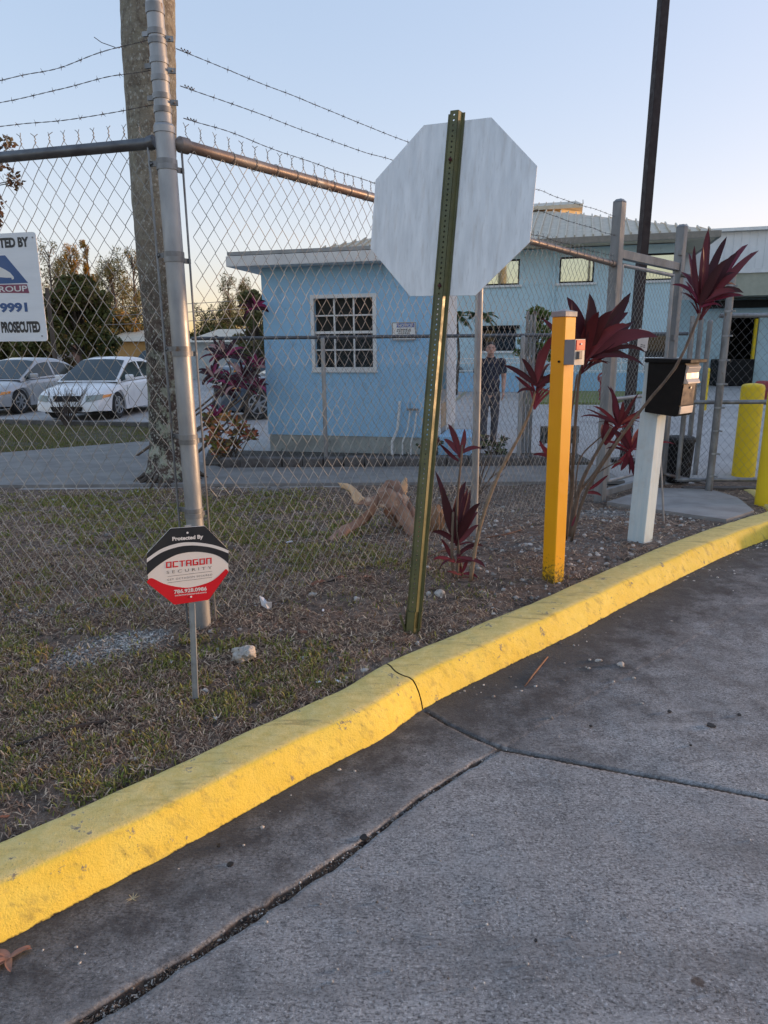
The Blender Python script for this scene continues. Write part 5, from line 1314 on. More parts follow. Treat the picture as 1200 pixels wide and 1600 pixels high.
# conduits on the wall
for (xt, yt_, xb, yb_, r_) in ((625, 632, 614, 720, .022), (641, 645, 630, 720, .012), (651, 648, 643, 720, .012)):
    a0, z_0 = FA.px(xt, yt_, .05); a1, _ = FA.px(xb, yb_, .05)
    p0 = FA.o + FA.u * a0 + FA.n * .06; p1 = FA.o + FA.u * a1 + FA.n * .10; zt_ = z_0
    mb = MB(); mb.tube([(p1.x, p1.y, LOT), (p1.x, p1.y, LOT + .25), ((p0.x * .7 + p1.x * .3), (p0.y * .7 + p1.y * .3), LOT + .45), (p0.x, p0.y, zt_)], r_, 10)
    tag(mb.build('conduit_pipe', M['trim'], base=(p1.x, p1.y, LOT), autos=True), {614: 'thickest of the three white pipes rising along the blue guard house wall', 630: 'middle thin white pipe on the blue guard house wall', 643: 'right hand thin white pipe on the blue guard house wall'}[xb], 'pipe', 'pipes on the guard house wall')
a0, z_0 = FA.px(645, 645, .05); p0 = FA.o + FA.u * a0 + FA.n * .06
mb = MB(); mb.beam(Vector((p0.x, p0.y, z_0)) - FA.u * .09, Vector((p0.x, p0.y, z_0)) + FA.u * .09, .03, .03); mb.tube([(p0.x - .04, p0.y, z_0), (p0.x - .04, p0.y, z_0 + .12)], .006, 6)
tag(mb.build('wall_valve', M['galv_old'], base=p0), 'small grey valve across the two thin white wall pipes', 'valve')

# ------------------------------------------------------------------ office building
ob0 = at(900, 548, 28.0); ob0.z = LOT; rz = -rad(15); FB = Facade(ob0, rz)
ob = empty('office_building', ob0, rz, 'two storey pale blue office with ribbed metal hip roof and mirrored windows', 'building')
M['office_blue'] = m_stucco('office_blue_stucco', (.54, .72, .78), (.50, .67, .74))
M['metal_roof'] = surf('ribbed_metal_roof', (.66, .58, .45), (.55, .49, .38), 3, .5, .25, .05)
M['fascia'] = surf('roof_fascia', (.28, .25, .21), (.22, .20, .17), 6, .5, .1, .05)
M['soffit'] = surf('soffit', (.75, .62, .47), (.68, .56, .42), 6, .7, 0, .05)
eL = FB.px(493, 401, 1.1)[0]; eR = FB.px(1124, 370, 1.1)[0]; zE = FB.px(900, 385, 1.1)[1] - LOT
xL, xR = eL + 1.0, eR - 1.1; D_ = 13.0; zr = zE + 1.55
wins = []
def openwall(mb, x0, x1, za, zb, holes, th=.2):
    """front wall (y 0..th) as strips leaving the window holes open"""
    xs_ = sorted(set([x0, x1] + [h[0] for h in holes] + [h[1] for h in holes])); zs_ = sorted(set([za, zb] + [h[2] for h in holes] + [h[3] for h in holes]))
    for i in range(len(xs_) - 1):
        run = None
        for j in range(len(zs_) - 1):
            cx, cz = (xs_[i] + xs_[i + 1]) / 2, (zs_[j] + zs_[j + 1]) / 2
            solid = not any(h[0] < cx < h[1] and h[2] < cz < h[3] for h in holes)
            if solid: run = (run[0], zs_[j + 1]) if run else (zs_[j], zs_[j + 1])
            if (not solid or j == len(zs_) - 2) and run:
                mb.box(((xs_[i] + xs_[i + 1]) / 2, th / 2, (run[0] + run[1]) / 2), (xs_[i + 1] - xs_[i], th, run[1] - run[0])); run = None
def hole(x0, y0, x1, y1):
    a0, zt_ = FB.px(x0, y0); a1, zb_ = FB.px(x1, y1); return (a0, a1, zb_ - LOT, zt_ - LOT)
H_ = {'u1': hole(760, 410, 811, 448), 'u2': hole(875, 404, 927, 443), 'u3': hole(1008, 398, 1056, 438), 'l1': hole(754, 516, 805, 550), 'l2': hole(1008, 522, 1042, 600), 'u0': hole(640, 415, 690, 452)}
zt_ = [H_['u2'][2], H_['u2'][3]]
for k in ('u0', 'u1', 'u2', 'u3'): H_[k] = (H_[k][0], H_[k][1], zt_[0], zt_[1])
mb = MB(); openwall(mb, xL, xR, 0, zE + .05, list(H_.values()))
mb.box((xL + .1, .2 + (D_ - .2) / 2, (zE + .05) / 2), (.2, D_ - .2, zE + .05)); mb.box((xR - .1, .2 + (D_ - .2) / 2, (zE + .05) / 2), (.2, D_ - .2, zE + .05)); mb.box(((xL + xR) / 2, D_ - .1, zE / 2), (xR - xL - .4, .2, zE))
mb.build('wall', M['office_blue'], ob, local=True)
for k, h in H_.items():
    f = MB(); cx, cz = (h[0] + h[1]) / 2, (h[2] + h[3]) / 2; w_, h_ = h[1] - h[0], h[3] - h[2]
    for s in (-1, 1): f.box((cx + s * (w_ / 2 - .03), .06, cz), (.06, .06, h_)); f.box((cx, .06, cz + s * (h_ / 2 - .03)), (w_ - .12, .06, .06))
    wob_ = f.build('window', M['dark'] if k != 'l2' else M['trim'], ob, local=True)
    f = MB(); f.box((cx, .09, cz), (w_ - .1, .01, h_ - .1)); f.build('pane', M['glass_mirror'] if k[0] == 'u' else M['glass_dark'], wob_, local=True)
    f = MB(); f.box((cx, -.04, h[2] - .05), (w_ + .24, .12, .08)); f.build('sill', M['trim'], wob_, local=True)
    if k == 'l1': f = MB(); f.box((cx, -.10, h[3] + .06), (w_ + .3, .25, .12)); f.build('hood', M['dark'], wob_, local=True)
# hip roof with standing seams
mb = MB(); y0_, y1_ = -1.1, D_ + 1.1; rh = (y1_ - y0_) / 2; hx0, hx1 = eL + rh * .95, eR - rh * .95
Pz = zE + .28
A_ = [(eL, y0_, Pz), (eR, y0_, Pz), (eR, y1_, Pz), (eL, y1_, Pz), (hx0, (y0_ + y1_) / 2, zr + 1.2), (hx1, (y0_ + y1_) / 2, zr + 1.2)]
mb.add(A_, [(0, 1, 5, 4), (1, 2, 5), (2, 3, 4, 5), (3, 0, 4)])
n_s = 46
for k in range(n_s + 1):
    x = eL + (eR - eL) * k / n_s
    if x < hx0: t = (x - eL) / (hx0 - eL)
    elif x > hx1: t = (eR - x) / (eR - hx1)
    else: t = 1
    if t < .03: continue
    mb.beam((x, y0_, Pz + .02), (x, y0_ + (rh) * t, Pz + .03 + (zr + 1.2 - Pz) * t), .05, .11)
for k in range(1, 24):
    y = y0_ + (y1_ - y0_) * k / 24; t = 1 - abs(y - (y0_ + y1_) / 2) / rh; mb.beam((eR, y, Pz + .02), (eR - (eR - hx1) * t, y, Pz + .02 + (zr + 1.2 - Pz) * t), .04, .05)
roof = mb.build('roof', M['metal_roof'], ob, local=True)
mb = MB()
for p, q in (((eL, y0_), (eR, y0_)), ((eR, y0_), (eR, y1_)), ((eR, y1_), (eL, y1_)), ((eL, y1_), (eL, y0_))): mb.beam((*p, Pz - .12), (*q, Pz - .12), .10, .22, ext=.04)
mb.build('gutter', M['fascia'], roof, local=True)
mb = MB(); s_ = 1.08; dzs = .55
ins = [(xL, 0), (xR, 0), (xR, D_), (xL, D_)]; outs = [(eL, y0_), (eR, y0_), (eR, y1_), (eL, y1_)]
for i in range(4):
    j = (i + 1) % 4; rise = .03 if i != 1 else .0
    mb.add([(*outs[i], Pz - .23), (*outs[j], Pz - .23), (*ins[j], Pz - .20 + (.32 if i == 1 else 0)), (*ins[i], Pz - .20 + (.32 if i == 1 else 0))], [(0, 1, 2, 3)])
mb.build('soffit', M['soffit'], roof, local=True)
# clerestory block on the roof
ca0 = FB.px(600, 340, -6)[0]; ca1 = FB.px(876, 345, -6)[0]; zt1 = FB.px(860, 331, -6)[1] - LOT
ca2 = FB.px(907, 345, -6)[0]; mb = MB(); mb.prism([(ca0, 6.0), (ca1, 6.0), (ca2, 6.0 + (ca2 - ca1) * 1.3), (ca2, 9.2), (ca0, 9.2)], zE - .3, zt1 + .1)
cl_ = mb.build('clerestory', surf('tan_siding', (.70, .56, .32), (.64, .50, .28), 3, .7, 0, .1, 40), ob, local=True)
mb = MB(); ca1 = ca2 - .35; ov_ = .42; zq = zt1 + .1
mb.add([(ca0 - ov_, 5.4, zq), (ca1 + ov_ , 5.4, zq), (ca1 + ov_, 9.8, zq), (ca0 - ov_, 9.8, zq), (ca0 - ov_, 7.6, zq + .55), (ca1 + ov_ - .3, 7.6, zq + .55)] , [(0, 1, 5, 4), (1, 2, 5), (2, 3, 4, 5), (3, 0, 4), (3, 2, 1, 0)])
for k in range(30):
    x = ca0 - ov_ + (ca1 - ca0 + 2 * ov_) * k / 29; mb.beam((x, 5.4, zq + .02), (x, 7.6, zq + .57), .04, .05)
mb.box(((ca0 + ca1) / 2, 5.4, zq - .07), (ca1 - ca0 + 2 * ov_, .1, .16)); 
mb.build('roof', M['metal_roof'], cl_, local=True)
mb = MB(); 
for px_ in (863,):
    a_, zb_ = FB.px(px_, 490); mb.box((a_, -.06, zE / 2), (.10, .10, zE - .1)); mb.box((a_, -.3, zE - .1), (.1, .5, .1))
mb.build('downspout', M['office_blue'], ob, local=True)
mb = MB(); mb.tube([(FB.px(1009, 340, -1)[0], 3.0, zE + .9), (FB.px(1009, 340, -1)[0], 3.0, zE + 1.9)], .05, 8); mb.build('vent_pipe', M['galv'], ob, local=True)
# low planter wall + ramp railing before the facade
zw = FB.px(850, 585, 2.2)[1] - LOT
rw = empty('ramp', FB.o + FB.n * 2.2, rz, 'low blue ramp wall with white looped railing before the office facade', 'ramp'); rw.location.z = LOT
a_0 = FB.px(700, 590, 2.2)[0]; a_1 = FB.px(1060, 590, 2.2)[0]
mb = MB(); mb.box(((a_0 + a_1) / 2, 0, zw / 2), (a_1 - a_0, .15, zw)); mb.build('ramp_wall', surf('ramp_blue', (.32, .56, .76), (.29, .52, .72), 3, .8, 0, .1), rw, local=True)
zt2 = FB.px(850, 562, 2.2)[1] - LOT
mb = MB(); r_ = .022
for z in (zt2, zw + .08, (zt2 + zw) / 2 + .1): mb.tube([(a_0, 0, z), (a_1, 0, z)], r_, 6)
k = a_0
while k < a_1: mb.tube([(k, 0, zw), (k, 0, zt2)], r_, 6); k += 1.6
k = a_0
while k < a_1:
    mb.tube([(k, 0, zw + .1)] + [(k + .2 - .2 * math.cos(t), 0, (zt2 + zw) / 2 + .22 * math.sin(t)) for t in np.linspace(0, 3.14, 7)] + [(k + .4, 0, zw + .1)], .014, 4); k += .4
mb.build('railing', M['white'], rw, local=True)
# grass island and kerb in front of the office
def lotq(px, py): p = atz(px, py, LOT); return (p.x, p.y)
mb = MB(); mb.prism([lotq(700, 604), lotq(816, 604), lotq(818, 598), lotq(945, 600), lotq(1060, 604), lotq(1060, 598), lotq(700, 596)], LOT - .1, LOT + .06)
M['turf_far'] = surf('far_turf', (.15, .20, .045), (.20, .21, .07), 1.5, .95, 0, .5, 30, c3=(.06, .08, .02), c3scale=14, c3thr=.55)
mb = MB(); q = [lotq(812, 631), lotq(960, 632), lotq(1010, 612), lotq(1010, 601), lotq(835, 601)]; mb.prism(q, LOT - .1, LOT + .06)
tag(mb.build('grass_island', M['turf_far']), kind='structure')
mb = MB(); q = [lotq(690, 602), lotq(812, 602), lotq(812, 595), lotq(690, 595)]; mb.prism(q, LOT - .1, LOT + .08); tag(mb.build('grass_island', M['turf_far']), kind='structure')
mb = MB(); a_ = Vector((*lotq(720, 606), LOT + .06)); b_ = Vector((*lotq(826, 606), LOT + .06)); mb.beam(a_, b_, .15, .16); tag(mb.build('white_kerb', M['trim']), kind='structure')
mb = MB(); a_ = Vector((*lotq(703, 632), LOT - .002)); b_ = Vector((*lotq(728, 612), LOT - .002)); mb.beam(a_, b_, .12, .012); tag(mb.build('parking_line', surf('faded_yellow_line', (.42, .38, .25), (.3, .28, .2), 20, .8, 0, .1)), kind='structure')
# red standpipe on the island
q = atz(939, 628, LOT); rh_ = at(939, 584, q.y).z
rh = empty('hydrant_pipe', q, 0, 'thin red standpipe with round wheel valve on the grass island', 'standpipe')
M['red_paint'] = surf('red_paint', (.30, .03, .035), (.22, .025, .03), 8, .5, 0, .1)
mb = MB(); mb.lathe(q, [(.12, 0), (.12, .05), (.07, .06), (.07, .3), (.11, .31), (.11, .38), (.07, .4), (.07, .62), (.12, .66), (.10, .75), (.06, .78), (.06, rh_ - q.z - .25)], 12); mb.build('pipe', M['red_paint'], rh, autos=True)
mb = MB(); c_ = Vector((q.x, q.y - .03, rh_ - .12)); mb.tube([c_ + Vector((.14 * math.cos(t), 0, .14 * math.sin(t))) for t in np.linspace(0, 6.28, 17)], .028, 6); mb.beam(c_ - Vector((.13, 0, 0)), c_ + Vector((.13, 0, 0)), .03, .03); mb.beam(c_ - Vector((0, 0, .13)), c_ + Vector((0, 0, .13)), .03, .03, up=(0, 1, 0)); mb.build('wheel', M['red_paint'], rh)

# ------------------------------------------------------------------ warehouse on the right
wh0 = at(1075, 548, 30.5); wh0.z = LOT; FW_ = Facade(wh0, -rad(15))
wh = empty('warehouse', wh0, -rad(15), 'tall white ribbed warehouse with a dark loading dock behind the gate', 'building')
zt_ = FW_.px(1150, 364)[1] - LOT; Wd = 13.0
dx0, dz1 = FW_.px(1136, 492); dx1 = FW_.px(1188, 490)[0]; dz1 -= LOT
zc0 = FW_.px(1170, 468)[1] - LOT; zc1 = FW_.px(1170, 434)[1] - LOT
M['siding'] = surf('white_siding', (.80, .80, .80), (.74, .74, .74), 2, .55, .1, .05)
mb = MB(); openwall(mb, -1.0, Wd, zc0, zt_, []); mb.build('upper_wall', M['siding'], wh, local=True)
rb_ = MB(); k = -1.0
while k < Wd: rb_.box((k, -.015, (zc1 + zt_) / 2 + .1), (.05, .03, zt_ - zc1 - .2)); k += .3
rb_.build('siding_rib', M['siding'], wh, local=True)
mb = MB(); openwall(mb, -1.0, Wd, 0, zc0, [(dx0, dx1, -.1, dz1)]); mb.box((-.9, 6, zt_ / 2), (.2, 11, zt_)); mb.box((Wd - .1, 6, zt_ / 2), (.2, 11, zt_)); mb.box((Wd / 2 - .5, 11.6, zt_ / 2), (Wd + 1, .2, zt_))
mb.build('lower_wall', M['office_blue'], wh, local=True)
mb = MB(); mb.add([(-1.2, -.3, zt_), (Wd + .2, -.3, zt_), (Wd + .2, 12, zt_ + .5), (-1.2, 12, zt_ + .5), (-1.2, -.3, zt_ + .12), (Wd + .2, -.3, zt_ + .12), (Wd + .2, 12, zt_ + .62), (-1.2, 12, zt_ + .62)], [(3, 2, 1, 0), (4, 5, 6, 7), (0, 1, 5, 4), (1, 2, 6, 5), (2, 3, 7, 6), (3, 0, 4, 7)]); mb.build('roof', M['trim'], wh, local=True)
mb = MB(); mb.box((Wd / 2, -.9, (zc0 + zc1) / 2), (Wd - .4, 1.8, zc1 - zc0)); cn = mb.build('canopy', surf('canopy_metal', (.40, .41, .33), (.34, .35, .28), 4, .5, .1, .05), wh, local=True)
mb = MB(); mb.box((Wd / 2, -1.83, zc1 + .06), (Wd - .2, .12, .16)); mb.build('canopy_edge', M['trim'], cn, local=True)
mb = MB(); mb.box((Wd / 2, -.4, zc0 - .25), (Wd - 1, .5, .3)); mb.build('lintel', M['dark'], wh, local=True)
mb = MB(); mb.box(((dx0 + dx1) / 2, 4, dz1 / 2), (dx1 - dx0 + 2.5, .1, dz1)); mb.build('dock_interior', M['dark'], wh, local=True)
bq = atz(1160, 597, LOT); mb = MB(); p_ = at(1170, 570, wh0.y - 1.6)
mbb = MB(); mbb.box((p_.x - .4, p_.y + .6, LOT + .55), (1.5, .8, 1.1)); tag(mbb.build('dumpster', M['dark'], base=(p_.x, p_.y, LOT), bevel=.04), 'black waste container before the loading dock opening', 'container')
p_ = at(1180, 520, wh0.y - .8); mbb = MB(); mbb.beam((p_.x, p_.y, LOT), (p_.x, p_.y, 2.7), .12, .12); tag(mbb.build('guide_post', M['bollard'], base=(p_.x, p_.y, LOT), bevel=.02), 'thin yellow guard rail post at the loading dock edge', 'post')
p_ = at(1193, 590, 20); mbb = MB(); mbb.lathe(Vector((p_.x, p_.y, LOT)), [(.18, 0), (.20, .3), (.20, .60), (.17, .64), (.1, .66)], 16); tag(mbb.build('red_drum', M['red_paint'], base=(p_.x, p_.y, LOT), autos=True), 'dark red drum standing behind the right bollards', 'drum')
# unseen block added past the right edge to keep sun off the cars
nw = empty('sun_blocker', (19, 13.5, LOT), 0, 'plain white unseen block added beyond the right edge to shade the cars', 'building')
mb = MB(); mb.box((8, 12, 2.9), (16, 24, 5.8)); mb.build('wall', M['siding'], nw, local=True); mb = MB(); mb.box((8, 12, 5.9), (16.6, 24.6, .2)); mb.build('roof', M['trim'], nw, local=True)

# ------------------------------------------------------------------ far left buildings
def farbox(px0, px1, pyt, Y, dep, mat, name, label, slope=0):
    a = at(px0, pyt, Y); b = at(px1, pyt, Y); w_ = b.x - a.x
    r_ = empty(name, ((a.x + b.x) / 2, Y, LOT), 0, label, 'building'); h_ = a.z - LOT
    mb = MB(); mb.box((0, dep / 2, h_ / 2), (w_, dep, h_)); mb.build('wall', mat, r_, local=True)
    mb = MB(); e = .4
    mb.add([(-w_ / 2 - e, -e, h_), (w_ / 2 + e, -e, h_), (w_ / 2 + e, dep + e, h_), (-w_ / 2 - e, dep + e, h_), (-w_ / 2 + 1, dep / 2, h_ + .8), (w_ / 2 - 1, dep / 2, h_ + .8)], [(0, 1, 5, 4), (1, 2, 5), (2, 3, 4, 5), (3, 0, 4), (3, 2, 1, 0)])
    mb.build('roof', M['metal_roof'], r_, local=True)
farbox(150, 232, 534, 46, 8, surf('ochre_wall', (.55, .30, .10), (.48, .27, .09), 3, .8, 0, .1), 'ochre_building', 'low ochre building behind the white car')
farbox(112, 152, 538, 52, 8, surf('pink_wall', (.50, .30, .24), (.45, .27, .2), 3, .8, 0, .1), 'pink_building', 'low pinkish building left of the ochre one behind the cars')
farbox(-60, 22, 545, 44, 8, M['siding'], 'white_building', 'low white building at the far left behind the silver car')
farbox(296, 412, 535, 40, 6, surf('pale_wall', (.50, .53, .52), (.45, .48, .47), 3, .8, 0, .1), 'pale_building', 'long pale building behind the dark utility vehicle')
# ------------------------------------------------------------------ cars
M['tail'] = M['red_ink']
def carpaint(name, col, metal=0.0):
    m_, n, b = newmat(name); b.inputs['Base Color'].default_value = (*col, 1); b.inputs['Metallic'].default_value = metal; b.inputs['Roughness'].default_value = .32
    b.inputs['Coat Weight'].default_value = .6; b.inputs['Coat Roughness'].default_value = .06
    v = coords(n); c_ = mixc(n, ramp(n, noise(n, v, 3, 4), [(.35, 0.), (.7, 1.)]), col, tuple(x * .86 for x in col)); n.links.new(c_, b.inputs['Base Color']); return m_
M['lens'] = m_glass('lamp_lens', (.30, .32, .28), .3, .12); M['amber_lens'] = m_glass('amber_lens', (.75, .28, .06), 0, .15)
M['rim'] = surf('alloy_rim', (.42, .42, .43), (.34, .34, .35), 5, .35, .7, 0)
M['car_glass'] = m_glass('car_glass', (.035, .05, .055), .35, .05)
def make_car(name, label, loc, rz, paint, suv=False, L=4.75, Wd=1.80, Ht=1.46, glass=None, group='vehicles parked beyond the fence', trim=None):
    """local +x is the nose"""
    r = empty(name, loc, rz, label, 'car', group)
    hl = L / 2; xf = hl - .92; xr_ = -hl + 1.0; R = .33 if not suv else .37
    if suv:
        top = [(-hl, .95), (-hl + .08, 1.02), (-hl + .5, 1.04), (.6, 1.06), (1.0, 1.05), (1.35, 1.0), (hl - .35, .93), (hl - .12, .80), (hl - .02, .62), (hl, .48)]
        gh_ = [(-hl + .10, 1.02), (-hl + .35, Ht - .10), (-hl + .7, Ht), (.1, Ht), (.45, Ht - .06), (1.15, 1.02)]
    else:
        top = [(-hl, .70), (-hl + .06, .90), (-hl + .35, .97), (-hl + .9, .97), (.3, .94), (.9, .93), (1.25, .88), (hl - .55, .79), (hl - .22, .70), (hl - .06, .58), (hl, .42)]
        gh_ = [(-hl + .55, .95), (-hl + 1.15, Ht - .13), (-hl + 1.6, Ht - .01), (-.1, Ht), (.25, Ht - .05), (1.28, .90)]
    tx_ = [p[0] for p in top]; tz_ = [p[1] for p in top]
    xs_ = np.unique(np.concatenate([np.linspace(-hl, hl, 70), xf + np.linspace(-.42, .42, 22), xr_ + np.linspace(-.42, .42, 22)]))
    V = []; n = 15
    for x in xs_:
        zt = np.interp(x, tx_, tz_); e = max(0, (abs(x) - (hl - .75)) / .75); hw = Wd / 2 * (1 - .17 * e ** 2.2)
        zb = .20 + .06 * e
        arch = 0
        for xw in (xf, xr_):
            d = (R + .055) ** 2 - (x - xw) ** 2
            if d > 0: arch = max(arch, R + math.sqrt(d))
        zlow = max(zb, min(arch, zt - .16))
        sh_ = zt - .05
        pts = [(0, zt + .012), (hw * .55, zt + .004), (hw * .80, zt - .018), (hw * .90, zt - .05), (hw * .955, zt - .10), (hw * .985, zt - .17)]
        zm = zt - .17
        for t in (.25, .5, .75, 1.0):
            z = zm + (zlow - zm) * t; pts.append((hw * (1 - .02 * math.sin(t * 2) * t), max(z, zlow)))
        pts.append((hw * .93, max(zlow, zb) - .0)); pts.append((hw * .8, zb - .02))
        pts.append((hw * .5, zb - .03)); pts.append((0, zb - .03))
        V.append([(x, y, z) for y, z in pts])
    m_ = len(V[0]); N = len(V); vs = []; fs = []
    for s in (1, -1):
        b = len(vs)
        for row in V: vs += [(x, y * s, z) for x, y, z in row]
        for i in range(N - 1):
            for j in range(m_ - 1):
                q = (b + i * m_ + j, b + i * m_ + j + 1, b + (i + 1) * m_ + j + 1, b + (i + 1) * m_ + j); fs.append(q if s > 0 else q[::-1])
        fs.append([b + j for j in range(m_)] if s < 0 else [b + j for j in range(m_)][::-1]); fs.append([b + (N - 1) * m_ + j for j in range(m_)] if s > 0 else [b + (N - 1) * m_ + j for j in range(m_)][::-1])
    mb = MB(); mb.add(vs, fs); body = mb.build('body', paint, r, local=True, autos=True)
    # cabin: loft narrowing to the roof
    gx = [p[0] for p in gh_]; gz = [p[1] for p in gh_]; xs2 = np.linspace(gx[0], gx[-1], 44); rows = []
    for x in xs2:
        zt = np.interp(x, gx, gz); zb = np.interp(x, tx_, tz_) - .03; hb = Wd / 2 * .90; hgt = max(zt - zb, 0); tp = (hgt / (Ht - .92)); ht_ = hb - .20 * min(1, tp)
        rows.append([(x, 0, zt + .015 * tp), (x, ht_ * .6, zt + .008 * tp), (x, ht_ * .92, zt - .025 * tp), (x, ht_, zt - .07 * min(1, tp)), (x, hb, zb)])
    vs = []; fs = []
    for s in (1, -1):
        b = len(vs)
        for row in rows: vs += [(x, y * s, z) for x, y, z in row]
        for i in range(len(rows) - 1):
            for j in range(4):
                q = (b + i * 5 + j, b + i * 5 + j + 1, b + (i + 1) * 5 + j + 1, b + (i + 1) * 5 + j); fs.append(q if s > 0 else q[::-1])
    mb = MB(); mb.add(vs, fs); cab = mb.build('cabin', paint, r, local=True, autos=True)
    def cabpt(x, f, s, out=.006):      # point on the cabin side, f=0 belt..1 roof rail
        zt = np.interp(x, gx, gz); zb = np.interp(x, tx_, tz_) - .03; hb = Wd / 2 * .90; tp = (max(zt - zb, 0) / (Ht - .92)); ht_ = hb - .20 * min(1, tp); z1_ = zt - .07 * min(1, tp)
        return (x, s * (hb + (ht_ - hb) * f + out), zb + (z1_ - zb) * f)
    xB = (gx[0] + gx[-1]) / 2 - .05
    def sidewin(xa, xb, nm, s):
        mb = MB(); K = 10; P = []
        for k in range(K + 1):
            x = xa + (xb - xa) * k / K; lim = .90
            zmin = np.interp(x, tx_, tz_) + .015
            p0 = cabpt(x, .12, s); p1 = cabpt(x, lim, s); P += [p0, p1]
        mb.add(P, [(2 * k, 2 * k + 2, 2 * k + 3, 2 * k + 1) if s < 0 else (2 * k + 1, 2 * k + 3, 2 * k + 2, 2 * k) for k in range(K)]); return mb.build(nm, glass or M['car_glass'], cab, local=True, smooth=True)
    x_f = gx[-1] - .22; x_r = gx[0] + .26
    for s in (1, -1):
        sidewin(xB + .06, x_f, 'side_window', s); sidewin(x_r, xB - .03, 'side_window', s)
    # windscreen and rear screen
    for (xa, xb, nm) in ((gx[-2] + .04, gx[-1] - .06, 'windscreen'), (gx[0] + .06, gx[1] - .02, 'rear_screen')):
        mb = MB(); P = []; K = 8
        for k in range(K + 1):
            x = xa + (xb - xa) * k / K; zt = np.interp(x, gx, gz); zb = np.interp(x, tx_, tz_) - .03; hb = Wd / 2 * .90; tp = max(zt - zb, 0) / (Ht - .92); ht_ = (hb - .20 * min(1, tp)) * .93
            nx = .012 if nm == 'windscreen' else -.012
            for q, (yy, zz_) in enumerate(((-1, -.022), (-.6, .010), (0, .018), (.6, .010), (1, -.022))): P.append((x + nx, yy * ht_, zt + zz_ * min(1, tp) + .006))
        fs = [(5 * k + j, 5 * k + j + 1, 5 * k + j + 6, 5 * k + j + 5) for k in range(K) for j in range(4)]
        if nm != 'windscreen': fs = [f[::-1] for f in fs]
        mb.add(P, [f[::-1] for f in fs]); mb.build(nm, glass or M['car_glass'], cab, local=True, smooth=True)
    # wheels
    def wheel(xw, s):
        c = Vector((xw, s * (Wd / 2 - .13), R)); Mw = Matrix.Rotation(rad(90), 3, 'X')
        mb = MB(); mb.lathe(c, [(R * .62, -.10), (R * .9, -.11), (R, -.08), (R, .08), (R * .9, .11), (R * .62, .10)], 28, M=Mw); w_ = mb.build('wheel', M['rubber'], r, local=True, autos=True)
        mb = MB(); o = s * .085
        mb.lathe(c + Vector((0, s * .04, 0)), [(R * .64, -.05), (R * .64, .05)], 24, M=Mw); 
        rim = mb.build('rim', M['dark'], w_, local=True)
        mb = MB()
        for k in range(7):
            a = k * 2 * math.pi / 7; p = c + Vector((0, s * .098, 0)); mb.beam(p + Vector((math.cos(a), 0, math.sin(a))) * .04, p + Vector((math.cos(a), 0, math.sin(a))) * R * .60, .05, .02, up=(0, 1, 0))
        mb.tube([c + Vector((R * .62 * math.cos(t), s * .098, R * .62 * math.sin(t))) for t in np.linspace(0, 2 * math.pi, 25)], .014, 5); mb.lathe(c + Vector((0, s * .095, 0)), [(.06, -.015), (.06, .015)], 12, M=Mw)
        mb.build('spokes', M['rim'], w_, local=True)
    for xw in (xf, xr_):
        for s in (1, -1): wheel(xw, s)
    mb = MB(); mb.box((0, 0, .42), (L - .6, Wd - .34, .5)); mb.build('underbody', M['dark'], r, local=True)
    # nose: grille, lamps, bumper vents, plate area
    zn = np.interp(hl - .18, tx_, tz_)
    def nosex(y, z):
        e = max(0, 0); return hl + .004
    mb = MB(); gw = .36 if not suv else .5
    gy = [(-gw, zn - .10), (gw, zn - .10), (gw * .88, zn - .22), (-gw * .88, zn - .22)]
    def nx_(y, z): 
        for x in np.linspace(hl, hl - .9, 90):
            zt = np.interp(x, tx_, tz_); e = max(0, (abs(x) - (hl - .75)) / .75); hw = Wd / 2 * (1 - .17 * e ** 2.2); f = abs(y) / hw
            if f < .985 and zt + .012 - np.interp(f, [0, .55, .8, .9, .955, .985], [0, .008, .03, .062, .112, .18]) >= z: return x
        return hl - .8
    def patch(poly, nm, mt, out=.012, sides=(1,)):
        for s in sides:
            mb = MB(); K = 8; P = []
            (y0, za), (y1, zb), (y2, zc2), (y3, zd) = poly
            for i in range(K + 1):
                for j in range(3):
                    u = i / K; v_ = j / 2; y = (y0 * (1 - u) + y1 * u) * (1 - v_) + (y3 * (1 - u) + y2 * u) * v_; z = (za * (1 - u) + zb * u) * (1 - v_) + (zd * (1 - u) + zc2 * u) * v_
                    sx_ = .6 * max(0, abs(y) / (Wd / 2) - .6); P.append((nx_(y, z) + out * (1 - sx_), y * s + (s * out * sx_ * 2 if y > 0 else 0), z))
            fs = [(3 * i + j, 3 * i + j + 1, 3 * i + j + 4, 3 * i + j + 3) for i in range(K) for j in range(2)]
            mb.add(P, fs); o = mb.build(nm, mt, r, local=True, smooth=True)
    patch([(-gw, zn - .06), (gw, zn - .06), (gw * .85, zn - .19), (-gw * .85, zn - .19)], 'grille', M['dark'], .02)
    patch([(-gw * 1.15, .36), (gw * 1.15, .36), (gw, .24), (-gw, .24)], 'lower_intake', M['dark'], .02)
    patch([(.46, zn - .06), (.80, zn - .03), (.80, zn - .15), (.48, zn - .20)], 'headlight', M['lens'], .02, (1, -1))
    patch([(.80, zn - .05), (.875, zn - .04), (.875, zn - .10), (.80, zn - .13)], 'turn_signal', M['amber_lens'], .02, (1, -1))
    for s in (1, -1):
        mb = MB(); x_ = gx[-1] - .42; mb.box((x_, s * (Wd / 2 + .04), 1.0), (.12, .20, .13)); mb.build('mirror', paint, r, local=True, bevel=.03)
    for s in (1, -1):      # door seams and handle
        mb = MB()
        for x_ in (xf - .52, xB, xr_ + .48): mb.beam((x_, s * (Wd / 2 + .0015), .30), (x_, s * (Wd / 2 * .988 + .0015), .80), .006, .006)
        mb.build('door_seam', M['dark'], r, local=True)
    return r
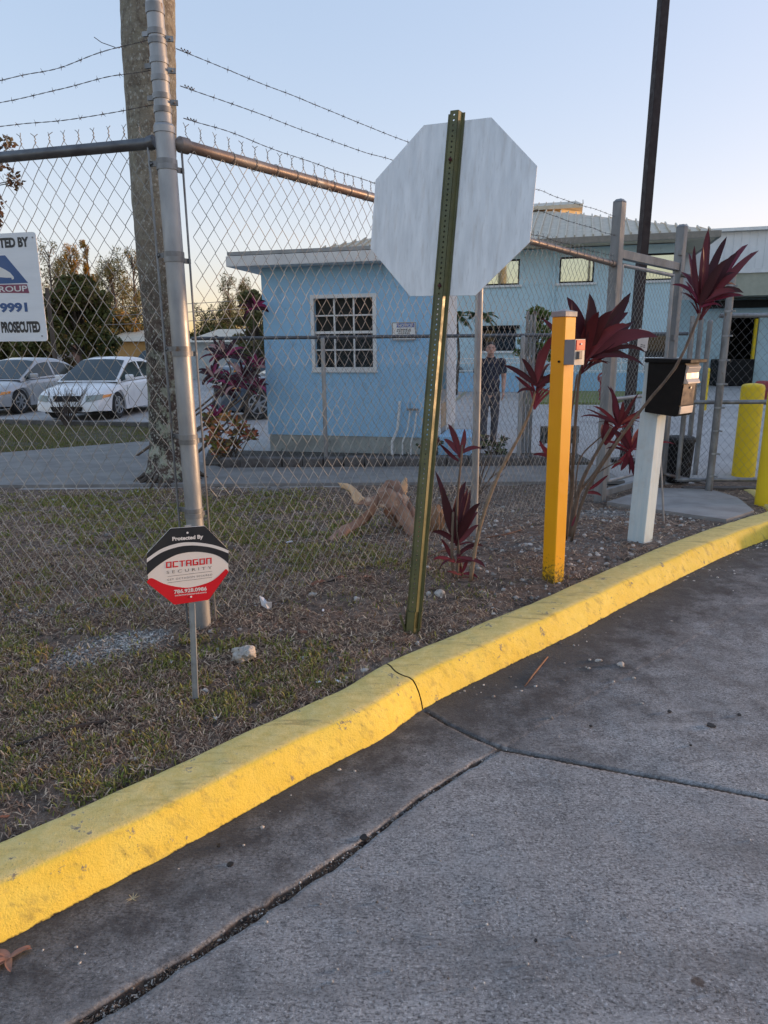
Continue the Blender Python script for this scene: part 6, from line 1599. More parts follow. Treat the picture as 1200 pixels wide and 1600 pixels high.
white_p = carpaint('white_car_paint', (.85, .85, .85)); silver_p = carpaint('silver_car_paint', (.46, .46, .47), .25); dark_p = carpaint('dark_blue_paint', (.08, .11, .15), .3); grey_p = carpaint('grey_car_paint', (.11, .115, .12), .2); tan_p = carpaint('grey_green_paint', (.32, .36, .36), .2)
# heading: nose direction; car A's front-left wheel sits at pixel (185,655)
def place_car(wheel_px, heading_deg, **kw):
    w_ = atz(*wheel_px, LOT); h = rad(heading_deg); nose = Vector((math.cos(h), math.sin(h), 0)); left = Vector((-nose.y, nose.x, 0))
    L = kw.get('L', 4.75); Wd = kw.get('Wd', 1.8); c = w_ - nose * (L / 2 - .92) - left * (Wd / 2 - .1)
    return make_car(loc=(c.x, c.y, LOT), rz=h, **kw)
place_car((184, 653), 266, name='sedan', label='white sedan with amber corner lights parked directly behind the palm trunk', paint=white_p, Ht=1.50)
place_car((32, 646), 262, name='sedan', label='silver sedan parked left of the white one, partly below the white sign', paint=silver_p, Ht=1.48)
cq = atz(375, 606, LOT)
place_car((385, 606), 235, name='utility_vehicle', label='dark blue grey utility vehicle seen behind the magenta plants', paint=dark_p, suv=True, Ht=1.72)
place_car((240, 590), 250, name='utility_vehicle', label='grey utility vehicle whose roof shows behind the white sedan', paint=tan_p, suv=True, Ht=1.75)
place_car((712, 607), 292, name='utility_vehicle', label='dark grey utility vehicle between the guard house and the walking man', paint=grey_p, suv=True, Ht=1.7)
place_car((404, 655), 200, name='parked_car', label='dark car mostly hidden behind the left edge of the guard house', paint=dark_p, suv=True, Ht=1.5)

# ------------------------------------------------------------------ trees
def leaf_cloud(centers, radii, n, size, cols, seed=0, aspect=2.2, droop=0.0, jit=.3, flat=1.0):
    rs = np.random.default_rng(seed); centers = np.array(centers, float); radii = np.array(radii, float)
    w_ = radii ** 2; idx = rs.choice(len(centers), n, p=w_ / w_.sum())
    d = rs.normal(size=(n, 3)); d /= np.linalg.norm(d, axis=1)[:, None]; rr = rs.random(n) ** .45
    P = centers[idx] + d * (rr * radii[idx])[:, None] * np.array([1, 1, flat])
    a = rs.normal(size=(n, 3)); a[:, 2] -= droop; a /= np.linalg.norm(a, axis=1)[:, None]; b = np.cross(a, rs.normal(size=(n, 3))); b /= np.linalg.norm(b, axis=1)[:, None]
    s = size * rs.uniform(.6, 1.4, n)[:, None]
    V = np.stack([P - a * s, P + b * s / aspect, P + a * s, P - b * s / aspect], 1).reshape(-1, 3); F_ = np.arange(4 * n).reshape(n, 4)
    cols = np.array(cols); cc_ = rs.integers(0, len(cols), len(centers)); ci = np.where(rs.random(n) < .55, cc_[idx], rs.integers(0, len(cols), n))
    c = cols[ci] * (1 + (rs.random((n, 1)) - .5) * 2 * jit); return V, F_, np.repeat(c, 4, 0)
M['bark'] = surf('brown_bark', (.11, .085, .065), (.06, .045, .035), 6, .9, 0, .6, 20, (1, 1, .3))
def casuarina(px, pyt, Y, wpx, label, seed, cols, dens=1.0):
    rs = random.Random(seed); t = at(px, pyt, Y); H = t.z - LOT; x = t.x; R = wpx * Y / F_PX / 2
    R *= 1.35; r = empty('tall_tree', (x, Y, LOT), 0, label, 'tree', 'feathery tall trees on the far left')
    mb = MB(); mb.tube([(0, 0, -.3), (rs.uniform(-.2, .2), 0, H * .3), (rs.uniform(-.3, .3), 0, H * .6), (0, 0, H * .96)], [.22, .17, .10, .02], 8)
    cs = []; rd = []
    for k in range(int(44)):
        f = rs.uniform(.10, 1.0); w_ = R * (1.15 - .70 * f) * rs.uniform(.4, 1.1); a = rs.uniform(0, 6.28); c = (math.cos(a) * w_, math.sin(a) * w_, H * f)
        mb.tube([(0, 0, H * (f - .09)), (c[0] * .6, c[1] * .6, H * (f - .02)), c], [.05, .03, .012], 4); cs.append(c); rd.append(R * rs.uniform(.24, .48) * (1.2 - .5 * f))
    mb.build('trunk', M['bark'], r, local=True)
    v, f, c = leaf_cloud(cs, rd, int(5200 * dens), .15, cols, seed, 5.5, droop=.5, flat=1.6)
    o = bpy.data.objects.new('crown', np_mesh('crown', v, f, M['leaf'], cols=c)); C.objects.link(o); o.parent = r
OL = [(.15, .14, .05), (.21, .17, .06), (.12, .12, .045), (.30, .18, .05)]; OR = [(.42, .22, .035), (.34, .20, .035), (.18, .15, .04)]; GR_ = [(.11, .125, .045), (.16, .15, .06), (.20, .16, .07)]
for i, (px, pyt, Y, wpx, cols, lb, dn) in enumerate([
    (74, 382, 56, 46, OL, 'leftmost feathery tall tree, beside the white sign', .8), (106, 372, 58, 32, OR, 'narrow rust coloured tall tree right of the leftmost one', 1.5), (133, 373, 60, 18, OR, 'very slim rust tinted tree between two broader ones', .8),
    (168, 398, 55, 46, GR_, 'loose green tall tree left of the palm trunk', .8), (205, 388, 57, 44, OL, 'feathery tall tree just left of the palm trunk', .9), (232, 400, 62, 40, GR_, 'feathery tall tree hidden partly by the palm trunk', .8),
    (355, 432, 60, 34, GR_, 'feathery tree right of the corner post', .7), (383, 440, 64, 30, OL, 'slim feathery tree next to the guard house edge', .7), (318, 480, 60, 40, GR_, 'short feathery tree right behind the corner post', .9), (402, 470, 58, 30, GR_, 'short feathery tree against the guard house edge', .9), (338, 500, 70, 50, GR_, 'small tree in the gap right of the corner post', .9),
    (20, 480, 60, 60, GR_, 'feathery tree below the white sign', .9), (88, 410, 66, 40, OL, 'feathery tree behind the rust coloured one', .9), (150, 425, 66, 44, GR_, 'feathery tree left of the loose green one', .9), (190, 430, 68, 50, OL, 'broad feathery tree standing behind the ochre building', .9), (370, 480, 66, 40, OL, 'low feathery tree between the two slim ones right of the corner post', .9)]):
    casuarina(px, pyt, Y, wpx, lb, 300 + i, cols, dn * 1.25)
def round_tree(x, Y, H, R, label, seed, cols, n=9000, size=.13, name='leafy_tree', trunk_r=.2, cat='tree', z0=LOT, cz=.62, trunkmat=None, nb=34, group=None, flat=.85, aspect=2.0):
    rs = random.Random(seed); r = empty(name, (x, Y, z0), 0, label, cat, group)
    mb = MB(); mb.tube([(0, 0, -.2), (rs.uniform(-.1, .1), rs.uniform(-.1, .1), H * .25), (0, 0, H * .5)], [trunk_r, trunk_r * .75, trunk_r * .5], 8)
    cs = []; rd = []
    for k in range(nb):
        a = rs.uniform(0, 6.28); e = rs.uniform(-.5, 1.4); rr = R * rs.uniform(.35, .95); c = (math.cos(a) * rr * math.cos(e), math.sin(a) * rr * math.cos(e), H * cz + (H * (1 - cz)) * .95 * math.sin(e))
        mb.tube([(0, 0, H * .3), (c[0] * .4, c[1] * .4, H * .3 + (c[2] - H * .3) * .6), c], [trunk_r * .4, trunk_r * .25, .012], 4); cs.append(c); rd.append(R * rs.uniform(.20, .38))
    mb.build('trunk', trunkmat or M['bark'], r, local=True)
    v, f, c = leaf_cloud(cs, rd, n, size, cols, seed, aspect, flat=flat); o = bpy.data.objects.new('crown', np_mesh('crown', v, f, M['leaf'], cols=c)); C.objects.link(o); o.parent = r
    return r
DG = [(.09, .10, .028), (.12, .125, .035), (.06, .075, .022), (.17, .14, .045), (.13, .09, .04)]
q = at(118, 455, 33); round_tree(q.x, 33, q.z - LOT + .4, 1.9, 'broad dark green tree behind the white sedan', 401, DG, 16000, .11, nb=46, cz=.5)
q = at(60, 520, 36); round_tree(q.x, 36, q.z - LOT + .6, 1.6, 'low dark bushy tree behind the silver car', 402, DG, 9000, .11, cz=.45)
q = at(20, 540, 38); round_tree(q.x, 38, q.z - LOT + .6, 2.0, 'low hedge like tree at the far left', 403, DG, 9000, .12, cz=.4)
q = at(186, 500, 50); round_tree(q.x, 50, q.z - LOT + .4, 2.2, 'mid height olive tree above the ochre building', 404, OL, 8000, .13, cz=.45)
q = at(345, 515, 46); round_tree(q.x, 46, 2.9, 2.4, 'low olive shrub tree in the gap between corner post and guard house', 405, DG, 8000, .13, cz=.45)
q = at(395, 470, 30); round_tree(q.x, 30, q.z - LOT + .4, .9, 'dense green tree touching the left edge of the guard house', 407, GR_, 6000, .10, cz=.5)
q = at(300, 530, 48); round_tree(q.x, 48, 2.6, 2.6, 'low bushes behind the corner post', 408, DG, 7000, .13, cz=.45, name='bush', cat='bush')
# autumn foliage entering at the left edge
AU = [(.14, .075, .035), (.20, .10, .05), (.10, .06, .03), (.16, .12, .06)]
r = empty('autumn_tree', (-8.3, 11.2, LOT), 0, 'reddish brown leafy branches reaching in at the left edge above the sign', 'tree')
mb = MB(); cs = []; rd = []; rs = random.Random(5)
mb.tube([(-1.6, 0, -.2), (-1.5, 0, 1.8), (-1.2, 0, 3.2)], [.16, .13, .09], 8)
for k in range(46):
    px_ = rs.uniform(-150, 30); py_ = rs.uniform(175, 345) 
    if px_ > 10 and not (190 < py_ < 240 or 260 < py_ < 335): continue
    c = at(px_, py_, 11.2 + rs.uniform(-.8, .8)) - Vector((-8.3, 11.2, LOT)); cs.append(tuple(c)); rd.append(rs.uniform(.10, .24)); mb.tube([(-1.2, 0, 3.2), (c.x * .5 - .8, c.y * .5, c.z * .5 + 1.7), tuple(c)], [.035, .02, .006], 4)
mb.build('trunk', M['bark'], r, local=True)
v, f, c = leaf_cloud(cs, rd, 3800, .042, AU, 6, 1.7); o = bpy.data.objects.new('crown', np_mesh('crown', v, f, M['leaf'], cols=c)); C.objects.link(o); o.parent = r
# small palms and a shrub before the office
def frond(mb_v, base, az, L, lift, droop, col, rs, width=.045, n=16):
    P = []; d = Vector((math.cos(az), math.sin(az), 0))
    for k in range(n + 1): t = k / n; P.append(base + d * (L * t * (1 - .15 * t)) + Vector((0, 0, L * (lift * t - droop * t * t))))
    for k in range(1, n):
        tdir = (P[k + 1] - P[k - 1]).normalized(); s = tdir.cross(Vector((0, 0, 1))).normalized(); ll = L * .30 * math.sin(math.pi * (.12 + .85 * k / n)) + .02
        for sg_ in (-1, 1):
            for q_ in (0, .5):
                p = P[k].lerp(P[k + 1], q_); e = p + s * sg_ * ll + tdir * ll * .55 + Vector((0, 0, -ll * .35)); w_ = tdir * width * .35
                mb_v.append(((p - w_), (p + w_), e))
def palm(px, pyb, pyt, Y, Lf, label, seed, nf=16, trunk=.06, name='small_palm', z0=LOT, cols=None):
    rs = random.Random(seed); t = at(px, pyt, Y); r = empty(name, (t.x, Y, z0), 0, label, 'palm'); H = t.z - z0
    mb = MB(); mb.tube([(0, 0, -.1), (rs.uniform(-.1, .1), 0, H * .5), (0, 0, H)], [trunk, trunk * .8, trunk * .7], 8); mb.build('trunk', M['bark'], r, local=True)
    T = []
    for k in range(nf): frond(T, Vector((0, 0, H)), k * 2.399, Lf * rs.uniform(.8, 1.1), rs.uniform(.15, .95), rs.uniform(.5, .9), None, rs)
    V = np.array([list(p) for tri in T for p in tri]); F_ = np.arange(len(V)).reshape(-1, 3); cc = np.repeat(palette(len(F_), cols or [(.07, .10, .03), (.10, .13, .05), (.05, .08, .03)]), 3, 0)
    o = bpy.data.objects.new('fronds', np_mesh('fronds', V, F_, M['leaf'], cols=cc)); C.objects.link(o); o.parent = r
palm(752, 600, 496, 24.5, .72, 'small palm with arching fronds left of the lower office window', 21, 18)
palm(714, 600, 496, 25.2, .72, 'small palm beside the guard house, left of its twin', 22, 16)
q = at(838, 500, 23.5); round_tree(q.x, 23.5, q.z - LOT + .35, .68, 'light green rubber leaved shrub standing before the office wall', 410, [(.10, .15, .03), (.15, .19, .05), (.07, .11, .02)], 1300, .11, name='green_shrub', trunk_r=.05, cat='shrub', cz=.62, aspect=2.6)

# ------------------------------------------------------------------ big palm trunk behind the fence
PT = onlawn(262, 750); PY = PT.y
def trunk_mat():
    m_, n, b = newmat('lichen_palm_bark'); v = coords(n, (1, 1, .8)); tc = N_(n, 'ShaderNodeTexCoord'); sx = N_(n, 'ShaderNodeSeparateXYZ'); n.links.new(tc.outputs['Object'], sx.inputs[0])
    big = noise(n, v, 2.2, 6, .62); mid = noise(n, v, 13, 6, .7); vo = N_(n, 'ShaderNodeTexVoronoi'); vo.inputs['Scale'].default_value = 19; n.links.new(v, vo.inputs['Vector'])
    col = mixc(n, ramp(n, big, [(.35, 0.), (.65, 1.)]), (.22, .195, .15), (.33, .29, .22))
    dark = ramp(n, math_(n, 'ADD', big, math_(n, 'MULTIPLY', sx.outputs[2], -.085)), [(.10, 0.), (.36, 0.9)])
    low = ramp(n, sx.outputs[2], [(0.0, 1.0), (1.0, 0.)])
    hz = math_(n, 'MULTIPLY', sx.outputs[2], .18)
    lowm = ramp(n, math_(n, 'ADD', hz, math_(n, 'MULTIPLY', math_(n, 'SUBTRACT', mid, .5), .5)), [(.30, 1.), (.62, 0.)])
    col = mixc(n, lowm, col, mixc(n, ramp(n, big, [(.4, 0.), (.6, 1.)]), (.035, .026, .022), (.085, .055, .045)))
    blot = ramp(n, math_(n, 'ADD', vo.outputs['Distance'], math_(n, 'MULTIPLY', math_(n, 'SUBTRACT', mid, .5), .7)), [(.15, 1.), (.24, 0.)])
    col = mixc(n, ramp(n, mid, [(.48, 0.), (.60, .65)]), col, (.11, .085, .065)); col = mixc(n, ramp(n, noise(n, v, 34, 5, .8), [(.54, 0.), (.62, .7)]), col, (.44, .42, .36)); col = mixc(n, math_(n, 'MULTIPLY', blot, .8), col, (.46, .45, .40))
    li = ramp(n, noise(n, v, 6, 7, .72), [(.51, 0.), (.58, 1.)]); vert = ramp(n, hz, [(.10, 1.), (.40, .15)])
    col = mixc(n, math_(n, 'MULTIPLY', li, vert), col, mixc(n, ramp(n, mid, [(.4, 0.), (.6, 1.)]), (.26, .29, .20), (.38, .40, .33)))
    rings = N_(n, 'ShaderNodeTexWave', wave_type='BANDS', bands_direction='Z'); rings.inputs['Scale'].default_value = 2.6; rings.inputs['Distortion'].default_value = 4; rings.inputs['Detail'].default_value = 4; n.links.new(v, rings.inputs['Vector'])
    col = mixc(n, ramp(n, rings.outputs[1], [(.0, .10), (.22, 0.)]), col, (.05, .04, .03))
    n.links.new(col, b.inputs['Base Color']); b.inputs['Roughness'].default_value = .9
    bump(n, b, math_(n, 'ADD', mid, math_(n, 'MULTIPLY', rings.outputs[1], .2)), .9, .03); return m_
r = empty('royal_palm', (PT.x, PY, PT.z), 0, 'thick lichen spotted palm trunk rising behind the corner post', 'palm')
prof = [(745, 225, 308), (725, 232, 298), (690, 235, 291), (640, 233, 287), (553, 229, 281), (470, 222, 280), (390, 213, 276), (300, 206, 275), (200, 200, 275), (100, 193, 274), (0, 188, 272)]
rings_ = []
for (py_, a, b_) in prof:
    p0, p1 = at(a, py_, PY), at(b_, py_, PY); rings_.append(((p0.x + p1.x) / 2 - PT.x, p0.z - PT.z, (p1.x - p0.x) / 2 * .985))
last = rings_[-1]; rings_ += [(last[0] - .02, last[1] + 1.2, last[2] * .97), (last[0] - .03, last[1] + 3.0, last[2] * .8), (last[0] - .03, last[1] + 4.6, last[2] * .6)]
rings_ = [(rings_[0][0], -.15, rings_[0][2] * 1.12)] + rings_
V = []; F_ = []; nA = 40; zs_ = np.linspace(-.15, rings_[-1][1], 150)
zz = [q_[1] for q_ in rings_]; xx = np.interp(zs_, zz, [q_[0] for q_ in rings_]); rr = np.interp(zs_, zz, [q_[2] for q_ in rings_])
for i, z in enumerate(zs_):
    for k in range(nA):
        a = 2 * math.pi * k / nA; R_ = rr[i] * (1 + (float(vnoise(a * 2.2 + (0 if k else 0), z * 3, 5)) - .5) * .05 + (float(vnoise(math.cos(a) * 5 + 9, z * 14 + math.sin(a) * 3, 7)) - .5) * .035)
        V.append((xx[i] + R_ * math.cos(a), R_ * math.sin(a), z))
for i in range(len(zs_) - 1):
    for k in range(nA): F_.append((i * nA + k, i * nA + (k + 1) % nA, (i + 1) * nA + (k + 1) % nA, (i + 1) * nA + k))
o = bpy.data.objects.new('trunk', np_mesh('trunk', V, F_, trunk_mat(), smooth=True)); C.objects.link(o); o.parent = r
mb = MB(); rs = random.Random(3)
for k in range(90):
    a = rs.uniform(0, 6.28); R_ = rings_[1][2]; p = Vector((rings_[1][0] + math.cos(a) * R_ * .9, math.sin(a) * R_ * .9, rs.uniform(.02, .12))); e = Vector((rings_[1][0] + math.cos(a) * R_ * rs.uniform(1.1, 1.7), math.sin(a) * R_ * rs.uniform(1.1, 1.7), -.03)); mb.tube([p, (p + e) / 2 + Vector((0, 0, .02)), e], [.018, .016, .008], 5)
mb.build('root_skirt', M['bark'], r, local=True, smooth=True)
T = []
for k in range(18): frond(T, Vector((last[0], 0, rings_[-1][1])), k * 2.399, 3.2 * rs.uniform(.8, 1.1), rs.uniform(.1, 1), rs.uniform(.6, .9), None, rs, .06, 24)
V = np.array([list(p) for tri in T for p in tri]); F_ = np.arange(len(V)).reshape(-1, 3); cc = np.repeat(palette(len(F_), [(.06, .09, .03)]), 3, 0)
o = bpy.data.objects.new('fronds', np_mesh('fronds', V, F_, M['leaf'], cols=cc)); C.objects.link(o); o.parent = r
# ------------------------------------------------------------------ cordyline plants
M['ti'] = mat_col('cordyline_leaf', .5, .15, .3)
M['stem'] = surf('cane_stem', (.19, .14, .10), (.11, .08, .06), 30, .8, 0, .5, 60, (1, 1, .4))
class Leaves:
    def __init__(s): s.v = []; s.f = []; s.c = []
    def leaf(s, base, d, L, W, droop, nrm, col, fold=.25, n=9, twist=0.0, ruffle=.0, tipd=None):
        base = Vector(base); d = Vector(d).normalized(); nrm = Vector(nrm); b0 = len(s.v)
        W = W * .84; p = base.copy(); step = L / n; ph = random.uniform(0, 6); sw = random.uniform(-.5, .5)
        for k in range(n + 1):
            t = k / n; side = d.cross(nrm); 
            if side.length < .01: side = d.cross(Vector((1, 0, 0)))
            side.normalize(); nn = side.cross(d).normalized()
            a = twist * t; side = side * math.cos(a) + nn * math.sin(a); nn = side.cross(d)
            w_ = W / 2 * (math.sin(math.pi * min(1, (t * .88 + .06)) ** .85) ** .8) * (1 if t < .97 else .15); w_ = max(w_, W * .09 * (1 - t))
            wv = ruffle * math.sin(t * 14 + ph) * w_
            s.v += [p - side * w_ + nn * (w_ * fold + wv), p.copy(), p + side * w_ + nn * (w_ * fold - wv)]
            r_ = random.uniform(.92, 1.08); rim = 1.05; mr = 1.8 - 1.1 * t; s.c += [tuple(x * r_ * rim for x in col), tuple(min(.6, x * mr) for x in col), tuple(x * r_ * rim for x in col)]
            g = (droop + (.35 if t > .6 else 0)) * (t ** 1.2) / n * 2
            d = (d + Vector((0, 0, -1)) * g + side * (sw * 1.3 / n)).normalized(); p = p + d * step
        for k in range(n):
            for j in (0, 1): s.f.append((b0 + 3 * k + j, b0 + 3 * k + j + 1, b0 + 3 * k + j + 4, b0 + 3 * k + j + 3))
    def build(s, name, parent, mat=None):
        return np_obj(name, [list(p) for p in s.v], s.f, mat or M['ti'], parent, cols=np.array(s.c), smooth=True)
DARK = [(.060, .010, .015), (.085, .012, .018), (.045, .008, .011), (.12, .022, .028)]
REDL = [(.18, .020, .028), (.12, .014, .024), (.24, .05, .04), (.075, .012, .02)]
MAG = [(.20, .016, .065), (.09, .012, .03), (.05, .010, .018), (.30, .035, .12), (.035, .01, .016), (.04, .012, .016), (.45, .26, .26)]
def sdir(ang, depth=0.0):
    a = rad(ang); return (RT * math.cos(a) + UP * math.sin(a) + FW * depth).normalized()
def crown(L_, base, spec, cols, scale_m, seed=0, W=.055, ruffle=.05):
    """spec: (screen angle, length px, depth tilt, droop, width factor)"""
    rs = random.Random(seed)
    for (ang, ln, dp, dr, wf) in spec:
        d = sdir(ang, dp); col = rs.choice(cols)
        if rs.random() < .5:
            a2 = ang + rs.uniform(-28, 28); d2 = sdir(a2, dp + rs.uniform(-.4, .4)); L_.leaf(Vector(base) - Vector((0, 0, rs.uniform(0, .05))), d2, ln * scale_m * rs.uniform(.45, .95), W * wf * rs.uniform(.3, .6), dr + rs.uniform(.2, 1.0), (-FW + RT * rs.uniform(-.8, .8)), rs.choice(cols), .35, ruffle=.12, twist=rs.uniform(-1.2, 1.2))
        bb = Vector(base) + d * .008 + Vector((0, 0, rs.uniform(-.04, .01)))
        nr = (-FW + UP * .25 + RT * rs.uniform(-.5, .5))
        L_.leaf(bb, d, ln * scale_m / max(.5, math.sqrt(1 - .0 * dp)), W * wf, dr, nr, col, rs.uniform(.15, .4), ruffle=ruffle, twist=rs.uniform(-.5, .5))
def autospec(n, a0, a1, l0, l1, seed, dr=(.2, .9), wf=(.7, 1.1)):
    rs = random.Random(seed); out = []
    for k in range(n):
        a = a0 + (a1 - a0) * (k + rs.uniform(.1, .9)) / n; out.append((a, rs.uniform(l0, l1), rs.uniform(-.7, .7), rs.uniform(*dr), rs.uniform(*wf)))
    rs.shuffle(out); return out
def stemtube(mb, pts, r0, r1):
    P = []
    pts = [Vector(p) for p in pts]; n = 14
    for k in range(n + 1):
        t = k / n * (len(pts) - 1); i = min(int(t), len(pts) - 2); u = t - i
        p0, p1, p2, p3 = pts[max(i - 1, 0)], pts[i], pts[i + 1], pts[min(i + 2, len(pts) - 1)]
        P.append(.5 * ((2 * p1) + (p2 - p0) * u + (2 * p0 - 5 * p1 + 4 * p2 - p3) * u * u + (3 * p1 - p0 - 3 * p2 + p3) * u ** 3))
    mb.tube(P, [r0 + (r1 - r0) * k / n + (.0012 if k % 2 else 0) for k in range(n + 1)], 8)
# plant 1: bushy pair right of the stop sign post
Y1 = onlawn(714, 905).y; b1 = onlawn(708, 902); sc1 = Y1 / F_PX * 1.02
r = empty('ti_plant', b1, 0, 'dark red bushy cordyline beside the stop sign post, with a small upper crown', 'plant', 'dark red cordylines along the bed')
mb = MB(); t1 = at(723, 695, Y1 + .1); t2 = at(709, 800, Y1)
stemtube(mb, [onlawn(714, 905), at(716, 860, Y1 + .03), at(714, 790, Y1 + .06), t1], .010, .006); stemtube(mb, [b1, at(706, 860, Y1), at(708, 800, Y1)], .010, .008); stemtube(mb, [onlawn(722, 900), at(716, 850, Y1), at(714, 812, Y1)], .008, .006)
mb.build('stem', M['stem'], r, smooth=True)
L_ = Leaves(); crown(L_, at(718, 712, Y1 + .1), [(98, 54, .1, .1, 1.0), (66, 42, -.2, .2, .9), (118, 36, .2, .2, .9), (148, 42, -.1, .5, .6), (38, 38, .2, .5, .7), (84, 42, .5, .2, .8)], REDL[3:] + DARK[1:], sc1, 1, .05)
L_.build('crown', r)
L_ = Leaves(); crown(L_, at(713, 842, Y1), [(97, 98, .1, .1, 1.2), (110, 90, -.2, .2, 1.2), (122, 66, .1, .3, .9), (82, 88, .2, .1, 1.1), (66, 72, -.3, .8, 1.1), (52, 62, .1, .9, .9), (38, 46, -.2, .9, .7), (132, 46, -.3, .6, .7), (104, 118, .3, .1, .8), (78, 100, .3, .3, .8), (62, 84, .2, .7, .7)], DARK, sc1, 2, .062)
crown(L_, at(712, 872, Y1), [(25, 48, -.2, .7, .7), (150, 40, -.3, .6, .7), (45, 52, .2, .8, .7), (120, 45, .2, .4, .7), (5, 50, -.2, .3, .6)], DARK + REDL[:1], sc1, 3, .05)
crown(L_, at(722, 893, Y1), [(70, 28, -.2, .4, .8), (110, 26, .2, .4, .8), (10, 26, -.3, .4, .8), (160, 24, -.2, .4, .7)], REDL[:3] + [(.14, .09, .03)], sc1, 4, .035)
L_.build('leaves', r)
# plant 2: long curving cane with one crown at (845,600)
b2 = onlawn(735, 908); Y2 = b2.y
r = empty('ti_plant', b2, 0, 'cordyline on one long bare cane curving right, single dark crown left of the amber post', 'plant', 'dark red cordylines along the bed')
mb = MB(); stemtube(mb, [b2, at(748, 830, Y2 + .05), at(775, 750, Y2 + .1), at(812, 680, Y2 + .15), at(829, 640, Y2 + .15), at(836, 612, Y2 + .15)], .013, .006); mb.build('stem', surf('pale_cane', (.30, .22, .14), (.2, .14, .09), 30, .8, 0, .4, 60), r, smooth=True)
L_ = Leaves(); s2 = (Y2 + .15) / F_PX; crown(L_, at(838, 602, Y2 + .15), [(84, 78, .0, .02, 1.15), (80, 66, .3, .1, .9), (115, 44, -.2, .1, .8), (133, 58, .1, -.1, .75), (152, 40, .2, .4, .5), (35, 46, -.2, .5, .8), (18, 52, .2, -.05, .6), (60, 44, .3, .3, .8), (165, 34, -.3, .6, .5), (100, 50, .4, .1, .8)], DARK[:2] + DARK[3:], s2 * 1.0, 5, .056)
for k in range(7): L_.leaf(at(834 + random.uniform(-2, 2), 640, Y2 + .15), sdir(80 + random.uniform(-14, 14), random.uniform(-.3, .3)), 44 * s2, .016, 0, -FW, (.22, .03, .05), .2)
L_.build('crown', r)
# plant 3: large dark crown behind the button box
b3 = onlawn(884, 842); Y3 = b3.y - .0
r = empty('ti_plant', b3, 0, 'largest dark crowned cordyline, its leaves right beside the amber post button box', 'plant', 'dark red cordylines along the bed')
mb = MB(); Yc = 4.75; stemtube(mb, [b3, at(893, 760, (b3.y + Yc) / 2 + .1), at(897, 690, Yc + .1), at(905, 590, Yc + .05), at(916, 560, Yc)], .014, .008); stemtube(mb, [at(893, 760, (b3.y + Yc) / 2 + .1), at(888, 690, Yc + .2), at(902, 585, Yc + .1)], .008, .006); mb.build('stem', M['stem'], r, smooth=True)
s3 = Yc / F_PX; L_ = Leaves()
crown(L_, at(914, 556, Yc), [(104, 92, 0, .02, 1.3), (88, 104, .1, .02, 1.1), (74, 98, -.1, .06, 1.35), (62, 108, .15, .1, 1.3), (50, 122, .0, .12, 1.2), (38, 112, -.15, .3, 1.3), (28, 96, -.1, .25, 1.1), (122, 78, -.1, -.05, 1.1), (135, 92, .2, -.1, .7), (96, 72, -.4, .1, 1.2), (80, 76, -.5, .2, 1.2), (66, 84, -.45, .3, 1.1), (56, 134, .3, .05, .7), (18, 84, .2, .6, .5), (10, 92, -.1, .8, .45), (24, 106, .1, .9, .5), (44, 86, .4, .4, 1.1), (112, 60, .4, .1, 1.0)], DARK, s3, 6, .088, .04)
for k in range(14): L_.leaf(at(908, 585, Yc), sdir(random.uniform(40, 75), random.uniform(-.4, .4)), random.uniform(50, 90) * s3, .012, random.uniform(.0, .5), -FW, random.choice(DARK), .3)
L_.build('crown', r)
# plant 4: multi caned plant with reddish rosettes left of the mailbox
b4 = onlawn(890, 838); 
r = empty('ti_plant', b4 + Vector((.05, .05, 0)), 0, 'branching cordyline with red rosettes left of the mailbox post', 'plant', 'dark red cordylines along the bed')
mb = MB(); Y4 = b4.y
stemtube(mb, [b4, at(905, 765, Y4), at(925, 720, Y4), at(955, 668, Y4)], .020, .010); stemtube(mb, [b4, at(900, 780, Y4 + .05), at(935, 730, Y4 + .1), at(972, 672, Y4 + .1)], .012, .007)
stemtube(mb, [at(898, 778, Y4), at(905, 720, Y4 + .1), at(930, 690, Y4 + .1), at(960, 668, Y4 + .1)], .006, .005); stemtube(mb, [at(905, 765, Y4), at(940, 735, Y4 - .05), at(970, 720, Y4 - .05), at(990, 712, Y4 - .05)], .005, .004)
stemtube(mb, [b4, at(893, 790, Y4 + .1), at(896, 740, Y4 + .15), at(888, 700, Y4 + .2)], .010, .006)
mb.build('stem', M['stem'], r, smooth=True); s4 = Y4 / F_PX
L_ = Leaves(); crown(L_, at(966, 662, Y4), [(95, 62, 0, .1, 1.0), (80, 66, .2, .1, .9), (65, 60, -.2, .2, .9), (110, 52, .1, .2, .9), (130, 50, -.1, .5, .7), (150, 60, .1, .6, .6), (165, 56, -.2, .5, .5), (45, 52, .1, .5, .7), (25, 50, -.1, .6, .55), (10, 56, .2, .4, .5), (75, 40, -.5, .2, 1.0), (105, 42, .5, .2, .9), (140, 36, .4, .6, .7), (35, 40, -.4, .7, .6)], DARK[3:] + REDL, s4, 7, .046); L_.build('rosette', r)
L_ = Leaves(); crown(L_, at(985, 700, Y4 - .05), [(255, 34, 0, .2, 1.2), (95, 58, 0, .1, 1.1), (75, 52, .2, .1, 1.0), (115, 46, -.2, .2, 1.0), (30, 46, .1, .9, .8), (15, 66, -.2, .6, .6), (130, 52, .3, .3, .9), (240, 40, .1, .2, .8), (60, 46, -.3, .4, .9), (150, 44, -.1, .7, .6), (270, 38, -.3, .1, .9)], REDL, s4, 8, .048)
crown(L_, at(948, 690, Y4 + .02), [(95, 42, 0, .2, 1.3), (110, 38, .2, .3, 1.3), (75, 40, -.2, .2, 1.2), (85, 30, .3, .1, 1.0)], REDL[:2], s4, 9, .048); L_.build('rosette', r)
L_ = Leaves()
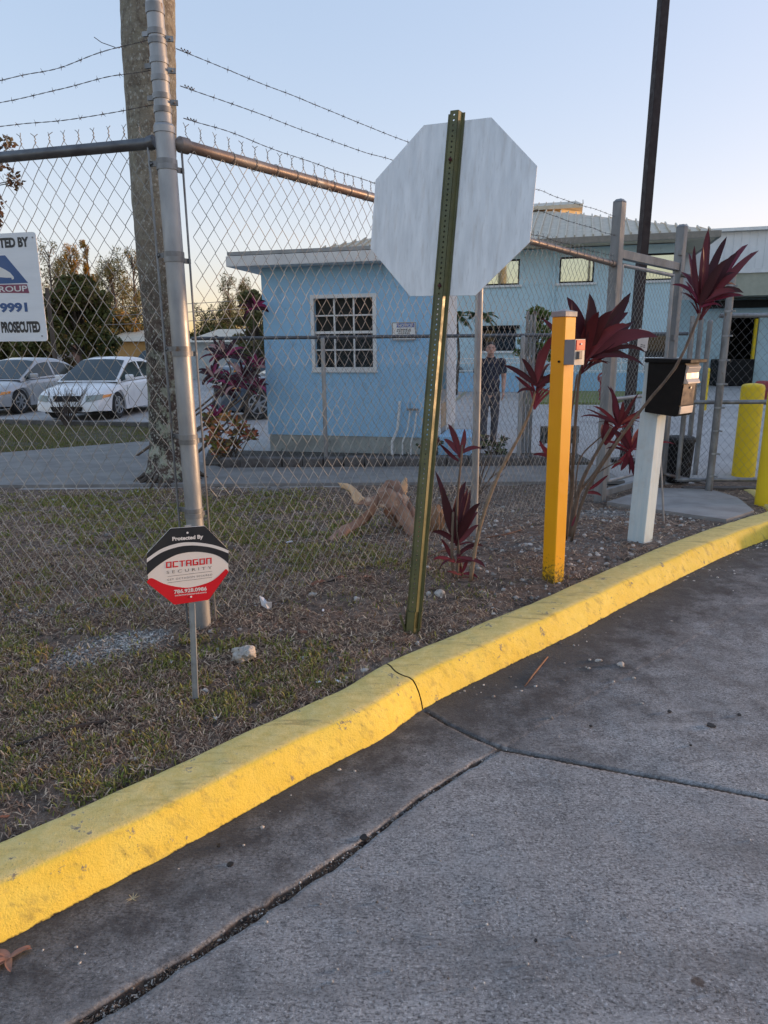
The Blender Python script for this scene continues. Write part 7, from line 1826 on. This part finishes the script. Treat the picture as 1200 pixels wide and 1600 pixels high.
for (x_, y_, a_) in ((880, 790, 100), (878, 800, 95), (882, 775, 85), (920, 765, 30), (915, 770, 10), (856, 712, 130), (862, 716, 150), (866, 722, 110), (893, 822, 60)):
    L_.leaf(at(x_, y_, Y4 - .1), sdir(a_, random.uniform(-.4, .4)), random.uniform(26, 44) * s4, .032, .3, -FW, random.choice(REDL[:2]), .3)
L_.build('low_leaves', r)
# plant 5: tall diagonal cane crossing in front of the mailbox, crown at upper right
b5 = onlawn(893, 845); r = empty('ti_plant', b5, 0, 'cordyline with a long diagonal cane crossing the mailbox, crown high at right', 'plant', 'dark red cordylines along the bed')
Y5 = 4.95; mb = MB(); stemtube(mb, [b5, at(915, 770, 5.1), at(965, 690, Y5), at(1010, 630, Y5 - .05), at(1058, 570, Y5 - .1), at(1093, 490, Y5 - .1)], .013, .009); mb.build('stem', M['stem'], r, smooth=True)
s5 = (Y5 - .1) / F_PX; L_ = Leaves(); crown(L_, at(1094, 470, Y5 - .1), [(82, 100, 0, .0, 1.0), (72, 112, .1, -.15, 1.0), (92, 112, -.1, -.1, .8), (100, 90, .2, .02, .8), (60, 88, -.2, .1, 1.2), (108, 80, 0, -.1, .6), (42, 76, .1, .5, 1.1), (38, 124, -.1, .55, 1.0), (46, 138, .15, .6, .9), (28, 74, .2, .45, .8), (18, 60, -.2, .3, .6), (52, 66, .3, .2, .7), (118, 50, .2, .5, .5), (130, 40, -.2, .8, .4), (76, 70, -.4, .1, 1.1), (66, 80, .4, .1, 1.0), (88, 60, .5, .1, 1.0), (145, 32, 0, .9, .35), (35, 50, -.3, .6, .8)], DARK[1:] + [(.12, .012, .03)], s5, 10, .068, .10)
for k in range(12): L_.leaf(at(1094 + random.uniform(-3, 3), 500, Y5 - .1), sdir(75 + random.uniform(-20, 20), random.uniform(-.4, .4)), random.uniform(36, 60) * s5, .014, .1, -FW, random.choice(DARK[1:]), .3)
L_.build('crown', r)
# magenta group behind, left of the guard house
Y6 = 10.75; s6 = Y6 / F_PX
MG = 'magenta cordylines left of the guard house'
def magenta(bx, by, crowns, label, seed):
    b = atz(bx, by, LOT); r = empty('ti_plant', (b.x, Y6, LOT), 0, label, 'plant', MG); mb = MB(); L_ = Leaves()
    for i, (cx, cy, l0, l1, n, a0, a1) in enumerate(crowns):
        yy = Y6 + ((i * 7 + seed) % 5 - 2) * .06; stemtube(mb, [(b.x, Y6, LOT), at((bx + cx) / 2 + 3 * i - 4, (by + cy) / 2, yy), at(cx, cy, yy)], .016, .010)
        crown(L_, at(cx, cy, yy), autospec(n, a0, a1, l0, l1, seed + i, (.4, 1.4)), MAG, s6, seed + i, .075, .05)
    mb.build('stem', M['stem'], r, smooth=True); L_.build('crown', r)
magenta(358, 650, [(350, 556, 20, 42, 20, -10, 190), (334, 585, 18, 34, 14, -20, 200)], 'large magenta and cream striped cordyline right of the corner post', 51)
magenta(374, 652, [(366, 600, 20, 42, 18, -30, 210), (352, 612, 20, 36, 12, -30, 210), (382, 590, 18, 36, 12, -10, 190)], 'darker magenta cordyline crowding the middle of the group', 57)
magenta(396, 660, [(400, 570, 12, 26, 12, -10, 190), (402, 602, 12, 24, 10, -20, 200)], 'bright magenta cordyline touching the guard house corner', 63)
magenta(400, 690, [(396, 480, 14, 28, 16, -10, 190)], 'tallest magenta cordyline, single crown standing against the sky', 69)
magenta(345, 690, [(338, 652, 14, 26, 9, 20, 200)], 'short dark cordyline seedling beside the croton', 75)
# croton
b = atz(362, 716, LOT + .02); r = empty('croton', (b.x, 10.3, LOT), 0, 'low croton shrub with orange, red and green leaves behind the corner post', 'plant')
mb = MB(); L_ = Leaves(); rs = random.Random(8); s7 = 10.3 / F_PX; CR = [(.42, .12, .04), (.50, .20, .06), (.14, .15, .03), (.30, .07, .035), (.10, .06, .02), (.22, .16, .04), (.06, .04, .02)]
for k in range(26):
    px_ = rs.uniform(325, 398); py_ = rs.uniform(642, 712); e = at(px_, py_, 10.3 + rs.uniform(-.15, .15)); mb.tube([(b.x + rs.uniform(-.12, .12), 10.3, LOT), e], [.010, .005], 5)
    crown(L_, e, autospec(9, -20, 200, 7, 15, 90 + k, (.2, .9), (.8, 1.3)), CR, s7, 90 + k, .05, .02)
mb.build('stem', M['bark'], r); L_.build('leaves', r)
# dry leaves and low plants near the right end of the beds
for (px_, py_, Y_, lb, cols, n) in ((668, 700, 10.1, 'small dark green weed at the guard house corner', [(.04, .06, .02), (.08, .02, .02)], 9), (772, 700, 10.0, 'dark low shrub with white edged leaves near the walking man', [(.03, .05, .02), (.12, .13, .05), (.05, .03, .02)], 16)):
    e = at(px_, py_, Y_); r = empty('low_shrub', (e.x, Y_, LOT + .02), 0, lb, 'plant'); mb = MB(); L_ = Leaves(); rs = random.Random(int(px_))
    for k in range(n):
        q = Vector((e.x + rs.uniform(-.16, .16), Y_ + rs.uniform(-.1, .1), LOT + rs.uniform(.08, .42))); mb.tube([(e.x, Y_, LOT), q], [.008, .004], 4); crown(L_, q, autospec(6, 0, 180, 5, 12, k, (.2, .8)), cols, Y_ / F_PX, k, .035, .02)
    mb.build('stem', M['bark'], r); L_.build('leaves', r)
r = empty('low_shrub', onlawn(748, 770), 0, 'twiggy bare shrub behind the long curving cane', 'shrub'); mb = MB(); rs = random.Random(31); b = onlawn(745, 775)
for k in range(16): e = at(rs.uniform(735, 800), rs.uniform(655, 740), b.y + rs.uniform(-.1, .1)); m_ = (b + e) / 2 + Vector((rs.uniform(-.05, .05), 0, .03)); mb.tube([b, m_, e], [.008, .005, .002], 4)
mb.build('twigs', M['stem'], r)
# bare twiggy shrub in front of the white sedan
b = atz(104, 668, LOT); r = empty('bare_shrub', b, 0, 'bare twiggy shrub in front of the white sedan', 'shrub'); mb = MB(); rs = random.Random(77)
for k in range(34):
    e = at(104 + rs.gauss(0, 20), 604 + abs(rs.gauss(0, 15)) + rs.uniform(-6, 8), b.y + rs.uniform(-.3, .3)); m_ = b.lerp(e, .5) + Vector((rs.uniform(-.1, .1), 0, .06)); mb.tube([b, m_, e], [.014, .008, .003], 4)
    for j in range(2): q = e + Vector((rs.uniform(-.15, .15), rs.uniform(-.1, .1), rs.uniform(.02, .2))); mb.tube([m_.lerp(e, .5), q], [.004, .002], 3)
mb.build('twigs', surf('grey_twig', (.12, .10, .09), (.08, .06, .055), 10, .9, 0, 0), r)

# ------------------------------------------------------------------ fallen palm sheath and litter
M['husk'] = surf('dry_palm_husk', (.46, .27, .18), (.17, .09, .06), 6, .7, 0, .4, 40, (1, 1, 1), c3=(.60, .42, .30), c3scale=7, c3thr=.58)
M['husk_in'] = surf('pale_husk', (.80, .58, .36), (.66, .44, .26), 8, .7, 0, .3, 40)
def ribbon(rows, parent, name, mat, nc=6, thick=.006, curl=.0):
    """rows: list of (left px,py,Y),(right px,py,Y)"""
    n = 14; V = []
    A_ = [at(*a) for a, b in rows]; B_ = [at(*b) for a, b in rows]
    def cr(P, t):
        t *= len(P) - 1; i = min(int(t), len(P) - 2); u = t - i; p0, p1, p2, p3 = P[max(i - 1, 0)], P[i], P[i + 1], P[min(i + 2, len(P) - 1)]
        return .5 * ((2 * p1) + (p2 - p0) * u + (2 * p0 - 5 * p1 + 4 * p2 - p3) * u * u + (3 * p1 - p0 - 3 * p2 + p3) * u ** 3)
    for i in range(n + 1):
        a = cr(A_, i / n); b = cr(B_, i / n); ch = (b - a).length
        for j in range(nc + 1): u = j / nc; V.append(a.lerp(b, u + (.05 * math.sin(i * 1.9) if 0 < j < nc else .05 * math.sin(i * 2.7 + j))) + Vector((0, -.5, .85)) * (curl * ch * math.sin(math.pi * u) + .10 * ch * math.sin(u * 17 + i * .25) * (.4 + u * (1 - u) * 2)) + Vector((0, 0, (random.random() - .5) * .008)))
    F_ = [(i * (nc + 1) + j, i * (nc + 1) + j + 1, (i + 1) * (nc + 1) + j + 1, (i + 1) * (nc + 1) + j) for i in range(n) for j in range(nc)]
    o = np_obj(name, [list(p) for p in V], F_, mat, parent, smooth=True); s_ = o.modifiers.new('s', 'SOLIDIFY'); s_.thickness = thick; return o
hY = onlawn(600, 825).y
r = empty('palm_husk', onlawn(590, 820), 0, 'large curled dry palm frond sheath lying behind the fence', 'palm husk')
ribbon([((527, 754, hY + .1), (533, 762, hY + .1)), ((545, 756, hY + .08), (546, 768, hY + .05)), ((558, 766, hY + .05), (553, 784, hY - .02)), ((571, 779, hY + .03), (561, 786, hY))], r, 'pale_flap', M['husk_in'], curl=.12)
ribbon([((552, 787, hY), (557, 782, hY + .06)), ((575, 791, hY - .02), (575, 778, hY + .08)), ((588, 798, hY - .02), (592, 772, hY + .1)), ((606, 770, hY - .02), (604, 757, hY + .1))], r, 'dark_fold', M['husk'], curl=.25)
ribbon([((592, 774, hY - .05), (589, 798, hY - .05)), ((566, 805, hY - .1), (570, 818, hY - .08)), ((532, 824, hY - .25), (545, 834, hY - .28)), ((512, 843, hY - .44), (529, 858, hY - .5))], r, 'long_strap', M['husk'], curl=.18)
ribbon([((592, 792, hY - .08), (590, 772, hY + .15)), ((612, 802, hY - .12), (600, 756, hY + .2)), ((626, 822, hY - .2), (618, 752, hY + .22)), ((640, 842, hY - .35), (634, 780, hY + .15)), ((652, 862, hY - .48), (655, 815, hY + .1))], r, 'hood', M['husk'], nc=12, curl=.26)
ribbon([((598, 800, hY + .1), (600, 775, hY + .3)), ((625, 838, hY + .0), (640, 790, hY + .3)), ((642, 856, hY - .2), (670, 820, hY + .2))], r, 'inner_sheet', M['dead_leaf'] if 'dead_leaf' in M else M['husk'], nc=6, curl=.1)
ribbon([((622, 766, hY), (632, 778, hY + .02)), ((627, 756, hY + .02), (637, 764, hY + .04)), ((633, 746, hY + .03), (636, 748, hY + .04))], r, 'pale_tip', M['husk_in'], curl=.1)
ribbon([((665, 800, hY + .1), (668, 835, hY - .1)), ((680, 790, hY + .15), (685, 830, hY - .1)), ((695, 805, hY + .15), (694, 826, hY - .05))], r, 'fibre_end', surf('fibre', (.34, .20, .11), (.24, .14, .08), 20, .9, 0, .6, 60), curl=.4)
# white paper
def flat_bit(px, py, wpx, label, mat, name, cat, outline, group=None, on='lawn', tilt=.3, th=.0015, lift=.012):
    p = onlawn(px, py) if on == 'lawn' else onroad(px, py)
    if on == 'lawn': p.z = float(lawn_z(p.x, p.y))
    p.z += lift; dep = (p - CAM).dot(FW); k = wpx / F_PX * dep / 2; rs = random.Random(int(px * 3 + py)); a = rs.uniform(0, 6.28); mb = MB()
    R_ = Matrix.Rotation(a, 3, 'Z') @ Matrix.Rotation(rs.uniform(-tilt, tilt), 3, 'X')
    n = len(outline); P = [Vector((x * k, y * k, .25 * k * math.sin(x * 3) * (x * x + y * y) ** .5)) for x, y in outline]
    vs = [p + R_ @ q for q in P] + [p]; 
    mb.add(vs, [(i, (i + 1) % n, n) for i in range(n)]); o = mb.build(name, mat, base=p, smooth=False); s_ = o.modifiers.new('s', 'SOLIDIFY'); s_.thickness = th; return tag(o, label, cat, group)
M['paper'] = surf('crumpled_paper', (.72, .73, .76), (.64, .65, .68), 12, .6, 0, .1, 30)
M['dead_leaf'] = surf('dead_leaf', (.28, .11, .055), (.17, .07, .04), 30, .7, 0, .2, 60)
LEAF = [(-1, 0), (-.6, .3), (0, .42), (.6, .28), (1, 0), (.6, -.3), (0, -.4), (-.6, -.26)]
def ribpaper():
    r_ = at(415, 942, onlawn(415, 950).y); base = onlawn(415, 952); base.z = float(lawn_z(base.x, base.y))
    pts_ = [(405, 931), (412, 934), (417, 940), (425, 941), (424, 953), (418, 952), (409, 946)]; P = [at(x, y, base.y - .01 + .02 * math.sin(i * 2)) for i, (x, y) in enumerate(pts_)]
    mb = MB(); mb.add(P + [at(415, 943, base.y - .025)], [(i, (i + 1) % 7, 7) for i in range(7)]); o = mb.build('paper_scrap', M['paper'], base=base); s_ = o.modifiers.new('s', 'SOLIDIFY'); s_.thickness = .002; tag(o, 'crumpled white paper scrap standing in the grass right of the corner post', 'paper')
ribpaper()
for (x, y, w_) in ((473, 991, 22), (487, 1000, 10), (206, 1087, 26), (287, 1102, 16), (430, 978, 9), (30, 913, 22), (495, 912, 30), (530, 905, 18), (690, 1005, 8), (218, 1165, 12), (6, 1273, 16), (405, 965, 12), (575, 902, 20), (388, 935, 10), (468, 1012, 10)):
    flat_bit(x, y, w_, 'curled brown dead leaf lying in the thin grass', M['dead_leaf'], 'dead_leaf', 'leaf', LEAF, 'dead leaves on the lawn')
for (x, y, w_) in ((268, 1140 - 104, 13), (530, 1064, 14), (162, 901, 12), (452, 882 - 36, 12), (505, 955, 9), (498, 1066, 10), (428, 862, 9)):
    flat_bit(x, y, w_, 'small white scrap of litter in the thin grass', M['paper'], 'litter_scrap', 'litter', LEAF, 'white litter scraps')
for k, (x, y, w_) in enumerate(((14, 1500, 44), (32, 1492, 30), (10, 1512, 34), (26, 1515, 18))):
    pass
r = empty('dead_leaf_cluster', onroad(14, 1503), 0, 'brown star shaped dead leaf cluster on the road at the lower left edge', 'leaf'); L_ = Leaves()
for a in (150, 190, 220, 250, 20, 40, 285): L_.leaf(onroad(16, 1500) + Vector((0, 0, .008)), Vector((math.cos(rad(a)), math.sin(rad(a)), .25)), .055, .022, .6, (0, 0, 1), (.33, .17, .12), .4)
L_.build('leaves', r)
r = empty('seed_tuft', onroad(208, 1407), 0, 'small straw coloured seed tuft lying on the dark gutter strip', 'seed tuft'); L_ = Leaves()
for a in (10, 50, 100, 150, 200, 240, 300): L_.leaf(onroad(208, 1407) + Vector((0, 0, .006)), Vector((math.cos(rad(a)), math.sin(rad(a)), .3)), .022, .004, .3, (0, 0, 1), (.40, .33, .2), .4)
L_.build('leaves', r)
def stick(pts, r_, label, mat, lawn=True, name='stick', cat='stick', group=None):
    P = []
    for x, y in pts:
        p = onlawn(x, y) if lawn else onroad(x, y)
        if lawn: p.z = float(lawn_z(p.x, p.y))
        P.append(p + Vector((0, 0, r_ * 1.1)))
    mb = MB(); n = len(P); mb.tube(P, [r_ * (1 - .5 * abs(2 * i / (n - 1) - 1)) for i in range(n)], 6); tag(mb.build(name, mat, base=P[0], smooth=True), label, cat, group)
M['dead_wood'] = surf('dead_wood', (.05, .035, .028), (.03, .022, .018), 14, .9, 0, .4); M['pale_wood'] = surf('pale_wood', (.38, .29, .21), (.26, .19, .14), 20, .8, 0, .3); M['red_wood'] = surf('red_brown_husk', (.26, .13, .075), (.16, .08, .05), 20, .8, 0, .3)
stick([(20, 1163), (65, 1152), (110, 1140), (160, 1128), (205, 1121)], .011, 'long dark curved stick half buried in the grass', M['dead_wood'])
stick([(820, 1074), (833, 1056), (846, 1040), (856, 1028)], .006, 'pale reddish husk strip lying on the road by the kerb', M['red_wood'], False)
stick([(392, 970), (404, 961), (415, 955)], .006, 'short pale stick beside the white paper scrap', M['pale_wood'])
stick([(428, 1012), (434, 1003), (439, 994)], .006, 'short bleached twig between two stones', M['pale_wood'])
stick([(450, 1040), (462, 1030), (478, 1018)], .003, 'thin brown twig right of the rock', M['red_wood'])
stick([(408, 1042), (425, 1034), (432, 1026)], .003, 'thin forked twig beside the rock', M['pale_wood'])
stick([(665, 872), (690, 862), (715, 856)], .010, 'orange brown husk piece left of the bushy cordyline', M['red_wood'])
stick([(760, 838), (790, 832), (815, 826)], .008, 'pale dry cane fragment lying behind the bushy cordyline', M['red_wood'])
stick([(505, 912), (530, 905), (545, 898)], .006, 'dark broken twig lying near the fence bottom', M['dead_wood'])
stick([(820, 850), (850, 845), (862, 843)], .005, 'bleached twig left of the amber post', M['pale_wood'])
stick([(970, 850), (985, 858), (1005, 868)], .006, 'bleached twig near the mailbox post', M['pale_wood'])
# oily blots on the road
M['blot'] = surf('dark_blot', (.008, .008, .009), (.012, .012, .012), 10, .6, 0, .1)
for (x, y, w_) in ((1111, 1135, 13), (1155, 1118, 6), (923, 1136, 5), (1046, 1113, 7), (837, 1472, 5), (360, 1352, 10), (342, 1323, 6), (569, 1311, 14), (1079, 1166, 4)):
    p = onroad(x, y); k = w_ / F_PX * (p - CAM).dot(FW) / 2; mb = MB(); n = 12; rs = random.Random(x); mb.prism([(p.x + math.cos(6.283 * i / n) * k * rs.uniform(.7, 1.1), p.y + math.sin(6.283 * i / n) * k * rs.uniform(.8, 1.3)) for i in range(n)], p.z + .004, p.z + .0075)
    tag(mb.build('gum_spot', M['blot'], base=p), 'round black gum spot trodden into the concrete driveway', 'spot', 'gum spots on the driveway')

# ------------------------------------------------------------------ walking man
def voxel(mb, name, mat, parent, vs=.008, sm=4):
    o = mb.build(name, mat, parent, local=True, smooth=True); m_ = o.modifiers.new('r', 'REMESH'); m_.mode = 'VOXEL'; m_.voxel_size = vs; m_.use_smooth_shade = True
    s_ = o.modifiers.new('s', 'SMOOTH'); s_.iterations = sm; s_.factor = .5; return o
def ell(mb, c, r, n=16, M_=None):
    c = Vector(c); P = []; F_ = []; k = n // 2
    prof = [(math.sin(math.pi * i / k), -math.cos(math.pi * i / k)) for i in range(1, k)]
    b = len(mb.v); 
    for (a, z) in prof:
        for j in range(n):
            t = 2 * math.pi * j / n; p = Vector((a * math.cos(t) * r[0], a * math.sin(t) * r[1], z * r[2])); mb.v.append(c + (M_ @ p if M_ else p))
    for i in range(len(prof) - 1):
        for j in range(n): mb.f.append([b + i * n + j, b + i * n + (j + 1) % n, b + (i + 1) * n + (j + 1) % n, b + (i + 1) * n + j]); mb.m.append(0)
    mb.f.append([b + j for j in range(n)][::-1]); mb.f.append([b + (len(prof) - 1) * n + j for j in range(n)]); mb.m += [0, 0]
def limb(mb, pts, rr, flat=1.0):
    mb.tube(pts, rr, 14)
    for p, q in zip(pts, rr): ell(mb, p, (q, q, q), 12)
pf = atz(757, 697, LOT); YP = pf.y
man = empty('person', (at(765, 620, YP).x, YP, LOT), rad(-4), 'man in dark navy polo shirt and dark jeans walking towards the gate behind the fences', 'person')
Hs = (at(762, 535, YP).z - LOT); q = Hs / 1.75
S = lambda *p: tuple(x * q for x in p)
skin = surf('skin', (.66, .38, .29), (.60, .33, .25), 12, .55, 0, .05)
mb = MB()
ell(mb, S(0, 0, 1.645), S(.075, .092, .105)); ell(mb, S(0, -.03, 1.585), S(.058, .062, .062)); ell(mb, S(0, -.095, 1.625), S(.014, .022, .026)); ell(mb, S(.076, .005, 1.63), S(.012, .024, .034)); ell(mb, S(-.076, .005, 1.63), S(.012, .024, .034))
limb(mb, [S(0, .015, 1.60), S(0, .02, 1.46)], [.056 * q, .062 * q]); ell(mb, S(0, .01, 1.30), S(.165, .10, .22)); ell(mb, S(0, .01, 1.05), S(.15, .10, .18)); ell(mb, S(0, .02, .92), S(.155, .11, .12))
arms = {1: [(.195, .02, 1.42), (.235, .03, 1.17), (.222, -.05, .95)], -1: [(-.195, .02, 1.42), (-.245, .0, 1.17), (-.235, .04, .93)]}
for s, a in arms.items():
    limb(mb, [S(*a[0]), S(*a[1])], [.055 * q, .043 * q]); limb(mb, [S(*a[1]), S(*a[2])], [.042 * q, .028 * q]); limb(mb, [S(s * .12, .02, 1.40), S(*a[0])], [.06 * q, .055 * q])
    hx, hy, hz = a[2]; ell(mb, S(hx, hy - .005, hz - .055), S(.022, .042, .052))
    for k, (dy, ln, cu) in enumerate(((-.030, .062, .02), (-.011, .072, .026), (.009, .068, .028), (.027, .052, .028))): limb(mb, [S(hx, hy + dy, hz - .09), S(hx - s * .004, hy + dy - .004, hz - .09 - ln * .55), S(hx - s * cu, hy + dy - .012, hz - .09 - ln)], [.0095 * q, .009 * q, .0075 * q])
    limb(mb, [S(hx, hy - .03, hz - .04), S(hx - s * .012, hy - .058, hz - .07), S(hx - s * .018, hy - .06, hz - .10)], [.012 * q, .0105 * q, .009 * q])
legs = {1: [(.085, .02, .90), (.095, -.04, .50), (.085, .08, .10)], -1: [(-.085, .02, .90), (-.10, -.10, .49), (-.10, -.16, .09)]}
for s, a in legs.items(): limb(mb, [S(*a[0]), S(*a[1])], [.085 * q, .055 * q]); limb(mb, [S(*a[1]), S(*a[2])], [.053 * q, .036 * q])
voxel(mb, 'body', skin, man, .0068, 3)
navy = surf('navy_cotton', (.022, .024, .042), (.032, .034, .055), 10, .85, 0, .4, 60); denim = surf('dark_denim', (.050, .052, .066), (.10, .10, .11), 6, .85, 0, .4, 90)
mb = MB(); ell(mb, S(0, .01, 1.30), S(.182, .118, .225)); ell(mb, S(0, .0, 1.08), S(.172, .125, .20)); ell(mb, S(0, .005, .97), S(.170, .122, .08)); ell(mb, S(0, .02, 1.44), S(.12, .075, .055))
for s, a in arms.items():
    A0, A1 = Vector(S(*a[0])), Vector(S(*a[1])); limb(mb, [S(s * .10, .02, 1.42), A0 + Vector((0, 0, .01))], [.066 * q, .07 * q]); mb.tube([A0, A0.lerp(A1, .72)], [.072 * q, .064 * q], 16)
voxel(mb, 'polo_shirt', navy, man, .011, 5)
mb = MB()
for s in (1, -1): mb.beam(S(0, -.068, 1.475), S(s * .062, -.03, 1.50), .012, .045, up=(0, -1, .4)); mb.beam(S(s * .062, -.03, 1.50), S(s * .05, .06, 1.51), .012, .045, up=(s, 0, .3))
mb.build('collar', navy, man, local=True, bevel=.003)
mb = MB(); ell(mb, S(0, .02, .93), S(.168, .124, .10))
for s, a in legs.items(): limb(mb, [S(*a[0]), S(*a[1])], [.098 * q, .070 * q]); limb(mb, [S(*a[1]), S(a[2][0], a[2][1], a[2][2])], [.068 * q, .055 * q]); mb.tube([S(*a[2]), S(a[2][0], a[2][1], .035)], [.055 * q, .060 * q], 14)
voxel(mb, 'jeans', denim, man, .011, 4)
mb = MB(); ell(mb, S(0, .022, 1.712), S(.078, .088, .052)); ell(mb, S(0, .05, 1.67), S(.080, .066, .085)); 
o = voxel(mb, 'hair', surf('dark_hair', (.018, .014, .012), (.03, .024, .02), 20, .7, 0, .3, 80), man, .008, 3)
mb = MB()
for s in (1, -1): ell(mb, S(s * .031, -.083, 1.645), S(.012, .006, .006), 8); mb.beam(S(s * .016, -.089, 1.668), S(s * .048, -.080, 1.668), .006, .007)
mb.beam(S(-.025, -.087, 1.573), S(.025, -.087, 1.573), .006, .006); mb.build('face_marks', M['dead_wood'], man, local=True)
for s, a in legs.items():
    mb = MB(); x_, y_, _ = a[2]; ell(mb, S(x_, y_ - .05, .04), S(.048, .125, .045)); ell(mb, S(x_, y_ + .03, .055), S(.045, .055, .055)); mb.box(S(x_, y_ - .045, .012), S(.085, .24, .022)); voxel(mb, 'shoe', M['dark'], man, .009, 2)

# power lines across the far trees
for k, (y_, lb) in enumerate(((470, 'upper thin power line crossing the far trees at the left'), (483, 'middle thin power line crossing the far trees at the left'), (497, 'lower thin power line crossing the far trees at the left'))):
    a = at(20, y_ + 14, 40); b = at(420, y_ - 4, 46); mb = MB(); mb.tube([a.lerp(b, t) - Vector((0, 0, .5 * t * (1 - t))) for t in np.linspace(0, 1, 14)], .018, 4); tag(mb.build('power_line', M['galv_old'], base=a), lb, 'cable', 'power lines at the left')
pp0 = atz(82, 566, LOT); tpz = at(78, 450, 26); mb = MB(); x_ = at(79, 500, 26); mb.tube([(x_.x, 26, LOT), (x_.x, 26, tpz.z)], [.09, .07], 10); tag(mb.build('utility_pole', M['bark'], base=(x_.x, 26, LOT)), 'short dark timber pole beside the white sign edge', 'pole')
